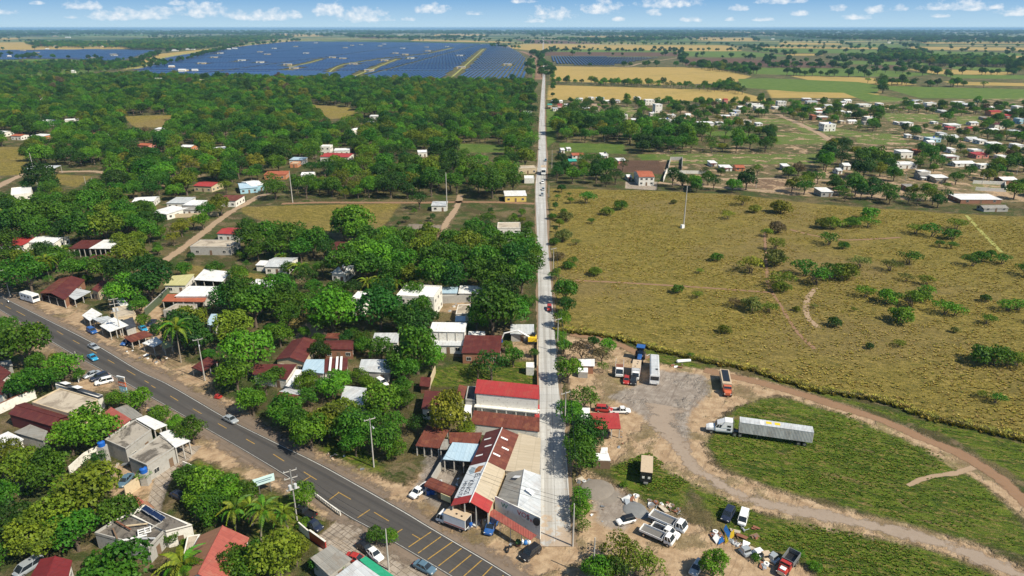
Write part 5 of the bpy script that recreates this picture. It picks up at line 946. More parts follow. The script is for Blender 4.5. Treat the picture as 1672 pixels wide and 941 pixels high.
def hull(e, secs, mat, name='body'):
    """loft of rounded cross sections: (x, half width, z bottom, z top)"""
    mb = MB(); rings = []
    for x, hw, zb, zt in secs:
        k = (zt - zb); rings.append([(x, -hw * .92, zb), (x, -hw, zb + k * .3), (x, -hw * .98, zb + k * .7), (x, -hw * .88, zt - .02), (x, -hw * .5, zt + .02), (x, hw * .5, zt + .02), (x, hw * .88, zt - .02), (x, hw * .98, zb + k * .7), (x, hw, zb + k * .3), (x, hw * .92, zb)])
    n = 10; vs = [p for r in rings for p in r]; fs = [tuple(range(n))[::-1], tuple(range(len(vs) - n, len(vs)))]
    for i in range(len(rings) - 1): fs += [(i * n + j, i * n + (j + 1) % n, (i + 1) * n + (j + 1) % n, (i + 1) * n + j) for j in range(n)]
    mb.add(vs, fs); return pt(mb, name, mat, e)
def sedan(e, mat):
    hull(e, [(-2.2, .7, .35, .78), (-2.05, .84, .28, .95), (-1.2, .88, .25, .98), (0, .88, .25, .92), (1.1, .88, .25, .90), (1.9, .84, .28, .78), (2.2, .68, .35, .62)], mat)
    greenhouse(e, -1.55, -.95, .35, 1.05, .93, 1.40, .76, .60, mat); wheels(e, (-1.35, 1.35), .88, .31); lamps(e, 2.1, .6, .62, -2.16, .75)
def suv(e, mat, roof=None):
    hull(e, [(-2.25, .78, .4, .98), (-2.1, .9, .35, 1.05), (0, .93, .32, 1.05), (1.2, .93, .32, 1.02), (2.0, .88, .35, .92), (2.25, .72, .42, .75)], mat)
    greenhouse(e, -2.15, -1.85, .45, 1.15, 1.03, 1.68, .82, .70, roof or mat); wheels(e, (-1.35, 1.4), .93, .37); lamps(e, 2.18, .62, .75, -2.23, .95)
def pickup(e, mat, bed='black'):
    hull(e, [(-.1, .88, .38, .98), (1.0, .92, .36, 1.0), (2.2, .9, .38, .95), (2.6, .78, .42, .78)], mat)
    hull(e, [(-2.6, .86, .45, .58), (-.1, .88, .42, .58)], mat, 'chassis')
    for s in (-1, 1): mb = MB(); mb.box((-1.37, s * .86, .75), (2.45, .1, .5)); pt(mb, 'bed_side', mat, e)
    mb = MB(); mb.box((-2.6, 0, .75), (.1, 1.66, .5)); pt(mb, 'tailgate', mat, e); mb = MB(); mb.box((-1.36, 0, .61), (2.4, 1.6, .04)); pt(mb, 'bed', bed, e)
    greenhouse(e, -.15, .0, 1.0, 1.55, .98, 1.6, .80, .68, mat); wheels(e, (-1.7, 1.6), .92, .38); lamps(e, 2.5, .62, .75, -2.66, .85)
def van(e, mat):
    hull(e, [(-2.35, .82, .35, 1.1), (-2.2, .9, .3, 1.15), (1.6, .92, .3, 1.12), (2.2, .86, .32, .95), (2.4, .7, .4, .75)], mat)
    greenhouse(e, -2.3, -2.2, 1.1, 1.95, 1.1, 1.85, .88, .80, mat); wheels(e, (-1.4, 1.45), .92, .33); lamps(e, 2.33, .62, .75, -2.35, .9)
    mb = MB(); mb.box((-.6, 0, 1.93), (3.0, 1.55, .04)); pt(mb, 'roof_panel', mat, e)
def cabover(e, x0, mat, w_=1.05, h=2.3, ln=1.7):
    hull(e, [(x0, w_, .55, 1.35), (x0 + ln * .8, w_, .5, 1.35), (x0 + ln, w_ * .95, .55, 1.2)], mat, 'cab'); greenhouse(e, x0 + .02, x0 + .1, x0 + ln * .62, x0 + ln * .93, 1.33, h, w_ * .97, w_ * .85, mat); lamps(e, x0 + ln - .03, .75, .8)
    for s in (-1, 1): mb = MB(); mb.box((x0 + ln * .85, s * (w_ + .15), 1.6), (.08, .2, .36)); pt(mb, 'mirror', 'black', e)
def box_truck(e, mat):
    cabover(e, 1.7, 'white_paint'); mb = MB(); mb.box((-.6, 0, .75), (6.4, .9, .25)); pt(mb, 'chassis', 'steel', e)
    mb = MB(); mb.box((-1.0, 0, 2.05), (4.9, 2.3, 2.2)); pt(mb, 'cargo_box', 'white_paint', e); mb = MB(); mb.box((-1.0, 0, 3.18), (4.94, 2.34, .06)); pt(mb, 'cargo_roof', 'tan_paint', e)
    for s in (-1, 1): mb = MB(); mb.box((-1.0, s * 1.158, 1.2), (4.6, .012, .28)); pt(mb, 'side_stripe', plain('stripe_pink', (.5, .17, .13), .5), e)
    mb = MB(); mb.box((-3.462, 0, 2.1), (.02, 2.0, 1.9)); pt(mb, 'rear_opening', 'black', e); mb = MB(); mb.box((-3.7, -.5, 1.3), (.4, .7, .5)); pt(mb, 'blue_crate', 'tank_blue', e)
    for x, y in ((-2.2, .3), (-1.0, .2), (.6, -.3)): mb = MB(); mb.box((x, y, 3.23), (.4, .35, .06)); pt(mb, 'roof_patch', 'black', e)
    wheels(e, (2.5, -2.2), 1.1, .42); 
def flatbed(e, mat, L=4.6):
    cabover(e, L / 2 - .3, mat, .95, 2.1, 1.6); x0 = -L / 2 - .6; mb = MB(); mb.box((0, 0, .7), (L + .8, .8, .2)); pt(mb, 'chassis', 'steel', e)
    mb = MB(); mb.box((x0 + L / 2, 0, .95), (L, 2.1, .1)); pt(mb, 'bed_floor', plain('bed_grey', (.14, .135, .13), .8), e)
    mb = MB()
    for s in (-1, 1): mb.box((x0 + L / 2, s * 1.05, 1.2), (L, .08, .42))
    mb.box((x0, 0, 1.2), (.08, 2.02, .42)); mb.box((x0 + L, 0, 1.35), (.08, 2.02, .7)); pt(mb, 'bed_side', mat, e); wheels(e, (L / 2 + .5, -L / 2 + .3), 1.0, .38)
def dump_truck(e, mat):
    hull(e, [(.4, 1.1, .7, 2.0), (1.5, 1.1, .7, 2.0)], mat, 'cab'); greenhouse(e, .42, .5, 1.3, 1.5, 1.7, 2.5, 1.02, .95, mat); hull(e, [(1.5, .95, .7, 1.7), (2.7, .85, .7, 1.5), (2.9, .8, .75, 1.2)], mat, 'hood')
    mb = MB(); mb.box((2.95, 0, 1.05), (.1, 1.2, .7)); pt(mb, 'grille', 'chrome', e); mb = MB(); mb.box((2.0, 0, 1.68), (.9, 1.1, .1)); pt(mb, 'hood_panel', 'white_paint', e)
    mb = MB(); mb.box((-.8, 0, .85), (6, .9, .3)); pt(mb, 'chassis', 'black', e); mb = MB(); mb.box((-1.8, 0, 1.25), (3.9, 2.3, .12)); pt(mb, 'bed_floor', 'black', e)
    mb = MB()
    for s in (-1, 1): mb.box((-1.8, s * 1.15, 1.8), (3.9, .1, 1.1))
    mb.box((.12, 0, 1.9), (.1, 2.2, 1.3)); mb.box((-3.72, 0, 1.8), (.1, 2.2, 1.1)); pt(mb, 'bed_side', 'steel', e); wheels(e, (2.0, -2.0, -3.0), 1.15, .5); lamps(e, 2.95, .8, 1.1)
def stake_truck(e, mat):
    cabover(e, 1.4, 'white_paint', 1.1, 2.5, 1.9); mb = MB(); mb.box((-.9, 0, 1.0), (4.8, 2.2, .15)); pt(mb, 'bed_floor', 'rusty', e)
    for x in (-3.1, -1.9, -.7, .5, 1.3):
        for s in (-1, 1): mb = MB(); mb.box((x, s * 1.08, 1.9), (.1, .1, 1.8)); pt(mb, 'stake', 'white_paint', e)
    wheels(e, (2.3, -2.2), 1.05, .45)
def semi(e, mat, trailer=True):
    hull(e, [(8.0, 1.05, .9, 1.9), (9.4, 1.0, .8, 1.75), (10.1, .85, .8, 1.45)], 'white_paint', 'hood'); hull(e, [(4.2, 1.2, .9, 2.1), (8.0, 1.2, .8, 2.0)], 'white_paint', 'cab'); greenhouse(e, 6.6, 6.7, 7.6, 8.15, 1.95, 2.75, 1.15, 1.0, 'white_paint')
    mb = MB(); mb.hexa([(4.2, -1.2, 2.0), (6.9, -1.2, 2.0), (6.9, 1.2, 2.0), (4.2, 1.2, 2.0)], [(4.25, -1.1, 3.7), (6.0, -1.1, 3.7), (6.0, 1.1, 3.7), (4.25, 1.1, 3.7)]); pt(mb, 'sleeper', 'white_paint', e)
    mb = MB(); mb.hexa([(6.0, -1.08, 2.7), (7.7, -1.0, 2.78), (7.7, 1.0, 2.78), (6.0, 1.08, 2.7)], [(6.0, -1.0, 3.65), (6.5, -.9, 3.4), (6.5, .9, 3.4), (6.0, 1.0, 3.65)]); pt(mb, 'roof_fairing', 'white_paint', e)
    for x, z in ((5.0, 2.6), (5.0, 1.7)):
        for s in (-1, 1): mb = MB(); mb.box((x, s * 1.19, z), (.8, .06, .45)); pt(mb, 'side_window', 'glass', e)
    mb = MB(); mb.box((4.6, 0, .85), (9.0, .9, .25)); pt(mb, 'chassis', 'black', e); wheels(e, (8.9, 3.6, 2.4), 1.2, .5); lamps(e, 10.0, .75, 1.1)
    for s in (-1, 1): mb = MB(); mb.tube((4.05, s * 1.1, 1.2), (4.05, s * 1.1, 4.0), .09); pt(mb, 'exhaust_stack', 'chrome', e)
def trailer_box(e, mat):
    L = 16.0; mt = roofmat('trailer_side', (.42, .42, .41), (.56, .56, .54), 'y', rough=.6, metal=.0, sheets=.9, stain=.5, rust=(.24, .16, .1), ramt=.25)
    mb = MB(); mb.box((0, 0, 2.7), (L, 2.55, 2.75)); pt(mb, 'cargo_box', mt, e)
    mb = MB(); mb.box((0, 0, 4.1), (L + .04, 2.6, .06)); pt(mb, 'roof_sheet', RM('zinc', 'y'), e)
    for x in (-.3, 1.6): mb = MB(); mb.box((x, -.2, 4.145), (1.2, 1.0, .03)); pt(mb, 'yellow_patch', 'yellow_paint', e)
    mb = MB(); mb.box((-3.3 + 6.4, .1, 4.145), (.8, 1.6, .03)); pt(mb, 'white_patch', 'white_paint', e)
    mb = MB(); mb.box((0, 0, 1.2), (L, 1.0, .3)); pt(mb, 'chassis', 'black', e); wheels(e, (-5.2, -6.5), 1.2, .5)
    for s in (-1, 1): mb = MB(); mb.box((3.8, s * .8, .6), (.15, .15, 1.1)); pt(mb, 'landing_leg', 'steel', e)
    for s in (-1, 1): mb = MB(); mb.box((-L / 2 - .03, s * .62, 2.7), (.05, 1.2, 2.6)); pt(mb, 'rear_door', 'tan_paint', e)
def bus(e, mat, L=13.5):
    mb = MB(); mb.box((0, 0, 1.9), (L, 2.5, 2.6)); pt(mb, 'body', 'white_paint', e)
    mb = MB(); mb.hexa([(-L / 2, -1.25, 3.2), (L / 2, -1.25, 3.2), (L / 2, 1.25, 3.2), (-L / 2, 1.25, 3.2)], [(-L / 2 + .1, -.95, 3.42), (L / 2 - .2, -.95, 3.42), (L / 2 - .2, .95, 3.42), (-L / 2 + .1, .95, 3.42)]); pt(mb, 'roof', RM('zinc', 'y'), e)
    mb = MB(); mb.box((L / 2 - 3.2, .5, 3.47), (.7, .6, .12)); pt(mb, 'roof_hatch', 'black', e)
    mb = MB(); mb.box((L / 2 + .01, 0, 2.3), (.06, 2.2, 1.1)); pt(mb, 'windscreen', 'glass', e)
    for s in (-1, 1): mb = MB(); mb.box((0, s * 1.26, 2.3), (L - 1.2, .04, .75)); pt(mb, 'side_window', 'glass', e)
    wheels(e, (L / 2 - 2.4, -L / 2 + 3.2), 1.26, .5); lamps(e, L / 2 + .03, .9, .95)
def long_flat_truck(e, mat):
    hull(e, [(3.6, 1.1, .7, 2.0), (5.0, 1.1, .7, 1.9)], mat, 'cab'); greenhouse(e, 3.62, 3.7, 4.6, 4.95, 1.75, 2.5, 1.02, .95, mat); hull(e, [(5.0, .95, .7, 1.6), (6.2, .85, .75, 1.4)], mat, 'hood')
    mb = MB(); mb.box((-.8, 0, 1.9), (8.2, 2.4, 1.5)); pt(mb, 'cargo_body', 'tan_paint', e); mb = MB(); mb.box((-1.2, 0, 2.67), (6.6, 1.75, .06)); pt(mb, 'dark_tarp', 'black', e)
    mb = MB(); mb.box((0, 0, .9), (9, .9, .3)); pt(mb, 'chassis', 'black', e); wheels(e, (5.2, -2.6, -3.8), 1.15, .5); lamps(e, 6.2, .75, 1.1)
def crate_truck(e, mat):   # dark open rear box body with a cream roof
    mb = MB(); mb.box((0, 0, 2.0), (6.0, 2.4, 2.4)); pt(mb, 'cargo_box', 'black', e); mb = MB(); mb.box((0, 0, 3.24), (6.1, 2.5, .08)); pt(mb, 'cargo_roof', 'tan_paint', e)
    for s in (-1, 1): mb = MB(); mb.box((-3.03, s * .6, 1.9), (.06, .5, .5)); pt(mb, 'rear_lamp', 'lamp', e)
    cabover(e, 3.1, 'white_paint', 1.05, 2.5, 1.7); mb = MB(); mb.box((.5, 0, .7), (8, .9, .2)); pt(mb, 'chassis', 'steel', e); wheels(e, (4.0, -1.8), 1.1, .45)
def tractor(e, mat):
    hull(e, [(-.3, .45, .8, 1.3), (1.6, .4, .8, 1.3), (1.8, .3, .85, 1.2)], mat, 'hood'); mb = MB(); mb.box((-.8, 0, 1.9), (1.3, 1.3, 1.5)); pt(mb, 'cab', 'glass', e); mb = MB(); mb.box((-.8, 0, 2.7), (1.6, 1.6, .12)); pt(mb, 'roof', mat, e)
    wheels(e, (-.9,), .95, .8, .4); wheels(e, (1.3,), .8, .45, .25)
def hulk(e, mat):
    hull(e, [(-.9, .85, .1, .6), (.2, .9, .1, .7), (.9, .8, .1, .55)], mat, 'cab_shell'); mb = MB(); mb.hexa([(-.8, -.75, .65), (.5, -.8, .7), (.5, .8, .7), (-.8, .75, .65)], [(-.6, -.65, 1.25), (.3, -.65, 1.25), (.3, .65, 1.25), (-.6, .65, 1.25)]); pt(mb, 'cab_roof', mat, e)
    mb = MB(); mb.box((.52, 0, .95), (.06, 1.2, .4)); pt(mb, 'window_hole', 'black', e)
def motorcycle(e, mat):
    for x in (-.65, .65): mb = MB(); mb.tube((x, -.06, .3), (x, .06, .3), .3, .3, 14); pt(mb, 'wheel', 'rubber', e)
    mb = MB(); mb.path([(-.5, 0, .65), (.3, 0, .75), (.65, 0, .3)], [.12, .12, .05]); pt(mb, 'frame', mat, e); mb = MB(); mb.tube((.45, -.35, 1.0), (.45, .35, 1.0), .03); pt(mb, 'handlebar', 'steel', e)
    mb = MB(); mb.box((-.3, 0, .82), (.7, .26, .12)); pt(mb, 'seat', 'black', e); mb = MB(); mb.box((.15, 0, .85), (.35, .28, .2)); pt(mb, 'fuel_tank', 'silver_paint', e)
def camper(e, mat):
    mb = MB(); mb.box((0, 0, 1.75), (7.6, 2.4, 2.5)); pt(mb, 'body', 'white_paint', e); mb = MB(); mb.box((-.1, 0, 3.04), (7.3, 2.2, .1)); pt(mb, 'roof', 'white_paint', e)
    mb = MB(); mb.box((3.81, 0, 2.1), (.05, 2.1, 1.0)); pt(mb, 'rear_opening', 'glass', e)
    for x in (-2.4, -.6, 1.4): mb = MB(); mb.box((x, -1.21, 2.1), (.9, .05, .6)); pt(mb, 'window', 'glass', e)
    wheels(e, (-1.4, 1.9), 1.21, .4)
VN = {sedan: ('parked_car', 'car'), suv: ('parked_car', 'car'), pickup: ('pickup_truck', 'pickup truck'), van: ('van', 'van'), box_truck: ('box_truck', 'truck'), flatbed: ('flatbed_truck', 'truck'), dump_truck: ('dump_truck', 'truck'), stake_truck: ('stake_truck', 'truck'), semi: ('semi_tractor', 'truck'),
      bus: ('bus', 'bus'), long_flat_truck: ('cargo_truck', 'truck'), crate_truck: ('box_truck', 'truck'), tractor: ('tractor', 'tractor'), hulk: ('scrap_cab', 'scrap'), motorcycle: ('motorcycle', 'motorcycle'), trailer_box: ('semi_trailer', 'trailer'), camper: ('camper_trailer', 'trailer')}
def veh(fn, rear, front, mat, label, z=0.0, s=1.0, land=None, name=None, hc=.7, **k):
    a, b = G(*rear, hc), G(*front, hc); c = (a + b) / 2; an = math.atan2((b - a).y, (b - a).x); nm, cat = VN[fn]
    e = empty(name or nm, (c.x, c.y, z), an, label, cat); e.scale = (s, s, s); fn(e, mat, **k); LAND.append((c.x, c.y, land)) if land else None; FOOT.append((c.x, c.y, 2.5)); return e
veh(sedan, (673,914), (714,934), 'slate_paint', 'blue grey sedan parked on the concrete apron at the bottom edge', hc=.9, land='the blue grey sedan')
veh(sedan, (599,892), (622,912), 'white_paint', 'white car parked right beside the green canopy', hc=.9, land='the white car by the green canopy')
veh(sedan, (588,886), (606,899), 'black', 'black car half hidden behind the white car and tree', hc=.9)
veh(sedan, (569,906), (594,914), 'red_paint', 'dusty red car at the upper end of the green canopy', hc=.9)
veh(pickup, (515,843), (481,826), 'black', 'black pickup parked behind the white balustrade', hc=.9, land='the black pickup by the balustrade')
veh(pickup, (497,846), (522,862), 'navy_paint', 'dark blue pickup with a rusty load beside the black pickup', hc=.9)
veh(pickup, (697,791), (674,808), 'white_paint', 'white pickup with dark bed on the dirt beside the round kiosk', hc=.9, bed='navy_paint', land='the white pickup by the kiosk')
veh(box_truck, (764,856), (716,838), 'white_paint', 'white box truck parked along the highway in front of the shop', hc=1.6, land='the white box truck')
veh(sedan, (790,846), (812,852), 'blue_paint', 'bright blue car under the eave between the red roofs', hc=.8) if False else veh(suv, (806,850), (798,866), 'blue_paint', 'bright blue car tucked under the long red awning', hc=.9)
veh(suv, (878,892), (854,910), 'black', 'black SUV nose down at the foot of the concrete street', hc=.9, land='the black SUV on the corner')
veh(motorcycle, (829,898), (836,888), 'black', 'dark motorcycle standing on the dirt left of the black SUV', s=1.2)
veh(sedan, (367,680), (386,689), 'silver_paint', 'silver blue sedan driving on the highway towards the camera', z=.06)
veh(sedan, (140,559), (166,573), 'silver_paint', 'pale silver sedan driving on the far lane of the highway', z=.06)
veh(sedan, (144,578), (159,589), 'teal_paint', 'sky blue sedan driving on the near lane of the highway', z=.06)
veh(motorcycle, (10,490), (16,494), 'silver_paint', 'small motorcycle on the highway at the far left', z=.06)
veh(sedan, (159,607), (140,614), 'silver_paint', 'silver car parked leftmost in the row of three by the workshop', hc=.8)
veh(suv, (172,611), (151,619), 'navy_paint', 'dark blue SUV parked in the middle of the row of three', hc=.8)
veh(suv, (182,619), (157,625), 'white_paint', 'white SUV parked rightmost in the row of three by the workshop', hc=.8, land='the white SUV by the workshop')
veh(suv, (144,536), (156,543), 'blue_paint', 'blue and white SUV in front of the white shop awnings', hc=.8)
veh(camper, (33,480), (64,489), 'white_paint', 'long white camper trailer beside the highway near the left pole', hc=1.7, land='the long white camper')
veh(sedan, (212,554), (202,560), 'blue_paint', 'blue car poking out of the maroon carport', hc=.8)
veh(sedan, (226,555), (212,563), 'black', 'black car parked under the maroon carport', hc=.8)
veh(sedan, (252,522), (242,530), 'navy_paint', 'dark blue car parked behind the shop cluster near the green wall', hc=.8)
veh(sedan, (229,532), (238,539), 'teal_paint', 'pale blue car nearest the shop cluster under the small tree', hc=.8)
veh(pickup, (246,667), (261,680), 'navy_paint', 'dark pickup parked between two round trees by the highway', hc=.8)
veh(van, (62,914), (30,934), 'silver_paint', 'pale blue station wagon at the bottom left corner', hc=1, land='the pale blue station wagon')
veh(sedan, (211,776), (198,790), 'slate_paint', 'dark teal car in the yard below the blue roof tank', hc=.8)
veh(sedan, (286,805), (300,812), 'navy_paint', 'dark car hidden under trees beside the curved driveway', hc=.8)
veh(suv, (617,620), (630,628), 'white_paint', 'white car parked under trees below the pale grey roof', hc=.8)
veh(sedan, (316,645), (322,646), 'red_paint', 'orange red car wreck beside the highway') if False else veh(hulk, (350,645), (362,647), 'red_paint', 'small orange red car shell beside the highway verge', s=.85)
# right side yard
sm = veh(semi, (1218,716), (1174,703), 'white_paint', 'white sleeper cab semi tractor coupled to the long grey trailer', hc=1.3) if False else None
ta, tb = G(1319, 716, 1.6), G(1212, 701, 1.6); td = (tb - ta).normalized(); tang = math.atan2(td.y, td.x)
ce = (ta + tb) / 2; tr = empty('semi_trailer', (ce.x, ce.y, 0), tang, 'long grey box semi trailer with yellow roof patches on the grass', 'trailer'); trailer_box(tr, None); LAND.append((ce.x, ce.y, 'the long grey trailer')); FOOT.append((ce.x, ce.y, 10))
q = ce + td * (8.2 + 1.9 - 4.2 + 0.2); tq = empty('semi_tractor', (q.x - td.x * .8, q.y - td.y * .8, 0), tang + .03, 'white sleeper cab truck tractor at the head of the long grey trailer', 'truck'); semi(tq, None)
veh(bus, (1068,584), (1069,623), 'white_paint', 'long white bus facing the camera at the top of the yard', hc=1.9, L=12.5, land='the long white bus')
veh(stake_truck, (1012,592), (1011,614), 'white_paint', 'white truck with open stake bed, leftmost in the upper yard', hc=1.2, land='the white stake truck')
veh(box_truck, (1040,596), (1037,616), 'white_paint', 'white and beige box truck between the stake truck and bus', hc=1.5)
veh(tractor, (1046,580), (1043,591), 'blue_paint', 'blue tractor behind the beige box truck', s=1.5)
veh(sedan, (1024,612), (1022,626), 'red_paint', 'dark red car in front of the white stake truck', hc=.8)
veh(suv, (1035,613), (1034,628), 'black', 'black vehicle right of the dark red car', hc=.8)
veh(long_flat_truck, (1182,608), (1188,638), 'orange_paint', 'old orange cab truck with dark covered load on the grass', hc=1.6, land='the old orange cab truck')
veh(crate_truck, (1055,781), (1056,757), 'white_paint', 'dark open box body truck with cream roof on the grass', hc=1.5, land='the dark box truck')
veh(suv, (979,666), (993,667), 'red_paint', 'red vehicle behind the red carport roof', hc=.9)
veh(pickup, (1003,669), (1022,669), 'white_paint', 'white pickup at the right rear corner of the red carport', hc=.9)
veh(hulk, (982,707), (992,709), 'black', 'dark scrap machine lying in front of the red carport', s=1.4)
veh(suv, (1032,845), (1012,850), 'white_paint', 'small white SUV with black roof alone on the dirt', hc=.9, roof='black', s=.85, land='the small white SUV')
veh(flatbed, (1062,838), (1115,861), 'white_paint', 'white flatbed truck, rearmost of three beside the scrap', hc=1.2, s=1.12)
veh(pickup, (1070,857), (1104,872), 'white_paint', 'white pickup parked between the two white flatbed trucks', hc=1.1, s=1.05)
veh(flatbed, (1048,861), (1094,881), 'white_paint', 'white flatbed truck, nearest the camera in the dirt yard', hc=1.2, land='the nearest white flatbed')
veh(suv, (1195,828), (1183,849), 'navy_paint', 'dark navy car on the grass left of the white van', hc=.9, land='the dark navy car')
veh(van, (1217,832), (1211,853), 'white_paint', 'white van with green tinted windscreen on the grass', hc=1.1, s=.9)
veh(dump_truck, (1297,903), (1274,934), 'red_paint', 'red dump truck with empty black bed at the bottom edge', hc=1.6, s=.9, land='the red dump truck')
veh(sedan, (1143,918), (1134,932), 'silver_paint', 'pale blue car half covered by the round tree', hc=.8)
for rr, ff, mt, lb in (((1215,896), (1221,902), 'silver_paint', 'grey scrap cab, leftmost of the row near the dump truck'), ((1236,900), (1242,906), 'white_paint', 'white scrap cab with teal sheet behind it'), ((1249,904), (1254,911), 'tan_paint', 'beige scrap cab third in the row near the dump truck'), ((1260,908), (1266,912), 'silver_paint', 'pale blue scrap cab nearest the red dump truck')):
    veh(hulk, rr, ff, mt, lb, s=1.05)
# traffic on the concrete street
veh(box_truck, (888,272), (887,290), 'white_paint', 'white truck blocking the concrete street beyond the pasture corner', z=.1, hc=1.6, s=1.5, land='the white truck on the street')
for i, (px, py, mt, lb) in enumerate([(886,298,'white_paint','white car first behind the truck on the street'), (887,309,'silver_paint','silver car second behind the truck on the street'), (885.5,318,'silver_paint','silver grey car third behind the truck on the street'), (891,262,'slate_paint','dark car on the street just beyond the truck'), (897,503,'red_paint','small red car driving on the concrete street'), (882,243,'white_paint','tiny white car far along the concrete street')]):
    veh(suv, (px, py - 3), (px - .3, py + 3), mt, lb, z=.1, s=.9 if i else 1)
# ---------------------------------------------------------------- poles and power lines
POLES = []
def pole(base, top, label, arms=2, r=.17, lamp=False, name='utility_pole', xf=False, mat='post'):
    b = G(*base); x, y = (top[0] - CX) / F, (CY - top[1]) / F; d = Vector((x, CP + y * SP, -SP + y * CP)); t = b.y / d.y; hgt = max(5, min(CH + d.z * t, 26))
    e = empty(name, tuple(b), R_(30), label, 'pole'); mb = MB(); mb.tube((0, 0, -.1), (0, 0, hgt), r, r * .55, 10); mb.build('shaft', M[mat], e)
    for k in range(arms):
        z = hgt - .4 - k * 1.6; mb = MB(); mb.box((0, .12, z), (2.6, .12, .14)); mb.build('crossarm', M['post'], e)
        for x_ in (-1.15, 0, 1.15): mb = MB(); mb.tube((x_, .12, z + .07), (x_, .12, z + .36), .07, .05, 6); mb.build('insulator', M['galv'], e)
    if xf:
        for s in (-.5, .5): mb = MB(); mb.tube((s, -.35, hgt - 4.2), (s, -.35, hgt - 3.2), .3, .3, 12); mb.build('transformer', M['galv'], e)
        mb = MB(); mb.box((0, -.2, hgt - 4.3), (2.4, .5, .1)); mb.build('crossarm', M['post'], e)
    if lamp: mb = MB(); mb.path([(0, 0, hgt - 2), (0, -1.3, hgt - 1.2), (0, -1.9, hgt - 1.2)], [.05, .05, .05]); mb.box((0, -2.1, hgt - 1.22), (.3, .6, .12)); mb.build('lamp_arm', M['galv'], e)
    POLES.append((b.x, b.y, hgt)); return e
def wire(p, q, label, n=3, sag=1.0, off=1.1):
    (x0, y0, z0), (x1, y1, z1) = p, q; d = Vector((x1 - x0, y1 - y0, 0)).normalized(); nn = Vector((-d.y, d.x, 0))
    e = empty('power_line', (x0, y0, 0), 0, label, 'power line', 'power lines between the poles')
    for k in range(n):
        o = nn * (k - (n - 1) / 2) * off; pts = []
        for i in range(11):
            f = i / 10; pts.append((o.x + (x1 - x0) * f, o.y + (y1 - y0) * f, z0 + (z1 - z0) * f - sag * 4 * f * (1 - f) - .05))
        mb = MB(); mb.path(pts, [.032] * 11, 4); mb.build('wire', M['black'], e)
pole((17,485), (3,440), 'leaning concrete pole at the far left beside the highway', 1)
pole((130,606), (121,574), 'short grey pole with lamp above the three parked cars', 0, lamp=True)
pole((198,548), (180,487), 'concrete pole in front of the white shop awnings', 2, xf=True)
pole((335,622), (317,553), 'white concrete pole beside the maroon roadside stall', 1, lamp=True)
pole((610.5,763), (604.7,683), 'tall white concrete pole in front of the olive trees', 1, lamp=True)
pole((485,850), (466,767), 'tall pole with crossarms and transformers behind the black pickup', 2, xf=True)
pole((635,931), (625,864), 'pale pole rising in front of the round tree at the bottom', 0)
pole((935,892), (937,823), 'white pole at the near end of the concrete street', 0, r=.2)
pole((922,702), (922.7,640), 'second nearest white pole on the right side of the concrete street', 1)
pole((968,945), (969,878), 'grey pole at the bottom edge beside the large loose tree', 0)
pole((910,575), (909,520), 'third nearest pole on the right side of the concrete street', 1)
pole((903,450), (902,405), 'slender pole beside the street opposite the dense trees', 1)
pole((458,537), (457,515), 'short white pole amid the trees left of centre', 0)
pole((478,331), (472,280), 'white concrete pole at the left corner of the central field', 0, r=.28)
pole((730,344), (727,282), 'white concrete pole beside the grey roofed house', 0, r=.28)
pole((185,318), (178,282), 'white pole standing in the left forest', 0, r=.24)
pole((64,314), (43,250), 'tall slanting looking pole beside the dark tree on the left', 0, r=.24)
pole((1116,371.5), (1126,304), 'tall lone white mast in the dry pasture', 0, r=.30, name='mast', land=None) if False else pole((1116,371.5), (1126,304), 'tall lone white mast in the dry pasture', 0, r=.32, name='mast')
pole((1030,470), (1030.5,462), 'x', 0) if False else None
mb = MB(); e = bpy.data.objects[[o.name for o in bpy.data.objects if o.get('label') == 'tall lone white mast in the dry pasture'][0]]; mb.box((-1.3, -.6, .8), (1.6, 1.2, 1.6)); mb.build('control_box', M['white_paint'], e)
for (bx, by, tx, ty, lb) in [(896,322,896,300,'wooden pole at the pasture corner of the street'),(901,275,900,245,'slender pole right of the street beyond the white truck'),(1234,309,1236,290,'thin pole beside the brown plot right of the pasture'),(1478,296,1479,282,'thin pole in front of the long white barn'),(1603,302,1607,285,'thin pole near the walled green plot'),(1660,285,1668,272,'thin pole near the right edge of the village'),(152,304,147,290,'thin leaning wooden pole in the left clearing'),(141,306,136,288,'thinner wooden pole left of the other one'),(987,232,986,222,'pole beside the green strip')]:
    pole((bx, by), (tx, ty), lb, 0, r=.16)
for i, (a_, b_, s_) in enumerate([(0, 2, 2), (2, 3, 1.5), (3, 4, 2.5), (5, 6, 1.2), (7, 8, 1.2), (8, 10, 1.5), (10, 11, 1.5), (4, 7, 2.5)]):
    wire(POLES[a_], POLES[b_], 'thin black wires sagging between poles %s' % ['beside the far shop cluster', 'from the shop cluster to the stall pole', 'along the far verge of the highway', 'crossing the highway bend to the tall pole', 'over the palm garden', 'at the near end of the street', 'along the middle of the street', 'along the far part of the street', 'across the corner shop roofs'][i], sag=s_)
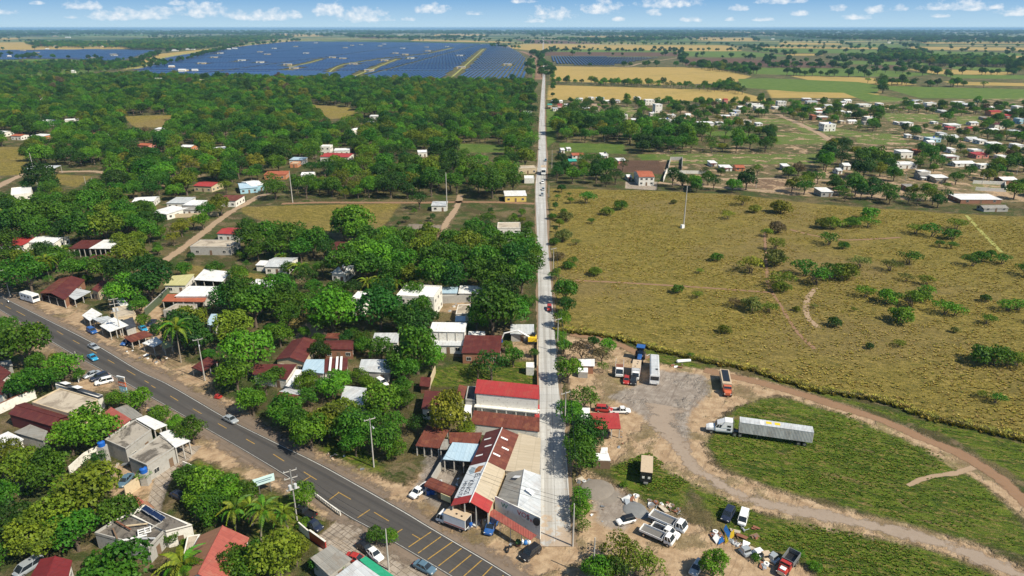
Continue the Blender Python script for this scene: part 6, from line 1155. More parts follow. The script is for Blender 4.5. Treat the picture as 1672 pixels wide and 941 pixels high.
# ---------------------------------------------------------------- signs, walls, tanks and small things
sg = empty('roadside_sign', tuple(G(204, 647)), R_(-20), 'tall colourful roadside pylon sign with orange and blue panels beside the highway', 'sign')
for x in (-.9, .9): mb = MB(); mb.box((x, 0, 1.0), (.14, .14, 2.2)); mb.build('post', M['steel'], sg)
for nm, z0, z1, mt in (('top_panel', 4.3, 5.6, plain('sign_cream', (.6, .5, .38), .6)), ('orange_panel', 2.9, 4.28, plain('sign_orange', (.62, .14, .05), .6)), ('blue_panel', 1.2, 2.88, plain('sign_cyan', (.25, .5, .6), .6))):
    mb = MB(); mb.box((0, 0, (z0 + z1) / 2), (2.4, .22, z1 - z0)); mb.build(nm, mt, sg)
mb = MB(); mb.box((0, 0, 5.72), (2.6, .3, .2)); mb.build('cap', M['white_paint'], sg)
lettering('DIN', (-.8, -.14, 4.4), (1, 0, 0), (0, 0, 1), 1.2, m_ink, sg); lettering('1 Am', (-1.0, -.14, 1.5), (1, 0, 0), (0, 0, 1), 1.1, M['white_paint'], sg); lettering('PAZA', (-1.0, -.14, 3.2), (1, 0, 0), (0, 0, 1), .9, M['white_paint'], sg)
bb = empty('billboard', tuple(G(434, 806)), R_(32), 'small tilted white billboard over the bushes beside the highway', 'billboard')
for x in (-1.1, 1.1): mb = MB(); mb.box((x, 0, 1.7), (.12, .12, 3.6)); mb.build('post', M['steel'], bb)
mb = MB(); mb.box((0, -.1, 3.4), (4.2, .14, 1.7)); mb.build('panel', plain('board_cyan', (.55, .72, .74), .5), bb)
for z_, w_ in ((3.62, 3.2), (3.2, 2.6)): mb = MB(); mb.box((0, -.18, z_), (w_, .03, .2)); mb.build('faded_lettering', plain('faded_ink', (.12, .2, .25), .6), bb)
wb = empty('sign_board', tuple(G(130, 622)), R_(-65), 'narrow white board leaning beside the small pole and parked cars', 'sign'); mb = MB(); mb.box((0, 0, 1.0), (3.0, .1, 1.6)); mb.build('panel', M['white_paint'], wb); mb = MB(); mb.box((0, -.06, 1.0), (2.4, .03, .5)); mb.build('dark_band', M['steel'], wb)
def wall_run(name, label, pts, h, th, mt, cat='wall', cap=None, coping=.12):
    ps = [G(*p) for p in pts]; o = ps[0]; e = empty(name, tuple(o), 0, label, cat)
    for i in range(len(ps) - 1):
        a, b = ps[i] - o, ps[i + 1] - o; d = b - a; c = (a + b) / 2; an = math.atan2(d.y, d.x); mb = MB(); mb.box((c.x, c.y, h / 2 - .05), (d.length - (0 if i == 0 else .02), th, h + .1), an); mb.build('wall_panel', M[mt] if mt in M else mt, e)
        if cap: mb = MB(); mb.box((c.x, c.y, h + coping / 2 + .003), (d.length, th + .1, coping), an); mb.build('coping', M[cap], e)
    return e
wall_run('boundary_wall', 'long white wall with rusty coping left of the maroon warehouse', [(0,676),(30,662),(60,650)], 2.6, .25, 'white_wall', cap='rusty')
wall_run('boundary_wall', 'brown red yard wall between concrete apron and palm garden', [(507,880),(533,899)], 2.0, .25, 'red_paint', cap='white_wall')
wall_run('boundary_wall', 'white section of the garden wall above the brown red yard wall', [(489,865),(506,880)], 1.8, .25, 'white_wall')
wall_run('boundary_wall', 'low white wall curving beside the driveway bushes', [(300,762),(315,768),(330,776),(350,784)], 1.4, .2, 'white_wall')
wall_run('boundary_wall', 'long dark green wall beside the rust red porch', [(238,517),(277,480)], 2.6, .25, plain('wall_green', (.08, .11, .06), .9), cap='grey_wall')
wall_run('boundary_wall', 'pale garden wall between the big trees and walled lawn', [(699,640),(711,609)], 2.2, .22, 'cream_wall')
wall_run('boundary_wall', 'grey yard wall from the blue white awning to the kiosk', [(705,793),(727,756)], 2.2, .22, 'grey_wall')
wall_run('boundary_wall', 'white wall diagonally crossing the trees below the stained building', [(115,775),(140,752),(165,738)], 2, .2, 'white_wall')
wall_run('boundary_wall', 'short cream wall beside the curved driveway yard', [(206,812),(229,796)], 2.6, .25, 'cream_wall')
wall_run('boundary_wall', 'pale wall with dark stripes in front of the long rust roof', [(769,708),(826,712),(881,718)], 2.2, .2, 'white_wall')
wall_run('boundary_wall', 'grey wall under the long white roof by the street trees', [(717,496),(760,494),(790,492)], 2.8, .25, 'grey_wall')
wall_run('boundary_wall', 'white roadside wall along the street below the dirty white shed', [(877,602),(877.5,560)], 1.2, .2, 'cream_wall')
wall_run('boundary_wall', 'brown wall along the street beside the walled garden', [(878,640),(877.5,606)], 1.6, .2, 'brick')
wall_run('plot_wall', 'three sided dark plot wall beyond the terracotta house', [(1091,277),(1095,262),(1114,262),(1113,278)], 2.5, .3, 'grey_wall')
wall_run('plot_wall', 'long pale wall below the plot beyond the terracotta house', [(1085,283),(1140,284),(1152,285)], 2, .3, 'white_wall')
wall_run('plot_wall', 'white wall right of the terracotta roofed house court', [(1083,297),(1089,281)], 2.5, .3, 'white_wall')
wall_run('plot_wall', 'white wall bounding the green plot at the right village', [(1588,300),(1640,302),(1642,314),(1592,311)], 2, .3, 'white_wall')
wall_run('boundary_wall', 'pale fence wall in front of the grey roofed dirt road house', [(285,356),(350,353),(357,354)], 2, .25, 'cream_wall')
bl = empty('balustrade', tuple(G(515, 812)), 0, 'white balustrade fence between the highway and black pickup', 'fence'); o = bl.location
pp, qq = G(515, 812) - o, G(556, 843) - o
mb = MB(); d = qq - pp; c = (pp + qq) / 2; an = math.atan2(d.y, d.x); mb.box((c.x, c.y, 1.0), (d.length, .2, .12), an); mb.build('top_rail', M['white_wall'], bl); mb = MB(); mb.box((c.x, c.y, .1), (d.length, .25, .24), an); mb.build('plinth', M['cream_wall'], bl)
for i in range(16): p = pp + d * (i / 15); mb = MB(); mb.box((p.x, p.y, .58), (.22 if i % 5 == 0 else .13, .18, .72), an); mb.build('baluster', M['white_wall'], bl)
def thing(name, label, cat, px, py, z, parts, rz=0, s=1):
    g = G(px, py, z); e = empty(name, tuple(g), rz, label, cat); e.scale = (s, s, s)
    for nm, fn, mt in parts: mb = MB(); fn(mb); mb.build(nm, M[mt] if isinstance(mt, str) else mt, e)
    return e
tk = [('tank', lambda m: (m.tube((0, 0, 0), (0, 0, .9), .75, .75, 16), m.hexa([(math.cos(i * .3927) * .75, math.sin(i * .3927) * .75, .901) for i in range(16)], [(math.cos(i * .3927) * .3, math.sin(i * .3927) * .3, 1.2) for i in range(16)])), 'tank_blue'), ('lid', lambda m: m.tube((0, 0, 1.2), (0, 0, 1.3), .26, .26, 12), 'black')]
thing('water_tank', 'blue water tank at the left corner of the black stained building', 'water tank', 166, 728, 4.5, tk + [('stand', lambda m: m.box((0, 0, -2.3), (1.5, 1.5, 4.5)), 'grey_wall')])
thing('water_tank', 'blue water tank beside the lower corner of the pale concrete building', 'water tank', 235, 771, 3, tk + [('stand', lambda m: m.box((0, 0, -1.55), (1.5, 1.5, 3.0)), 'grey_wall')])
for i, (px, py) in enumerate([(238,831),(244,834),(250,838),(257,842)]):
    thing('rooftop_collector', 'dark blue solar panel on the ruin wing roof, %s from its upper corner' % ORD(i + 1), 'solar collector', px + 3, py + 3, 4.42, [('panel', lambda m: m.hexa([(-1.4, -.45, .02), (1.4, -.45, .02), (1.4, .45, .3), (-1.4, .45, .3)], [(-1.4, -.45, .07), (1.4, -.45, .07), (1.4, .45, .35), (-1.4, .45, .35)]), 'solar'), ('frame', lambda m: (m.box((0, -.48, .05), (2.86, .05, .1)), m.box((0, .48, .2), (2.86, .05, .4))), 'galv')], R_(-35))
thing('chair_frame', 'white metal frame lying among the ruin rubble', 'frame', 236, 868, 3.65, [('rail', lambda m: [m.box((0, y, .1), (2.2, .16, .14)) for y in (-.7, 0, .7)], 'white_paint'), ('strut', lambda m: [m.box((x, 0, .25), (.16, 1.5, .12)) for x in (-1, .1, 1)], 'white_paint')], R_(30))
for i, (px, py, l_, a_) in enumerate([(208,842,6,40),(200,858,5,-30),(222,858,4,10),(250,862,4,60),(215,880,5,20),(188,872,3.5,-50),(240,880,3,0)]):
    thing('debris_beam', ['long white','rusty','pale','grey','white','broken','short'][i] + ' beam lying across the burnt out ruin', 'debris', px, py, 3.7, [('beam', lambda m, l=l_: m.box((0, 0, .1), (l, .25, .2)), ['white_wall', 'rusty', 'cream_wall', 'grey_wall', 'white_paint', 'wood', 'galv'][i])], R_(a_))
# kiosk with rust barrel roof, boards
kx = thing('kiosk', 'small kiosk with rounded rust roof beside the white box truck', 'kiosk', 722, 812, 0, [
    ('roof', lambda m: [m.hexa([(-3.6, math.cos(a) * 1.5, 2.4 + math.sin(a) * .7), (3.6, math.cos(a) * 1.5, 2.4 + math.sin(a) * .7), (3.6, math.cos(a + .524) * 1.5, 2.4 + math.sin(a + .524) * .7), (-3.6, math.cos(a + .524) * 1.5, 2.4 + math.sin(a + .524) * .7)], [(-3.6, math.cos(a) * 1.58, 2.45 + math.sin(a) * .75), (3.6, math.cos(a) * 1.58, 2.45 + math.sin(a) * .75), (3.6, math.cos(a + .524) * 1.58, 2.45 + math.sin(a + .524) * .75), (-3.6, math.cos(a + .524) * 1.58, 2.45 + math.sin(a + .524) * .75)]) for a in (0, .524, 1.047, 1.571, 2.094, 2.618)], RM('rust', 'y')),
    ('counter', lambda m: m.box((1.5, -.6, .6), (4, .5, 1.2)), 'green_c' if 'green_c' in M else 'wood'), ('sign_panel', lambda m: m.box((2.4, -1.75, 1.9), (2.6, .1, 1.5)), plain('kiosk_sign', (.75, .68, .38), .6)), ('post', lambda m: [m.box((x, y, 1.2), (.14, .14, 2.4)) for x in (-3.3, 3.3) for y in (-1.4, 1.4)], 'post')], R_(-32), .95); LAND.append((kx.location.x, kx.location.y, 'the round roofed kiosk'))
for i, (px, py) in enumerate([(700,807),(707,806)]): thing('barrel', ['blue barrel left', 'brighter blue barrel right'][i] + ' on the oily ground between pickup and kiosk', 'barrel', px, py, 0, [('drum', lambda m: m.tube((0, 0, 0), (0, 0, 1.0), .45, .45, 14), 'tank_blue'), ('lid', lambda m: m.tube((0, 0, 1.0), (0, 0, 1.05), .38, .38, 14), 'navy_paint')])
thing('tyre_stack', 'stack of black tyres beside the round roofed kiosk', 'tyres', 736, 822, 0, [('tyre', lambda m: [m.tube((0, 0, .02 + .3 * k), (0, 0, .3 * k + .28), .55, .55, 14) for k in range(3)], 'rubber')])
thing('water_container', 'cream plastic container beside the blue car under the awning', 'container', 793, 858, 0, [('body', lambda m: m.box((0, 0, .6), (1.2, 1.2, 1.2), .3), 'cream_wall'), ('cap', lambda m: m.tube((0, 0, 1.2), (0, 0, 1.3), .2, .2, 10), 'white_paint')])
thing('bicycle_rack', 'white metal frame heap on the dirt before the shop', 'frame', 775, 856, 0, [('frame', lambda m: [m.tube((x, -.7, .05), (x + .6, .7, .5), .05) for x in (-.8, -.3, .2, .6)], 'galv'), ('base', lambda m: m.box((0, 0, .08), (1.9, 1.3, .1), .4), 'galv')])
for i, (px, py, mt, lb) in enumerate([(853,888,'tarp_white','white sack'),(858,889,'tarp_blue','pale blue sack'),(863,888,'tarp_white','larger white sack'),(848,888,'yellow_paint','yellow bin')]):
    thing('sack', lb + ' by the awning post above the black SUV', 'sack', px, py, 0, [('bag', lambda m: m.ball((0, 0, .4), .48, 10, 6, .95), mt), ('knot', lambda m: m.tube((0, 0, .8), (.05, 0, 1.0), .1, .14, 8), mt)])
thing('planter', 'dark green planter bush at the corner of the graffiti wall', 'planter', 846, 891, 0, [('pot', lambda m: m.tube((0, 0, 0), (0, 0, .5), .4, .5, 12), 'brick'), ('foliage', lambda m: [m.ball((math.cos(k) * .3, math.sin(k) * .3, .75 + .1 * (k % 3)), .32, 8, 5) for k in range(6)], plain('planter_leaf', (.03, .09, .02), .8))])
# excavator by the street
ex = thing('excavator', 'excavator with long white arm beside the dirty white shed', 'excavator', 869, 560, 0, [('body', lambda m: m.box((0, 0, 1.5), (2.6, 2.2, 1.3)), 'yellow_paint'), ('cab', lambda m: m.box((.4, .4, 2.5), (1.2, 1.1, 1.2)), 'glass'), ('track', lambda m: [m.box((0, s * 1.0, .4), (3.2, .5, .8)) for s in (-1, 1)], 'rubber'), ('arm', lambda m: m.path([(-.8, 0, 1.9), (-4.5, 0, 4.2), (-8.6, 0, 3.2), (-9.4, 0, 1.2)], [.28, .26, .2, .16]), 'white_paint'), ('bucket', lambda m: m.box((-9.5, 0, .8), (.9, 1.1, .9), 0, 0, .6), 'tank_blue')])
# scrap yard: sheets, tubs and slabs
for i, (pts, mt, lb) in enumerate([([(1181,868),(1184,864),(1192,876),(1190,883)], 'tarp_blue', 'upright blue sheet, highest in the scrap heap'), ([(1190,875),(1198,872),(1198,880),(1191,884)], 'yellow_paint', 'yellow sheet at the right of the scrap heap'), ([(1182,879),(1184,878),(1189,888),(1184,890)], 'yellow_paint', 'yellow strip at the front of the scrap heap'), ([(1173,885),(1178,883),(1182,889),(1173,891)], 'tarp_blue', 'blue sheet at the lower left of the scrap heap'), ([(1163,882),(1168,878),(1174,884),(1170,890)], 'tarp_white', 'white crumpled sheet at the left of the scrap heap')]):
    P4 = [G(*q) for q in pts]; o = P4[0].copy(); e = empty('scrap_sheet', tuple(o), 0, lb, 'scrap'); mb = MB(); z = [.5, 1.1, .8, .25]; mb.slab([(p.x - o.x, p.y - o.y, zz) for p, zz in zip(P4, z)], .08); mb.build('sheet', M[mt], e); mb = MB(); c = sum((p - o for p in P4), Vector()) / 4; mb.box((c.x, c.y, .2), (.8, .5, .4), .5); mb.build('support', M['rusty'], e)
SC = random.Random(12); mats_ = ['white_paint', 'galv', 'silver_paint', 'rusty', 'steel', 'rusty', 'tan_paint', 'conc_pale', 'wood', 'steel', 'wood']
WD = {'white_paint': 'white', 'galv': 'light grey', 'silver_paint': 'silver', 'rusty': 'rusty', 'steel': 'dark grey', 'tarp_white': 'dull white', 'tan_paint': 'tan', 'conc_pale': 'concrete', 'wood': 'brown'}
def scatter_scrap(cx_, cy_, rx, ry, n, where, grp, big=1.0, slope=0.0):
    its = sorted((cx_ + d_ * rx, cy_ + SC.uniform(-1, 1) * ry + d_ * slope) for d_ in [SC.uniform(-1, 1) for _ in range(n)]); ct = {}
    for px, py in its:
        g = G(px, py); mt = SC.choice(mats_); s = SC.uniform(.35, 1.1) * big; ct[mt] = ct.get(mt, 0) + 1
        e = empty('scrap_piece', (g.x, g.y, 0), SC.uniform(0, 3.1), '%s scrap %s, %s from left' % (WD[mt], where, ORD(ct[mt])), 'scrap', 'scrap ' + grp); k = SC.randint(0, 3); mb = MB()
        if k == 0: mb.box((0, 0, .2 * s), (1.3 * s, .9 * s, .4 * s), 0, 0, .7)
        elif k == 1: mb.slab([(-s, -.5 * s, .1), (s, -.6 * s, .25), (.9 * s, .6 * s, .5 * s), (-.8 * s, .5 * s, .3)], .06)
        elif k == 2: mb.tube((0, 0, 0), (0, 0, .35 * s), .5 * s, .5 * s, 12)
        else: mb.tube((-1.2 * s, 0, .15), (1.2 * s, .1, .3), .13 * s, .1 * s, 8)
        mb.build('piece', M[mt], e)
        if k in (0, 2): mb = MB(); mb.box((0, 0, .42 * s if k == 0 else .37 * s), (.5 * s, .3 * s, .05)); mb.build('cover', M['steel'], e)
scatter_scrap(1212, 893, 50, 4, 44, 'between coloured sheets and the dump truck', 'beside the dump truck', slope=22)
scatter_scrap(1242, 922, 10, 5, 8, 'just below the row of scrap cabs', 'below the scrap cabs')
scatter_scrap(1085, 828, 26, 7, 26, 'behind the three white flatbed trucks', 'behind the flatbeds', slope=8)
scatter_scrap(1028, 816, 14, 6, 16, 'in the round heap above the small white SUV', 'above the small white SUV')
scatter_scrap(1210, 870, 26, 8, 14, 'strewn on the grass below the white van', 'on the grass below the van')
scatter_scrap(953, 790, 9, 6, 10, 'beside the street trees at the sand pile', 'at the sand pile')
scatter_scrap(1000, 715, 26, 18, 10, 'strewn around the red carport', 'around the red carport', .7)
scatter_scrap(1085, 592, 30, 5, 8, 'beside the long white bus', 'beside the white bus', .9, 8)
scatter_scrap(545, 742, 60, 10, 20, 'on the verge between the highway and olive trees', 'on the highway verge', .6, 30)
scatter_scrap(275, 745, 30, 20, 10, 'around the curved driveway', 'around the driveway', .6)
scatter_scrap(200, 770, 22, 16, 14, 'in the yard of the stained concrete building', 'in the concrete building yard', .7)
scatter_scrap(240, 580, 40, 12, 16, 'on the dirt near the maroon carport', 'near the maroon carport', .8, 10)
scatter_scrap(740, 790, 30, 25, 20, 'in the dark yard beside the kiosk', 'in the kiosk yard', .7)
scatter_scrap(760, 500, 30, 10, 12, 'in the brown walled yard of the tall white building', 'in the brown yard', 1)
scatter_scrap(1000, 838, 40, 25, 7, 'on the open dirt yard right of the street', 'on the open dirt yard', .5)
thing('tank_shell', 'tipped white tank shell on the grass right of the bus', 'tank', 1117, 591, 0, [('shell', lambda m: m.tube((-2.6, 0, .7), (2.4, -.8, .7), .7, .6, 14), 'white_paint'), ('end_cap', lambda m: m.ball((-2.9, 0, .7), .75, 12, 8), 'white_paint')], .3, .7)
sp = [('heap', lambda m: m.ball((0, 0, -.1), 3.2, 20, 8, .45, half=True), None)]
for px, py, s_, c_, lb in [(1036,832,.75,(.17,.175,.18),'grey gravel heap right above the small white SUV'),(975,800,1.15,(.2,.175,.15),'grey brown sand heap beside the street trees')]:
    thing('gravel_heap', lb, 'gravel heap', px, py, 0, [('heap', lambda m: m.ball((0, 0, -.1), 3.2, 24, 8, .2, half=True), plain('heap_%d' % px, c_, .95, var=.3, scale=.8)), ('spill', lambda m: m.ball((1.5, -1.6, -.1), 2.4, 20, 6, .12, half=True), plain('heap_%d' % px, c_, .95))], 0, s_)
# pasture hedge-like fence of dry growth and posts along the lower pasture border
fp = [G(*p) for p in [(911,541),(997,552),(1066,570),(1135,588),(1231,607),(1332,639),(1444,657),(1524,686),(1610,705),(1700,727)]]
fe = empty('wire_fence', tuple(fp[0]), 0, 'wire fence on thin posts along the lower border of the pasture', 'fence'); o = fp[0]; cp_ = catmull(fp, 9)
for i in range(0, len(cp_), 2): p = cp_[i] - o; mb = MB(); mb.box((p.x, p.y, .7), (.09, .09, 1.4)); mb.build('fence_post', M['wood'], fe)
mb = MB()
for z in (.5, .95, 1.3): mb.path([(p.x - o.x, p.y - o.y, z) for p in cp_], [.008] * len(cp_), 4)
mb.build('fence_wire', M['steel'], fe)
# ---------------------------------------------------------------- foliage
def leafmat(name, rough=.6, trans=.28, col=None):
    m = newmat(name); t = NT(m); oi = t.n('ShaderNodeObjectInfo')
    a = t.n('ShaderNodeAttribute', attribute_name='tint').outputs['Fac']
    hs = t.n('ShaderNodeHueSaturation'); t.l(oi.outputs['Color'], hs.inputs['Color']) if col is None else setattr(hs.inputs['Color'], 'default_value', (*col, 1))
    t.l(t.m('MULTIPLY_ADD', oi.outputs['Random'], .035, t.m('MULTIPLY_ADD', a, -.035, .5)), hs.inputs['Hue'])
    t.l(t.m('MULTIPLY_ADD', oi.outputs['Random'], .5, t.m('MULTIPLY_ADD', a, 1.0, .32)), hs.inputs['Value'])
    d = t.n('ShaderNodeBsdfPrincipled'); t.l(hs.outputs[0], d.inputs['Base Color']); d.inputs['Roughness'].default_value = rough; d.inputs['Specular IOR Level'].default_value = .25
    tr = t.n('ShaderNodeBsdfTranslucent'); c2 = t.mix(1.0, hs.outputs[0], (1.0, 1.1, .45), 'MULTIPLY'); t.l(c2, tr.inputs['Color'])
    mx = t.n('ShaderNodeMixShader'); mx.inputs[0].default_value = trans; t.l(d.outputs[0], mx.inputs[1]); t.l(tr.outputs[0], mx.inputs[2])
    o = t.n('ShaderNodeOutputMaterial'); t.l(mx.outputs[0], o.inputs[0]); return m
m_leaf = leafmat('leaves'); m_frond = leafmat('palm_fronds', .5, .2)
m_bark = plain('bark', (.12, .09, .065), .95, var=.3, scale=3, dirt=(.2, .17, .14), damt=.5)
m_palm = plain('palm_bark', (.26, .22, .17), .95, var=.25, scale=4)
def crown_arrays(seed, nl, per, leaf, sq=.8, spread=1.0, lobe=(.26, .42), thin=0.0, low=-.35):
    r = np.random.RandomState(seed); cs = []; rs = []
    while len(cs) < nl:
        d = r.normal(size=3); d /= np.linalg.norm(d)
        if d[2] < low: continue
        f = r.uniform(.45, .80) if len(cs) > nl * .2 else r.uniform(.1, .4)
        cs.append(d * f * np.array([spread, spread, sq])); rs.append(r.uniform(*lobe))
    cs = np.array(cs); rs = np.array(rs); V = []; T = []
    for c, q in zip(cs, rs):
        lt = r.uniform(0, 1); k = int(per * (q / .34) ** 2)
        d = r.normal(size=(k, 3)); d /= np.linalg.norm(d, axis=1)[:, None]; d[:, 2] = np.where(d[:, 2] < -.5, -d[:, 2], d[:, 2])
        wob = 1 + .16 * np.sin(d[:, 0] * 7 + lt * 9) * np.cos(d[:, 1] * 6 + lt * 5)
        p = c + d * (q * wob * r.uniform(.78, 1.1, k))[:, None] * np.array([1, 1, .85])
        keep = np.ones(k, bool)
        for c2, q2 in zip(cs, rs):
            if c2 is c: continue
            keep &= np.linalg.norm((p - c2) / [1, 1, .85], axis=1) > q2 * .62
        keep |= r.rand(k) < .05
        p, d = p[keep], d[keep]; k = len(p)
        if thin: s = r.rand(k) > thin; p, d = p[s], d[s]; k = len(p)
        nrm = d + r.normal(size=(k, 3)) * .55; nrm /= np.linalg.norm(nrm, axis=1)[:, None]
        a = np.cross(nrm, r.normal(size=(k, 3))); a /= np.linalg.norm(a, axis=1)[:, None]; b = np.cross(nrm, a)
        sz = leaf * r.uniform(.55, 1.25, k)[:, None]; as_ = r.uniform(.55, .95, k)[:, None]
        bend = nrm * sz * .25
        V.append(np.stack([p - a * sz, p - b * sz * as_ + bend * .4, p + a * sz, p + b * sz * as_ + bend], 1))
        T.append(np.clip(lt * .55 + r.uniform(0, .45, k), 0, 1))
    return np.concatenate(V), np.concatenate(T)
def quads_mesh(name, Q, T, mat, extra=None, mats=None):
    """leaf quads plus optional woody MB joined in"""
    n = len(Q); co = Q.reshape(-1, 3); q = np.arange(n * 4).reshape(n, 4)
    me = bpy.data.meshes.new(name)
    vs = co; loops = q.ravel(); ls = np.arange(0, n * 4, 4); lt = np.full(n, 4); mi = np.zeros(n, int); tint = T
    if extra is not None:
        ev = np.array(extra.v); el = []; es = []; et = []; k = len(loops)
        for f in extra.f: es.append(k); et.append(len(f)); el += [i + len(vs) for i in f]; k += len(f)
        vs = np.concatenate([vs, ev]); loops = np.concatenate([loops, el]); ls = np.concatenate([ls, es]); lt = np.concatenate([lt, et]); mi = np.concatenate([mi, np.ones(len(es), int)]); tint = np.concatenate([tint, np.zeros(len(es))])
    me.vertices.add(len(vs)); me.vertices.foreach_set('co', vs.ravel().astype(np.float32)); me.loops.add(len(loops)); me.loops.foreach_set('vertex_index', loops.astype(np.int32))
    me.polygons.add(len(ls)); me.polygons.foreach_set('loop_start', ls.astype(np.int32)); me.polygons.foreach_set('loop_total', lt.astype(np.int32))
    me.materials.append(mat)
    if extra is not None: me.materials.append(mats or m_bark)
    me.polygons.foreach_set('material_index', mi.astype(np.int32))
    a = me.attributes.new('tint', 'FLOAT', 'FACE'); a.data.foreach_set('value', tint.astype(np.float32)); me.update(); return me
def trunk_mb(seed, zc, spread=.55, r0=.085, stems=1):
    r = random.Random(seed); m = MB()
    for s in range(stems):
        bx, by = (r.uniform(-.12, .12), r.uniform(-.12, .12)) if stems > 1 else (0, 0); top = Vector((bx * 2, by * 2, zc * .45))
        m.path([(bx, by, -.03), (bx * 1.5 + r.uniform(-.02, .02), by * 1.5, zc * .2), top], [r0, r0 * .8, r0 * .65], 7)
        for k in range(5 if stems == 1 else 3):
            a = 6.283 * (k + r.random() * .6) / 5; q = spread * r.uniform(.6, 1.1)
            m.path([top, (top.x + math.cos(a) * q * .45, top.y + math.sin(a) * q * .45, zc * .75), (top.x + math.cos(a) * q, top.y + math.sin(a) * q, zc * r.uniform(.95, 1.2))], [r0 * .55, r0 * .35, r0 * .12], 5)
    return m
# kind: (crown centre height in crown radii, arrays args)
KIND = {
 'round':  (1.02, dict(nl=46, per=105, leaf=.062, sq=.88)),
 'round2': (1.00, dict(nl=38, per=125, leaf=.062, sq=.80, lobe=(.28, .46))),
 'broad':  (.92, dict(nl=50, per=95, leaf=.056, sq=.55, spread=1.08, lobe=(.2, .36), low=-.2)),
 'tall':   (1.35, dict(nl=46, per=95, leaf=.062, sq=1.15, spread=.82, lobe=(.24, .40))),
 'loose':  (1.10, dict(nl=52, per=85, leaf=.052, sq=.75, spread=1.1, lobe=(.14, .27), thin=.15)),
 'clumpy': (1.05, dict(nl=26, per=150, leaf=.06, sq=.85, lobe=(.30, .50))),
 'ragged': (1.12, dict(nl=66, per=70, leaf=.05, sq=.95, spread=1.12, lobe=(.11, .30), thin=.12, low=-.5)),
 'bush': (.48, dict(nl=30, per=95, leaf=.07, sq=.58, lobe=(.22, .38), low=-.15)),
 'spread_bush': (.62, dict(nl=34, per=80, leaf=.058, sq=.42, spread=1.1, lobe=(.16, .3), low=-.1, thin=.1))}
PROTO = {}
for i, (k, (zc, kw)) in enumerate(KIND.items()):
    for v in range(2):
        Q, T = crown_arrays(11 + i * 7 + v, **kw); Q = Q + np.array([0, 0, zc])
        tm = trunk_mb(3 + i + v, zc, stems=3 if 'bush' in k else 1, r0=.05 if 'bush' in k else .08)
        PROTO[k, v] = (quads_mesh('crown_' + k, Q, T, m_leaf), tm.mesh('trunk_' + k, m_bark), (Q, T, tm))
TONE = {'d': (.024, .078, .008), 'm': (.048, .130, .008), 'g': (.080, .190, .009), 'o': (.115, .160, .011), 'y': (.17, .18, .016), 'b': (.12, .09, .045), 'p': (.13, .16, .035)}
TONEW = {'d': 'dark green', 'm': 'green', 'g': 'bright green', 'o': 'olive green', 'y': 'yellow green', 'b': 'brownish half bare', 'p': 'pale green'}
def tree_at(px, py, rpx, it=2, kind='round'):
    h = 5.0
    for _ in range(it + 1):
        d = depth(py, h); R = rpx * d / F; h = KIND[kind][0] * R
    p = G(px, py, h); return p.x, p.y, R
def make_tree(x, y, R, kind, tone, name='broadleaf_tree', cat='tree', v=None, label=None, group=None, sub=True):
    v = rnd.randint(0, 1) if v is None else v; cm, tm, _ = PROTO[kind, v]
    if sub:
        e = empty(name, (x, y, 0), rnd.uniform(0, 6.28), label, cat, group); e.scale = (R, R, R * rnd.uniform(.92, 1.08))
        for nm, me in (('crown', cm), ('trunk', tm)):
            o = bpy.data.objects.new(nm, me); C.objects.link(o); o.parent = e
            if nm == 'crown':
                j = rnd.uniform(.85, 1.2); c = TONE[tone]; o.color = (c[0] * j, c[1] * j, c[2] * j, 1)
        return e
NEAR = []   # px, py, radius px, tone, kind
def T_(s, kind='round'):
    for q in s.split(';'):
        a = q.strip().split(',')
        if len(a) >= 3: NEAR.append((float(a[0]), float(a[1]), float(a[2]), a[3] if len(a) > 3 else 'm', a[4] if len(a) > 4 else kind))
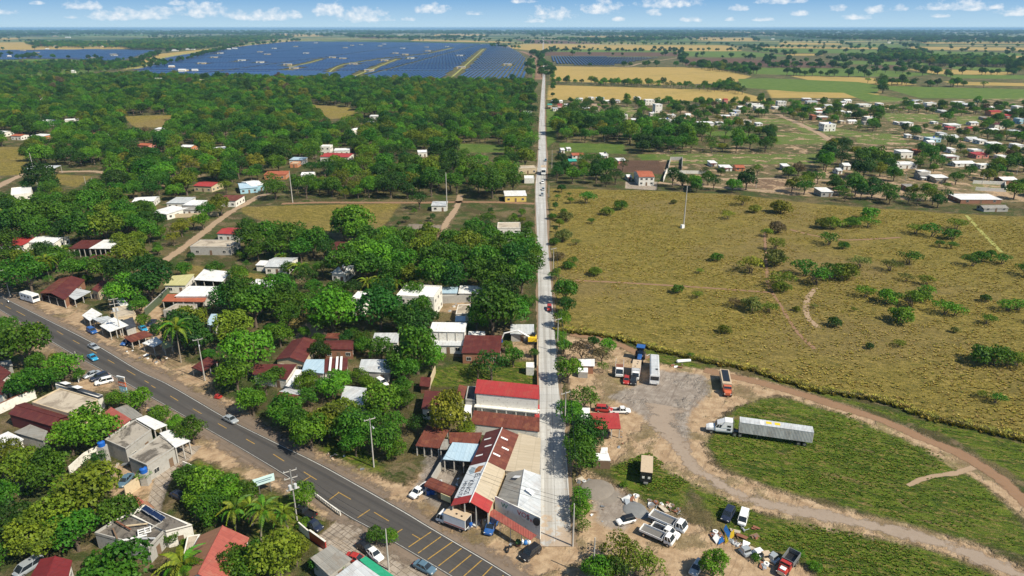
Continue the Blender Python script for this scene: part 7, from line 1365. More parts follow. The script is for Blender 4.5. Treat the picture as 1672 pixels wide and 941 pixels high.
# bottom left
T_("112,714,30,g;152,698,36,g,clumpy;38,762,36,o;14,738,22,o;82,770,34,m;155,752,20,d,loose;92,838,46,o,broad;150,806,46,o;192,838,30,m;58,872,40,o,clumpy;24,852,32,d;120,868,36,m;190,942,54,m;"
   "233,777,13,g,loose;283,873,15,m;377,918,30,m,clumpy;400,932,20,m;305,783,22,m;338,792,31,g;370,806,28,g;346,832,28,m;402,808,22,m;326,812,22,g;189,655,15,g;227,656,20,g;262,678,17,g;288,691,14,g;313,703,24,m;406,657,21,g;"
   "466,675,22,m;484,690,24,m;506,706,28,g,clumpy;535,686,30,o;553,700,24,m;578,700,30,m;580,724,22,m;608,692,24,m;632,722,26,m;624,657,30,g;646,733,18,g;681,690,18,d,loose;733,676,34,y,clumpy;762,700,14,o;790,659,11,m;"
   "613,874,15,m;634,876,14,g;496,808,20,g;454,912,42,o;418,922,34,m;482,902,26,o;520,920,14,m;557,929,11,g;495,855,12,g,bush;470,838,12,o,loose;308,886,12,g,bush;"
   "38,566,38,m;9,534,17,m;60,592,16,m;102,594,28,g,broad;50,622,30,m,broad;82,616,22,m,broad;30,636,20,d;46,450,30,m;12,448,22,m;206,474,26,g,clumpy;243,464,33,d;228,500,15,m;292,538,34,d;316,552,26,d;233,523,11,g;166,441,22,m;140,437,16,m;115,440,18,m;210,415,26,o,round2;196,395,14,o;90,425,20,m;70,415,18,d;36,428,18,o;15,420,22,m;260,438,18,d;236,436,20,d;"
   "312,524,24,o,round2;382,533,30,o;368,487,24,d;396,482,28,m;414,502,32,m;455,473,28,m;458,494,30,m;470,517,20,m;494,496,20,m;512,470,14,m;456,547,20,g;402,574,42,g,broad;385,613,28,g;432,624,20,m,loose;448,615,17,m;411,657,22,g;470,668,28,m;502,626,20,g;502,648,16,m;545,630,22,g,clumpy;560,618,14,g;521,574,17,d;496,543,10,g;540,506,38,g;528,528,22,m;568,551,13,d;589,556,15,m;587,612,15,g,loose;597,624,12,g;558,672,22,o;338,600,12,d,bush;575,676,18,m;"
   "620,505,34,d,round2;656,518,22,g;688,505,22,m;677,482,20,m;700,520,16,d;680,566,34,m,tall;655,590,26,m;705,585,20,g;622,568,20,m;594,565,14,m;662,604,22,m;606,628,13,g;659,632,18,m;665,652,15,m;804,508,40,m;778,520,20,g;834,506,28,m;858,496,15,m;815,452,34,m;852,452,26,m;780,446,24,m;802,592,27,d,loose;838,583,16,m;780,600,16,d,loose;708,450,28,m;738,454,26,d;668,452,18,o;640,448,22,m;600,440,24,m;565,492,15,m;575,470,14,d;548,470,14,m;"
   "560,430,26,m;590,415,26,g;618,425,28,g;640,410,24,m;660,430,26,m;690,415,26,o;712,425,28,m;740,420,26,m;765,405,26,o;790,425,28,m;815,410,26,m;840,425,26,d;862,410,22,m;862,440,22,m;600,390,20,m;630,385,18,g;665,388,20,m;700,388,20,o;735,395,20,m;770,385,20,m;800,390,20,m;835,395,20,m;860,390,18,m;"
   "575,357,30,g,round2;585,380,22,g;560,372,20,d;410,388,24,m;440,385,22,m;475,388,26,m;510,395,24,m;530,408,16,d;448,402,20,m;490,410,18,m;420,410,16,m;405,375,16,m;350,440,14,m;378,470,14,d;388,450,16,g;470,440,12,m;455,455,10,m;360,335,16,o;335,345,14,m;330,362,13,g;315,362,12,y,loose;295,372,14,y;282,388,12,y,loose;262,380,10,g;240,378,18,m;225,390,14,o;220,368,16,m;255,362,14,d;"
   "15,640,12,d,bush;66,288,22,d;48,300,12,d;80,300,14,d;170,372,26,o;140,370,28,m;105,355,24,m;75,350,26,m;45,360,26,m;20,365,24,d;10,395,18,m;60,375,22,m;100,378,18,d;200,350,20,m;185,330,22,m;150,335,24,m;120,330,20,m;90,330,18,m;230,345,16,m;300,440,12,m;")
# right side of the street
T_("922,476,20,m;925,498,14,d;918,520,14,g;914,552,11,g;921,566,13,g;950,572,20,b,loose;983,576,17,b,loose;992,566,13,g;985,598,10,g,loose;928,604,22,g;968,560,10,d;955,646,25,m,loose;930,672,20,g,clumpy;958,704,30,d;947,728,24,m;948,750,25,m;972,722,14,d,loose;947,812,17,g;951,834,17,g;951,856,14,g,loose;1012,898,34,o,loose;1040,912,30,o,loose;1062,926,26,o,loose;975,934,24,g;1000,930,24,m;1166,920,23,g,clumpy;1018,792,7,g,bush;1235,912,9,m,bush;1305,905,10,g,bush;1330,925,12,g,bush;"
   "965,652,14,o,loose;1128,580,6,g,bush;")
NPAL = [(430,832,25,427,887),(384,830,24,385,865),(461,838,20,474,878),(297,921,33,296,960),(408,826,16,412,858),(287,534,22,296,592),(72,425,16,82,458),(490,437,15,490,456),(623,457,14,621,474),(600,460,13,601,474),(648,462,12,650,474),(668,458,13,670,470),(462,420,10,463,430),(100,408,13,101,420)]
BUSH = "959,322,13,m;1014,337,10,m;991,346,9,o;924,355,11,p;902,354,7,m;966,361,6,m;1189,351,9,y;1213,327,11,y;1232,342,9,y;1271,341,10,y;1170,421,9,m;1227,431,19,y;919,386,13,p;972,444,10,o;929,434,9,m;1142,442,6,o;1268,398,14,o;1268,424,14,o;1253,380,9,o;1276,340,14,y;1345,366,12,o;1362,366,13,o;1391,364,12,g;1419,350,13,g;1418,361,13,g;1497,373,12,o;1522,375,15,m;1553,383,12,m;1564,365,13,o;1535,398,8,m;1555,400,8,m;1488,420,16,m;1456,433,13,p;1405,428,14,p;1378,402,8,m;1354,389,14,m;1588,424,14,m;1604,420,11,m;1637,422,12,m;1619,414,7,m;1270,373,12,b;1314,437,18,m;1336,450,20,m;1360,442,18,m;1384,446,18,o;1277,454,19,o;1267,424,17,p;1513,457,12,o;1414,476,13,g;1451,487,15,g;1490,488,18,g;1506,484,14,g;1514,474,13,g;1543,502,15,g;1560,505,14,g;1471,516,18,g;1610,488,8,m;1614,521,11,g;1646,498,14,g;1666,497,14,g;1605,582,20,m;1628,580,22,m;1645,586,16,m;1664,586,18,o;1363,528,10,d;1629,650,12,m;1420,566,6,d;1469,560,9,o;1606,644,9,o;1106,473,9,m;1139,481,8,o;1201,494,10,b;1226,499,15,p;1257,501,12,o;1277,470,12,o;1184,539,9,o;905,395,8,m;912,420,9,b;905,450,9,m;940,395,7,p;1480,452,9,p;1100,330,5,p;1330,500,5,p;1300,505,6,o;1395,505,5,o;1680,440,16,m;1700,520,14,m;1560,540,6,p;1185,345,5,y"
# palms
def frond_mesh():
    Q = []; T = []; r = np.random.RandomState(5); n = 15
    for i in range(n):
        f = i / (n - 1); x = .08 + .92 * f; z = .30 * math.sin(f * 2.6) - .55 * f * f
        wd = .17 * math.sin(math.pi * min(1, f * .85 + .16)) + .02
        for s in (-1, 1):
            for k in range(2):
                xx = x + k * .03; a = np.array([xx, 0, z]); b = np.array([xx + .05, 0, z - .012])
                tip = np.array([xx + .09, s * wd, z - .09 - .05 * r.rand()]); Q.append([a, b, tip + [.022, 0, 0], tip - [.006, 0, 0]]); T.append(r.uniform(.2, .9))
    for i in range(n - 1):
        f0, f1 = i / (n - 1), (i + 1) / (n - 1); g = lambda f: np.array([.92 * f, 0, .30 * math.sin(f * 2.6) - .55 * f * f + .004])
        Q.append([g(f0) + [0, -.008, 0], g(f1) + [0, -.006, 0], g(f1) + [0, .006, 0], g(f0) + [0, .008, 0]]); T.append(1)
    return quads_mesh('palm_frond', np.array(Q), np.array(T), m_frond)
FROND = frond_mesh()
def make_palm(px, py, rpx, bx, by, label, group=None):
    b = G(bx, by); R = rpx * depth(by) / F * 1.1
    # the crown stands where the sight line of its pixel crosses the vertical plane of the trunk
    x, y = (px - CX) / F, (CY - py) / F; d = Vector((x, CP + y * SP, -SP + y * CP)); t = b.y / d.y; top = Vector((d.x * t, b.y, CH + d.z * t))
    top.z = max(3.0, min(top.z, 16)); dx = (top - Vector((b.x, b.y, 0)))
    e = empty('coconut_palm', (b.x, b.y, 0), 0, label, 'palm', group)
    m = MB(); pts = [Vector((dx.x * (f ** 1.5), dx.y * f, top.z * f)) for f in (0, .15, .35, .6, .8, 1)]
    m.path(pts, [.26, .19, .16, .14, .13, .12], 8); m.build('trunk', m_palm, e)
    k = 19
    for i in range(k):
        o = bpy.data.objects.new('frond', FROND); C.objects.link(o); o.parent = e; o.location = pts[-1]
        tier = i % 3; s = R * rnd.uniform(.9, 1.12); o.scale = (s, s * .9, s)
        o.rotation_euler = (rnd.uniform(-.2, .2), (-.55, -.1, .38)[tier] + rnd.uniform(-.1, .1), 6.283 * i / k * 1.0 + rnd.uniform(-.1, .1) + tier * 2.1)
        c = TONE['o' if rnd.random() < .6 else 'm']; j = rnd.uniform(.8, 1.3); o.color = (c[0] * j, c[1] * j, c[2] * j, 1)
    m = MB()
    for a in range(5): m.ball((math.cos(a * 1.26) * .22, math.sin(a * 1.26) * .22, -.25), .15, 6, 4)
    n = m.build('coconut_cluster', plain('coconut', (.30, .16, .03), .6), e); n.location = pts[-1]
    return e
# ---------------------------------------------------------------- planting
ORDN = {}
def near_land(x, y):
    return min(LAND, key=lambda q: (q[0] - x) ** 2 + (q[1] - y) ** 2)[2]
for b in [(904,470,'the concrete street'),(560,800,'the highway bend'),(128,568,'the highway'),(300,650,'the highway'),(1000,640,'the dirt yard'),(740,455,'the street forest'),(640,415,'the street forest'),(100,360,'the left forest'),(250,380,'the dirt road forest'),(585,360,'the central field')]:
    g = G(b[0], b[1]); LAND.append((g.x, g.y, b[2]))
TREES = [(*tree_at(px, py, r * 1.1, kind=k), k, t, 1) for px, py, r, t, k in NEAR]
fr = random.Random(21)
TM = {k: leafmat('leaves_' + k, col=c) for k, c in TONE.items()}
# scattered woods: outlines in photo pixels, spacing (m), crown radius range, share
WOODS = [
 ([(-200,236),(-200,134),(100,132),(200,126),(300,131),(450,132),(600,135),(760,137),(876,138),(876,240),(874,290),(866,345),(770,350),(660,345),(520,335),(430,332),(330,345),(215,318),(50,322),(-160,330)], 9.6, (4.6, 7.9), .96),
 ([(-160,330),(220,322),(262,350),(248,384),(236,400),(110,382),(-140,398)], 8.0, (3.8, 6.0), .95),
 ([(395,392),(550,372),(640,372),(700,392),(870,350),(876,455),(650,465),(540,440),(500,428),(400,415)], 8.3, (4, 6.8), .97),
 ([(300,440),(560,440),(870,462),(872,600),(700,640),(560,600),(430,560),(330,520)], 9, (3.6, 6), .6),([(-40,395),(110,405),(240,440),(236,500),(180,480),(60,452),(-40,440)], 8.5, (3.6, 6), .8),([(-60,690),(50,745),(130,740),(165,765),(225,800),(200,850),(160,960),(-60,960)], 8, (3.5, 5.5), .7),([(-60,515),(60,575),(110,600),(60,640),(-60,660)], 8, (3.5, 5), .7),([(430,660),(520,660),(660,690),(660,740),(560,725),(470,690)], 8, (3, 4.5), .6),([(590,640),(700,600),(700,700),(640,700)], 8, (2.5, 4), .5),
 ([(-60,380),(240,385),(420,335),(872,338),(872,640),(700,700),(560,720),(400,650),(240,540),(60,470),(-60,450)], 6.5, (1.1, 2.3), .5),([(660,338),(872,336),(872,380),(780,380),(740,350)], 8, (3, 5), .75),([(-60,520),(100,560),(330,740),(560,850),(500,960),(-60,960)], 6, (1.0, 1.9), .4),([(900,310),(935,312),(945,520),(908,540)], 8, (1.2, 2.6), .35),
 ([(190,400),(245,395),(246,430),(215,455),(160,450),(150,435)], 8.5, (3.6, 5.5), .8),
 ([(660,345),(870,338),(872,352),(760,362),(700,372)], 8.5, (3, 5), .5),
 ([(480,305),(655,302),(662,330),(482,330)], 6.0, (3, 4.2), .97),
 ([(893,192),(955,188),(1060,205),(1150,222),(1140,252),(1040,252),(1018,236),(912,233),(895,240)], 9.5, (5, 8.5), .9),
 ([(893,240),(915,250),(1000,256),(1028,270),(1030,300),(1000,306),(905,300),(895,296)], 8.5, (3.8, 6.2), .75),
 ([(1140,218),(1330,226),(1460,262),(1470,300),(1400,292),(1330,284),(1290,268),(1150,250)], 8.5, (4, 7.5), .62),
 ([(1075,298),(1165,302),(1168,316),(1078,312)], 7.5, (3.5, 5.5), .8),([(1185,308),(1225,308),(1225,322),(1188,320)], 8, (4, 6.5), .8),([(1290,308),(1350,312),(1480,320),(1570,330),(1568,344),(1450,336),(1350,328),(1290,322)], 7.5, (3.5, 6), .85),
 ([(1080,262),(1160,270),(1400,290),(1480,300),(1480,318),(1300,305),(1180,298),(1085,292)], 9, (3, 5), .30),
 ([(890,168),(1180,168),(1672,162),(1850,185),(1850,330),(1560,330),(1480,262),(1330,226),(1150,216),(1060,204),(955,186),(895,190)], 10.5, (2.6, 5.8), .62),
 ([(896,134),(970,135),(1080,139),(1200,146),(1225,150),(1225,156),(1190,152),(1080,144),(970,140),(896,139)], 13, (4, 6.5), .62),
 ([(1170,140),(1225,138),(1245,150),(1175,149)], 9, (4, 7), .8),([(1120,110),(1160,108),(1290,118),(1420,125),(1430,130),(1300,126),(1230,124),(1150,114)], 12, (4, 8), .7),
 ([(1290,127),(1440,136),(1520,140),(1600,142),(1640,146),(1500,146),(1400,138),(1290,131)], 12, (4, 8), .7),([(1420,135),(1450,138),(1480,158),(1440,158)], 12, (5, 9), .8),([(1430,150),(1580,148),(1672,158),(1672,168),(1500,164),(1430,166)], 11, (5, 9), .6),
 ([(1340,84),(1500,88),(1672,104),(1672,118),(1580,112),(1440,102),(1340,92)], 13, (6, 11), .75),([(1252,108),(1370,110),(1480,110),(1480,114),(1252,112)], 13, (4, 7), .6),([(1252,83),(1340,84),(1340,94),(1252,90)], 14, (5, 9), .5),
 ([(-80,105),(95,104),(200,103),(240,108),(190,116),(95,124),(-80,130)], 11, (3.5, 6), .5),([(180,72),(262,66),(400,60),(480,62),(380,73),(300,82),(215,82)], 14, (6, 11), .85),([(40,72),(120,70),(240,73),(240,80),(60,78)], 15, (6, 10), .4),
 ([(893,122),(906,122),(902,170),(893,170)], 9, (3, 5), .7)]
def inside(X, Y, pg): return sdf(np.array([X]), np.array([Y]), pg)[0] > 0
NOGO = [poly(p) for p in Z['dry'] if p[0][0] < 800] + [poly(p) for p in Z['gold'] + Z['green'][8:] if p[0] == (1252,147) or p in Z['green']] + [poly([(225,450),(250,450),(395,345),(430,330),(430,318),(380,330),(340,360)]), poly([(-60,330),(60,292),(180,287),(180,274),(60,274),(-60,300)]), poly([(874,120),(898,120),(902,350),(870,350)]), poly([(440,327),(872,326),(872,338),(440,338)]), poly([(710,390),(722,330),(770,316),(790,330),(740,390)]), poly([(880,80),(892,80),(893,135),(880,135)])]
NOGOZ = [(q, q.min(0), q.max(0)) for q in NOGO]
FT = np.array(FOOT); placed = {}
def cell_free(x, y, R):
    c = (int(x // 12), int(y // 12))
    for i in (-1, 0, 1):
        for j in (-1, 0, 1):
            for (a, b, q) in placed.get((c[0] + i, c[1] + j), ()):
                if (a - x) ** 2 + (b - y) ** 2 < ((R + q) * .62) ** 2: return False
    return True
for t in TREES: placed.setdefault((int(t[0] // 12), int(t[1] // 12)), []).append((t[0], t[1], t[2]))
for pts, sp_, (r0, r1), share in WOODS:
    pg = poly(pts); lo, hi = pg.min(0), pg.max(0); nx = int((hi[0] - lo[0]) / sp_) + 1; ny = int((hi[1] - lo[1]) / sp_) + 1
    gx, gy = np.meshgrid(np.arange(nx), np.arange(ny)); gx = gx.ravel(); gy = gy.ravel(); rs = np.random.RandomState(int(sp_ * 10) + len(pts))
    X = lo[0] + (gx + (gy % 2) * .5 + rs.uniform(-.42, .42, len(gx))) * sp_; Y = lo[1] + (gy + rs.uniform(-.42, .42, len(gx))) * sp_
    k = (sdf(X, Y, pg) > 0) & (rs.rand(len(X)) < share) & (Y > 0)
    for nz_ in NOGOZ:
        for s_ in (1.0, 1 + .75 * r1 / 90, 1 + 1.5 * r1 / 90): k &= ~(sdf(X * s_, Y * s_, nz_[0]) > -1.5)
    # the view line to a building is kept clear: no crown stands on it nor just before it
    X, Y = X[k], Y[k]; R = rs.uniform(r0, r1, len(X)); k = np.ones(len(X), bool)
    for fx, fy, fr_ in FT:
        if fy > Y.max(initial=0) + 60 or fy < Y.min(initial=0) - 60: continue
        dx, dy = X - fx * (Y / max(fy, 1)), Y - fy; k &= ~((np.abs(dx) < fr_ * .8 + R * .5) & (dy < R + fr_ * .5) & (dy > -(R + fr_ * .8 + 2 + np.clip(1.9 * R - 3.2, 0, 9) * max(fy, 60) / 90 * (.5 if fy > 250 else .35))))
    for x, y, r_ in zip(X[k], Y[k], R[k]):
        if not cell_free(x, y, r_): continue
        placed.setdefault((int(x // 12), int(y // 12)), []).append((x, y, r_))
        q = fr.random(); kd = fr.choice(['round', 'round2', 'clumpy', 'broad', 'ragged', 'tall', 'loose', 'ragged']); tn = 'd' if q < .26 else 'm' if q < .64 else 'g' if q < .86 else 'o' if q < .965 else 'y' if q < .99 else 'b'
        TREES.append((x, y, r_, kd, tn, 0))
def vis(t):
    px, py = P(t[0], t[1], t[2]); return -60 < px < 1732 and py < 985
hand = [t for t in TREES if t[5]]; auto = sorted([t for t in TREES if not t[5] and vis(t)], key=lambda t: -t[2] / math.hypot(t[0], t[1]))
hand = sorted(hand, key=lambda t: -t[2] / math.hypot(t[0], t[1])); room = 300 - min(len(hand), 300)
SZ = lambda r: 'large' if r > 5.6 else 'mid sized' if r > 3.6 else 'small'
SHAPE = {'round': 'round crowned', 'round2': 'full crowned', 'broad': 'wide crowned', 'tall': 'tall', 'loose': 'loose', 'clumpy': 'lumpy', 'ragged': 'ragged', 'bush': 'bushy', 'spread_bush': 'spreading'}
used = {}
def uniq(lab_fn, x, y):
    l = near_land(x, y); used.setdefault(l, []); used[l].append((x, y)); return l
rank = {}
for t in hand[:300]: rank.setdefault(near_land(t[0], t[1]), []).append(t)
for l, ts in rank.items():
    lp = [q for q in LAND if q[2] == l]
    ts.sort(key=lambda t: P(t[0], t[1])[0])
    for i, t in enumerate(ts):
        which = '' if len(ts) == 1 else (', %s from left' % ORD(i + 1))
        lab = '%s %s tree by %s%s' % (SZ(t[2]), TONEW[t[4]], l, which)
        if len(lab.split()) > 16: lab = '%s tree by %s%s' % (TONEW[t[4]], l, which)
        sh = 'bush' in t[3]
        make_tree(t[0], t[1], t[2], t[3], t[4], name='shrub' if sh else 'broadleaf_tree', cat='shrub' if sh else 'tree', label=lab, group='trees around the houses and roads')
def region(x, y):
    px, py = P(x, y)
    if px > 893: return 'right of the concrete street'
    if px > 480 and py > 290 and py < 335: return 'in the plantation above the central field'
    return 'in the forest left of the concrete street' if px > 300 else 'in the forest near the left edge'
ac = {}
for t in sorted(auto[:room], key=lambda t: P(t[0], t[1])[0]):
    rg = region(t[0], t[1]); k_ = (SZ(t[2]), TONEW[t[4]], rg); ac[k_] = ac.get(k_, 0) + 1
    make_tree(t[0], t[1], t[2], t[3], t[4], label='%s %s tree %s, %s from left' % (*k_, ORD(ac[k_])), group='trees of the forest and village')
rest = hand[300:] + auto[room:] + [t for t in TREES if not t[5] and not vis(t)]
# distant woods: clumps of crowns in noisy patches up to the horizon
dr = np.random.RandomState(4); far = []
n = 36000; yy = 1500 * (13.0 ** dr.rand(n)); xx = dr.uniform(-1, 1, n) * (yy * .86 + 100)
def vnoise(x, y, s, seed):
    r = np.random.RandomState(seed); tb = r.rand(64, 64); u, v = x / s, y / s; i, j = np.floor(u).astype(int), np.floor(v).astype(int); f, g = u - i, v - j; f = f * f * (3 - 2 * f); g = g * g * (3 - 2 * g)
    q = lambda a, b: tb[a % 64, b % 64]; return (q(i, j) * (1 - f) + q(i + 1, j) * f) * (1 - g) + (q(i, j + 1) * (1 - f) + q(i + 1, j + 1) * f) * g
nn = .6 * vnoise(xx, yy, 900, 1) + .4 * vnoise(xx, yy, 300, 2); far_ok = (yy > 4300) & (nn > .50) | (yy <= 4300) & (nn > .82)
KEEP = [poly([(-200,64),(372,58),(480,62),(905,70),(1000,72),(1240,60),(1390,68),(1672,74),(1900,78),(1900,175),(890,175),(880,131),(262,131),(-200,131)])]
for q in KEEP: far_ok &= ~(sdf(xx, yy, q) > 0)
hedge = np.zeros(n, bool)
for x, y in zip(xx[far_ok], yy[far_ok]): far.append((x, y, float(dr.uniform(6, 11) * (1 + min(y, 14000) / 7000)), 'broad', 'd' if dr.rand() < .6 else 'm', 0))
# hedgerows along the far field borders
for k in ('gold', 'green', 'plow'):
    for pts in Z[k]:
        if min(p[1] for p in pts) > 175 or k == 'plow' and pts[0][0] in (-100, 262): continue
        pg = poly(pts)
        for i in range(len(pg)):
            a, b = pg[i], pg[(i + 1) % len(pg)]; L_ = np.hypot(*(b - a)); ymean = (a[1] + b[1]) / 2
            if ymean < 1400: continue
            m_ = int(L_ / (9 + ymean / 260))
            dens_ = dr.uniform(.15, .8)
            for s in range(m_):
                if dr.rand() > dens_: continue
                f = (s + dr.rand()) / m_; p = a + (b - a) * f + dr.normal(size=2) * 5; far.append((p[0], p[1], dr.uniform(3.5, 7.5) * (1 + ymean / 9000), 'round', 'd' if dr.rand() < .6 else 'm', 0))
def cloud(name, trees, label, cat, prefix):
    col = bpy.data.collections.new(prefix); keys = []
    for k in KIND:
        if 'bush' in k: continue
        for v in range(2):
            for tn in TONE: keys.append((k, v, tn))
    usedk = sorted({(t[3], (int(t[0] * 13) % 2), t[4]) for t in trees}); meshes = {}
    for i, (k, v, tn) in enumerate(usedk):
        Q, T, tm = PROTO[k, v][2] if k != 'tuft' else (*TUFT[v], None); o = bpy.data.objects.new('%s_%03d' % (prefix, i), quads_mesh(prefix + '_' + k, Q, T, TM[tn], tm, m_bark)); col.objects.link(o)
    me = bpy.data.meshes.new(name); me.from_pydata([(t[0], t[1], 0) for t in trees], [], [])
    for an, ty, vals in (('scl', 'FLOAT', [t[2] for t in trees]), ('rz', 'FLOAT', [fr.uniform(0, 6.28) for _ in trees]), ('idx', 'INT', [usedk.index((t[3], (int(t[0] * 13) % 2), t[4])) for t in trees])):
        a = me.attributes.new(an, ty, 'POINT'); a.data.foreach_set('value', vals)
    me.materials.append(m_leaf); o = bpy.data.objects.new(name, me); C.objects.link(o); o['kind'] = 'stuff'; o['label'] = label; o['category'] = cat
    ng = bpy.data.node_groups.new(name + '_nodes', 'GeometryNodeTree'); ng.interface.new_socket('Geometry', in_out='INPUT', socket_type='NodeSocketGeometry'); ng.interface.new_socket('Geometry', in_out='OUTPUT', socket_type='NodeSocketGeometry')
    N = ng.nodes.new; gi, go = N('NodeGroupInput'), N('NodeGroupOutput'); iop = N('GeometryNodeInstanceOnPoints'); ci = N('GeometryNodeCollectionInfo'); ci.inputs['Collection'].default_value = col; ci.inputs['Separate Children'].default_value = True; ci.inputs['Reset Children'].default_value = True
    def at(nm, ty): x = N('GeometryNodeInputNamedAttribute'); x.data_type = ty; x.inputs['Name'].default_value = nm; return x.outputs['Attribute']
    cx = N('ShaderNodeCombineXYZ'); ng.links.new(at('rz', 'FLOAT'), cx.inputs[2]); ng.links.new(gi.outputs[0], iop.inputs['Points']); ng.links.new(ci.outputs[0], iop.inputs['Instance']); iop.inputs['Pick Instance'].default_value = True
    ng.links.new(at('idx', 'INT'), iop.inputs['Instance Index']); ng.links.new(cx.outputs[0], iop.inputs['Rotation']); ng.links.new(at('scl', 'FLOAT'), iop.inputs['Scale']); ng.links.new(iop.outputs[0], go.inputs[0])
    md = o.modifiers.new('instances', 'NODES'); md.node_group = ng; return o
cloud('forest', rest, 'dense green forest stretching from the houses to the solar farm', 'forest', 'forest_tree')
cloud('distant_woods', far, 'dark woods and hedgerows scattered to the horizon', 'woods', 'woods_tree')
print('TREES hand', len(hand), 'auto', len(auto), 'rest', len(rest), 'far', len(far))
# pasture bushes
bl_ = []
for q in BUSH.split(';'): a = q.split(','); k = 'spread_bush' if rnd.random() < .6 else 'bush'; bl_.append((float(a[0]), float(a[1]), float(a[2]), a[3], k))
def bband(py): return 'uppermost' if py < 350 else 'upper' if py < 410 else 'middle' if py < 470 else 'lower' if py < 530 else 'lowest'
gb = {}
for b in bl_: gb.setdefault((b[3], bband(b[1])), []).append(b)
for b in bl_:
    g = sorted(gb[b[3], bband(b[1])]); x, y, R = tree_at(b[0], b[1], b[2] * 1.3, kind=b[4])
    make_tree(x, y, R, b[4], b[3], name='pasture_bush', cat='bush', label='%s bush in the %s strip of the dry pasture' % (TONEW[b[3]], bband(b[1])) + (', %s such from left' % ORD(g.index(b) + 1) if len(g) > 1 else ''), group='bushes in the dry pasture')
for i, a in enumerate(NPAL):
    make_palm(*a, 'coconut palm by %s, %s palm from the left' % (near_land(*G(a[3], a[4])[:2]), ORD(sorted(q[0] for q in NPAL).index(a[0]) + 1)), 'coconut palms')

# ---------------------------------------------------------------- dry tussocks and green clumps
def tuft_arrays(seed):
    r = np.random.RandomState(seed); Q = []; T = []
    for i in range(34):
        a = r.uniform(0, 6.283); q = r.uniform(0, .5); b = np.array([math.cos(a) * q, math.sin(a) * q * .8, 0]); l = r.uniform(.45, 1.0); o = r.uniform(.25, .8); d = np.array([math.cos(a) * o, math.sin(a) * o, 1.0]) * l
        s = np.array([-math.sin(a), math.cos(a), 0]) * r.uniform(.1, .2); Q.append([b - s, b + s, b + d * .6 + s * .9, b + d * .6 - s * .9]); T.append(r.uniform(.2, 1)); Q.append([b + d * .6 - s * .9, b + d * .6 + s * .9, b + d * .9 + [d[0] * .3, d[1] * .3, 0] + s * .3, b + d * .9 + [d[0] * .3, d[1] * .3, 0] - s * .3]); T.append(r.uniform(.2, 1))
    return np.array(Q), np.array(T)
TUFT = [tuft_arrays(1), tuft_arrays(2)]
TM.update(q=leafmat('dry_tuft', .8, .2, col=(.32, .26, .055)), r=leafmat('olive_tuft', .8, .2, col=(.18, .175, .028)), s=leafmat('straw_tuft', .8, .2, col=(.42, .33, .12)), v=leafmat('green_tuft', .8, .2, col=(.095, .165, .013)))
KIND['tuft'] = (0, {})
def scatter_tufts(zone, idx, n, tones, r0, r1, ymax, seed):
    out = []; rs = np.random.RandomState(seed)
    for pi in idx:
        pg = poly(Z[zone][pi]); lo, hi = pg.min(0), pg.max(0); hi[1] = min(hi[1], ymax); X = rs.uniform(lo[0], hi[0], n); Y = rs.uniform(lo[1], hi[1], n)
        X, Y = X[(np.abs(X) < .86 * Y + 30)], Y[(np.abs(X) < .86 * Y + 30)]; den = vnoise(X * .9 + Y * .35, (Y - X * .4) * 2.6, 9, seed) * .6 + vnoise(X, Y, 26, seed + 1) * .4
        k = (sdf(X, Y, pg) > .5) & (den + rs.uniform(-.2, .2, len(X)) + np.clip(sdf(X, Y, pg) - 6, -6, 0) * .04 > .5); X, Y = X[k], Y[k]
        for x, y in zip(X, Y): out.append((x, y, rs.uniform(r0, r1), 'tuft', tones[rs.randint(len(tones))], 0))
    return out
tf = scatter_tufts('dry', [0], 90000, 'qqrqqs', .2, .46, 470, 5); cloud('dry_grass', tf, 'dry yellow olive grass tussocks covering the large pasture', 'grass', 'dry_tuft')
tg = scatter_tufts('green', [0, 1, 2, 4], 9000, 'vvvvvr', .14, .30, 400, 8); cloud('green_grass', tg, 'green grass clumps around the looping gravel track', 'grass', 'green_tuft')
hd_ = []; rs = np.random.RandomState(3)
for p_ in catmull(fp, 60):
    for _ in range(3): hd_.append((p_.x + rs.normal() * .7, p_.y + .8 + rs.normal() * .7, rs.uniform(.5, 1.2), 'tuft', 'rrrq'[rs.randint(4)], 0))
cloud('dry_hedge_growth', hd_, 'tall dry growth along the lower fence of the pasture', 'dry growth', 'hedge_tuft')
print('TUFTS', len(tf), len(tg))
# ---------------------------------------------------------------- solar farm
SF = [poly([(262,129),(205,116),(235,108),(262,95),(330,84),(400,75),(474,68),(600,69),(700,70),(830,73),(858,88),(868,97),(872,112),(870,131),(700,130)]), poly([(-160,84),(0,82.5),(150,81),(262,82.5),(228,93),(200,102),(100,97),(0,98),(-160,100)]), poly([(889,92),(1000,93),(1090,94),(1012,107.5),(960,107.5),(896,106)])]
GAPS = [([(734,129),(760,107),(790,80)], 9), ([(580,124),(620,108),(648,97)], 8), ([(535,120),(560,106),(620,97),(700,88),(740,78)], 6), ([(470,110),(500,104),(525,97)], 8)]
HUTS = [(500,88),(543,95),(437,90),(448,80),(425,86),(483,77),(425,103),(470,107),(458,69),(516,71),(564,79),(575,75),(590,74),(560,97),(621,76),(627,73),(646,88),(662,90),(658,80),(697,78),(699,84),(671,96),(577,106),(628,100),(751,92),(753,112),(829,107),(730,77),(480,113),(603,117),(395,100),(350,95),(330,105),(360,88),(300,117),(38,84),(40,92),(57,92),(185,90),(187,92),(150,96),(60,87)]
m_sol = newmat('solar_field'); t = NT(m_sol); tc = t.n('ShaderNodeNewGeometry').outputs['Position']
c = t.mix(t.noise(tc, .004, 4, .5), (.012, .032, .11), (.022, .052, .165)); b = t.out(c, .3, 0, .55)
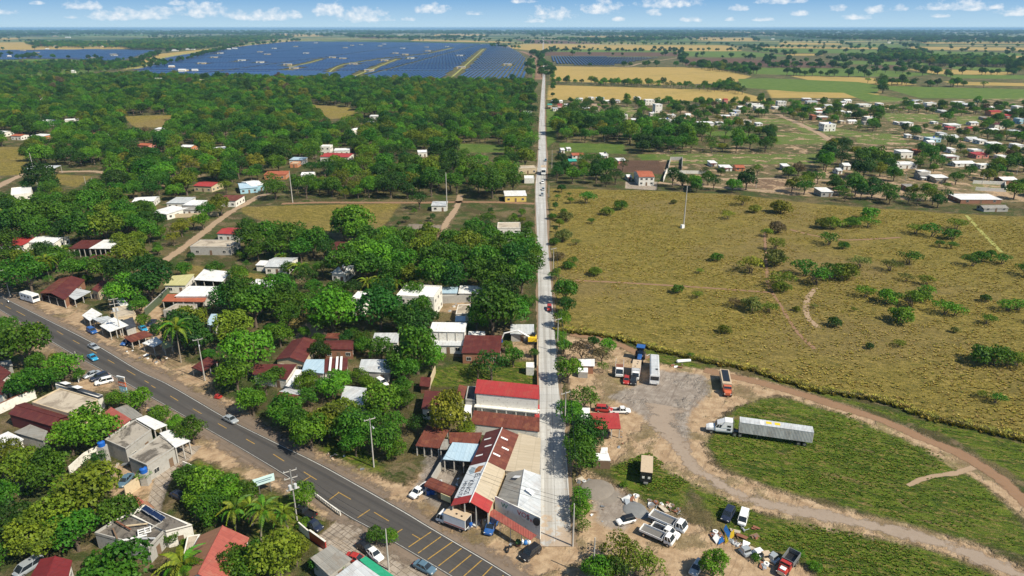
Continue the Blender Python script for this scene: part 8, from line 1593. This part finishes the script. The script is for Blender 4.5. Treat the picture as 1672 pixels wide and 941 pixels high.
pitch, TL, TW = 8.8, 62.0, 4.6; rowdir = Vector((.041, 1, 0)).normalized(); side = Vector((rowdir.y, -rowdir.x, 0)); rang = math.atan2(rowdir.y, rowdir.x)
PX = []; gapseg = [(np.array(G(*a)[:2]), np.array(G(*b_)[:2]), w_) for ps, w_ in GAPS for a, b_ in zip(ps, ps[1:])]; hutp = np.array([G(*q)[:2] for q in HUTS])
for fi, pg in enumerate(SF):
    lo, hi = pg.min(0), pg.max(0); i = np.arange(int(lo[0] / pitch) - 60, int(hi[0] / pitch) + 60); j = np.arange(int(lo[1] / TL), int(hi[1] / TL) + 2); I, J = np.meshgrid(i, j); I = I.ravel(); J = J.ravel()
    lane = (J // 5) * 12.0
    X = side.x * I * pitch + rowdir.x * (J * TL + lane); Y = side.y * I * pitch + rowdir.y * (J * TL + lane); k = sdf(X, Y, pg) > TL * .3
    for a, b_, w_ in gapseg:
        e_ = b_ - a; tt = np.clip(((X - a[0]) * e_[0] + (Y - a[1]) * e_[1]) / (e_ @ e_), 0, 1); k &= np.hypot(X - a[0] - e_[0] * tt, Y - a[1] - e_[1] * tt) > w_ + 6
    k &= (I % 40 != 0)
    for hx, hy in hutp: k &= ~((np.abs(X - hx) < 16) & (np.abs(Y - hy) < 44))
    PX += [(x, y, fi, j_) for x, y, j_ in zip(X[k], Y[k], J[k])]
PX.sort(key=lambda q: math.hypot(q[0], q[1]))
def table_mb(L, W):
    m = MB(); hx, hw = L / 2, W / 2; tilt = .28      # x along the row, panels tipped towards the morning sun side
    m.hexa([(-hx, -hw, 1.6 - tilt * 1), (hx, -hw, 1.6 - tilt), (hx, hw, 1.6 + tilt), (-hx, hw, 1.6 + tilt)], [(-hx, -hw, 1.7 - tilt), (hx, -hw, 1.7 - tilt), (hx, hw, 1.7 + tilt), (-hx, hw, 1.7 + tilt)]); return m
tm_ = table_mb(TL - 2, TW).mesh('solar_panel_surface', m_sol)
lg = MB()
for k in range(7): lg.box(((k - 3) * 9, 0, .8), (.25, .25, 1.55))
lgm = lg.mesh('support_posts', M['galv'])
visn = [q for q in PX if 0 < P(q[0], q[1])[0] < 1672]; near300 = visn[:300]; s3 = set((q[0], q[1]) for q in near300)
def farm_lab(x, y):
    px, py = P(x, y); return ('right of the service track' if px > 740 else 'left of the service track') + (' in the nearest rows' if py > 118 else ' in the near part')
js = sorted({q[3] for q in near300}); cnt = {}
for x, y, fi, j_ in sorted(near300, key=lambda q: P(q[0], q[1])[0]):
    cnt[j_] = cnt.get(j_, 0) + 1; e = empty('solar_table', (x, y, 0), rang, 'blue solar table, %s from left in the %s nearest row of the farm' % (ORD(cnt[j_]), ORD(js.index(j_) + 1)), 'solar panels', 'solar tables of the big farm')
    for nm, me in (('panel', tm_), ('support_posts', lgm)): o = bpy.data.objects.new(nm, me); C.objects.link(o); o.parent = e
rs_ = [q for q in PX if (q[0], q[1]) not in s3]; base = np.array(table_mb(TL - 2, TW).v); fc = np.array([(4, 5, 6, 7), (0, 1, 5, 4), (1, 2, 6, 5), (2, 3, 7, 6), (3, 0, 4, 7)])
ca, sa = math.cos(rang), math.sin(rang); bx = base.copy(); bx[:, 0], bx[:, 1] = base[:, 0] * ca - base[:, 1] * sa, base[:, 0] * sa + base[:, 1] * ca
A = np.array([(q[0], q[1], 0) for q in rs_]); V = (A[:, None, :] + bx[None]).reshape(-1, 3); Fq = (np.arange(len(A))[:, None, None] * 8 + fc[None]).reshape(-1, 4)
me = bpy.data.meshes.new('solar_field'); me.vertices.add(len(V)); me.vertices.foreach_set('co', V.ravel().astype(np.float32)); me.loops.add(Fq.size); me.loops.foreach_set('vertex_index', Fq.ravel().astype(np.int32)); me.polygons.add(len(Fq)); me.polygons.foreach_set('loop_start', np.arange(0, Fq.size, 4, dtype=np.int32)); me.polygons.foreach_set('loop_total', np.full(len(Fq), 4, np.int32)); me.materials.append(m_sol); me.update()
o = bpy.data.objects.new('solar_field', me); C.objects.link(o); o['kind'] = 'stuff'; o['label'] = 'endless blue rows of solar tables filling the plain towards the horizon'; o['category'] = 'solar farm'
hg = sorted(HUTS)
for i, (px, py) in enumerate(HUTS):
    g = G(px, py); e = empty('inverter_cabin', tuple(g), rang, 'pale inverter cabin in the solar farm, %s counted from the left' % ORD(hg.index((px, py)) + 1), 'cabin', 'inverter cabins of the solar farm')
    mb = MB(); mb.box((0, 0, 2.0), (7, 20, 4)); mb.build('wall', M['cream_wall'] if i % 3 else M['white_wall'], e); mb = MB(); mb.box((0, 0, 4.3), (8, 22, .3)); mb.build('roof', M['white_paint'], e); mb = MB(); mb.box((-3.55, 3, 1.6), (.12, 6, 3.0)); mb.build('door', M['steel'], e)
print('TABLES', len(PX))
# ---------------------------------------------------------------- air
hz = newmat('haze_air'); nt = hz.node_tree; nt.nodes.clear(); pv = nt.nodes.new('ShaderNodeVolumePrincipled'); ou = nt.nodes.new('ShaderNodeOutputMaterial'); nt.links.new(pv.outputs[0], ou.inputs['Volume'])
pv.inputs['Color'].default_value = (.38, .68, 1.0, 1); pv.inputs['Density'].default_value = 5.0e-5; pv.inputs['Anisotropy'].default_value = 0.0
HZ = MB(); HZ.hexa([(-70000, -5000, -1.5), (70000, -5000, -1.5), (70000, 80000, -1.5), (-70000, 80000, -1.5)], [(-70000, -5000, 96), (70000, -5000, 96), (70000, 80000, 96), (-70000, 80000, 96)])
ho = HZ.build('haze', hz); ho['kind'] = 'stuff'; ho['label'] = 'thin bluish haze over the plain'; ho['category'] = 'haze'
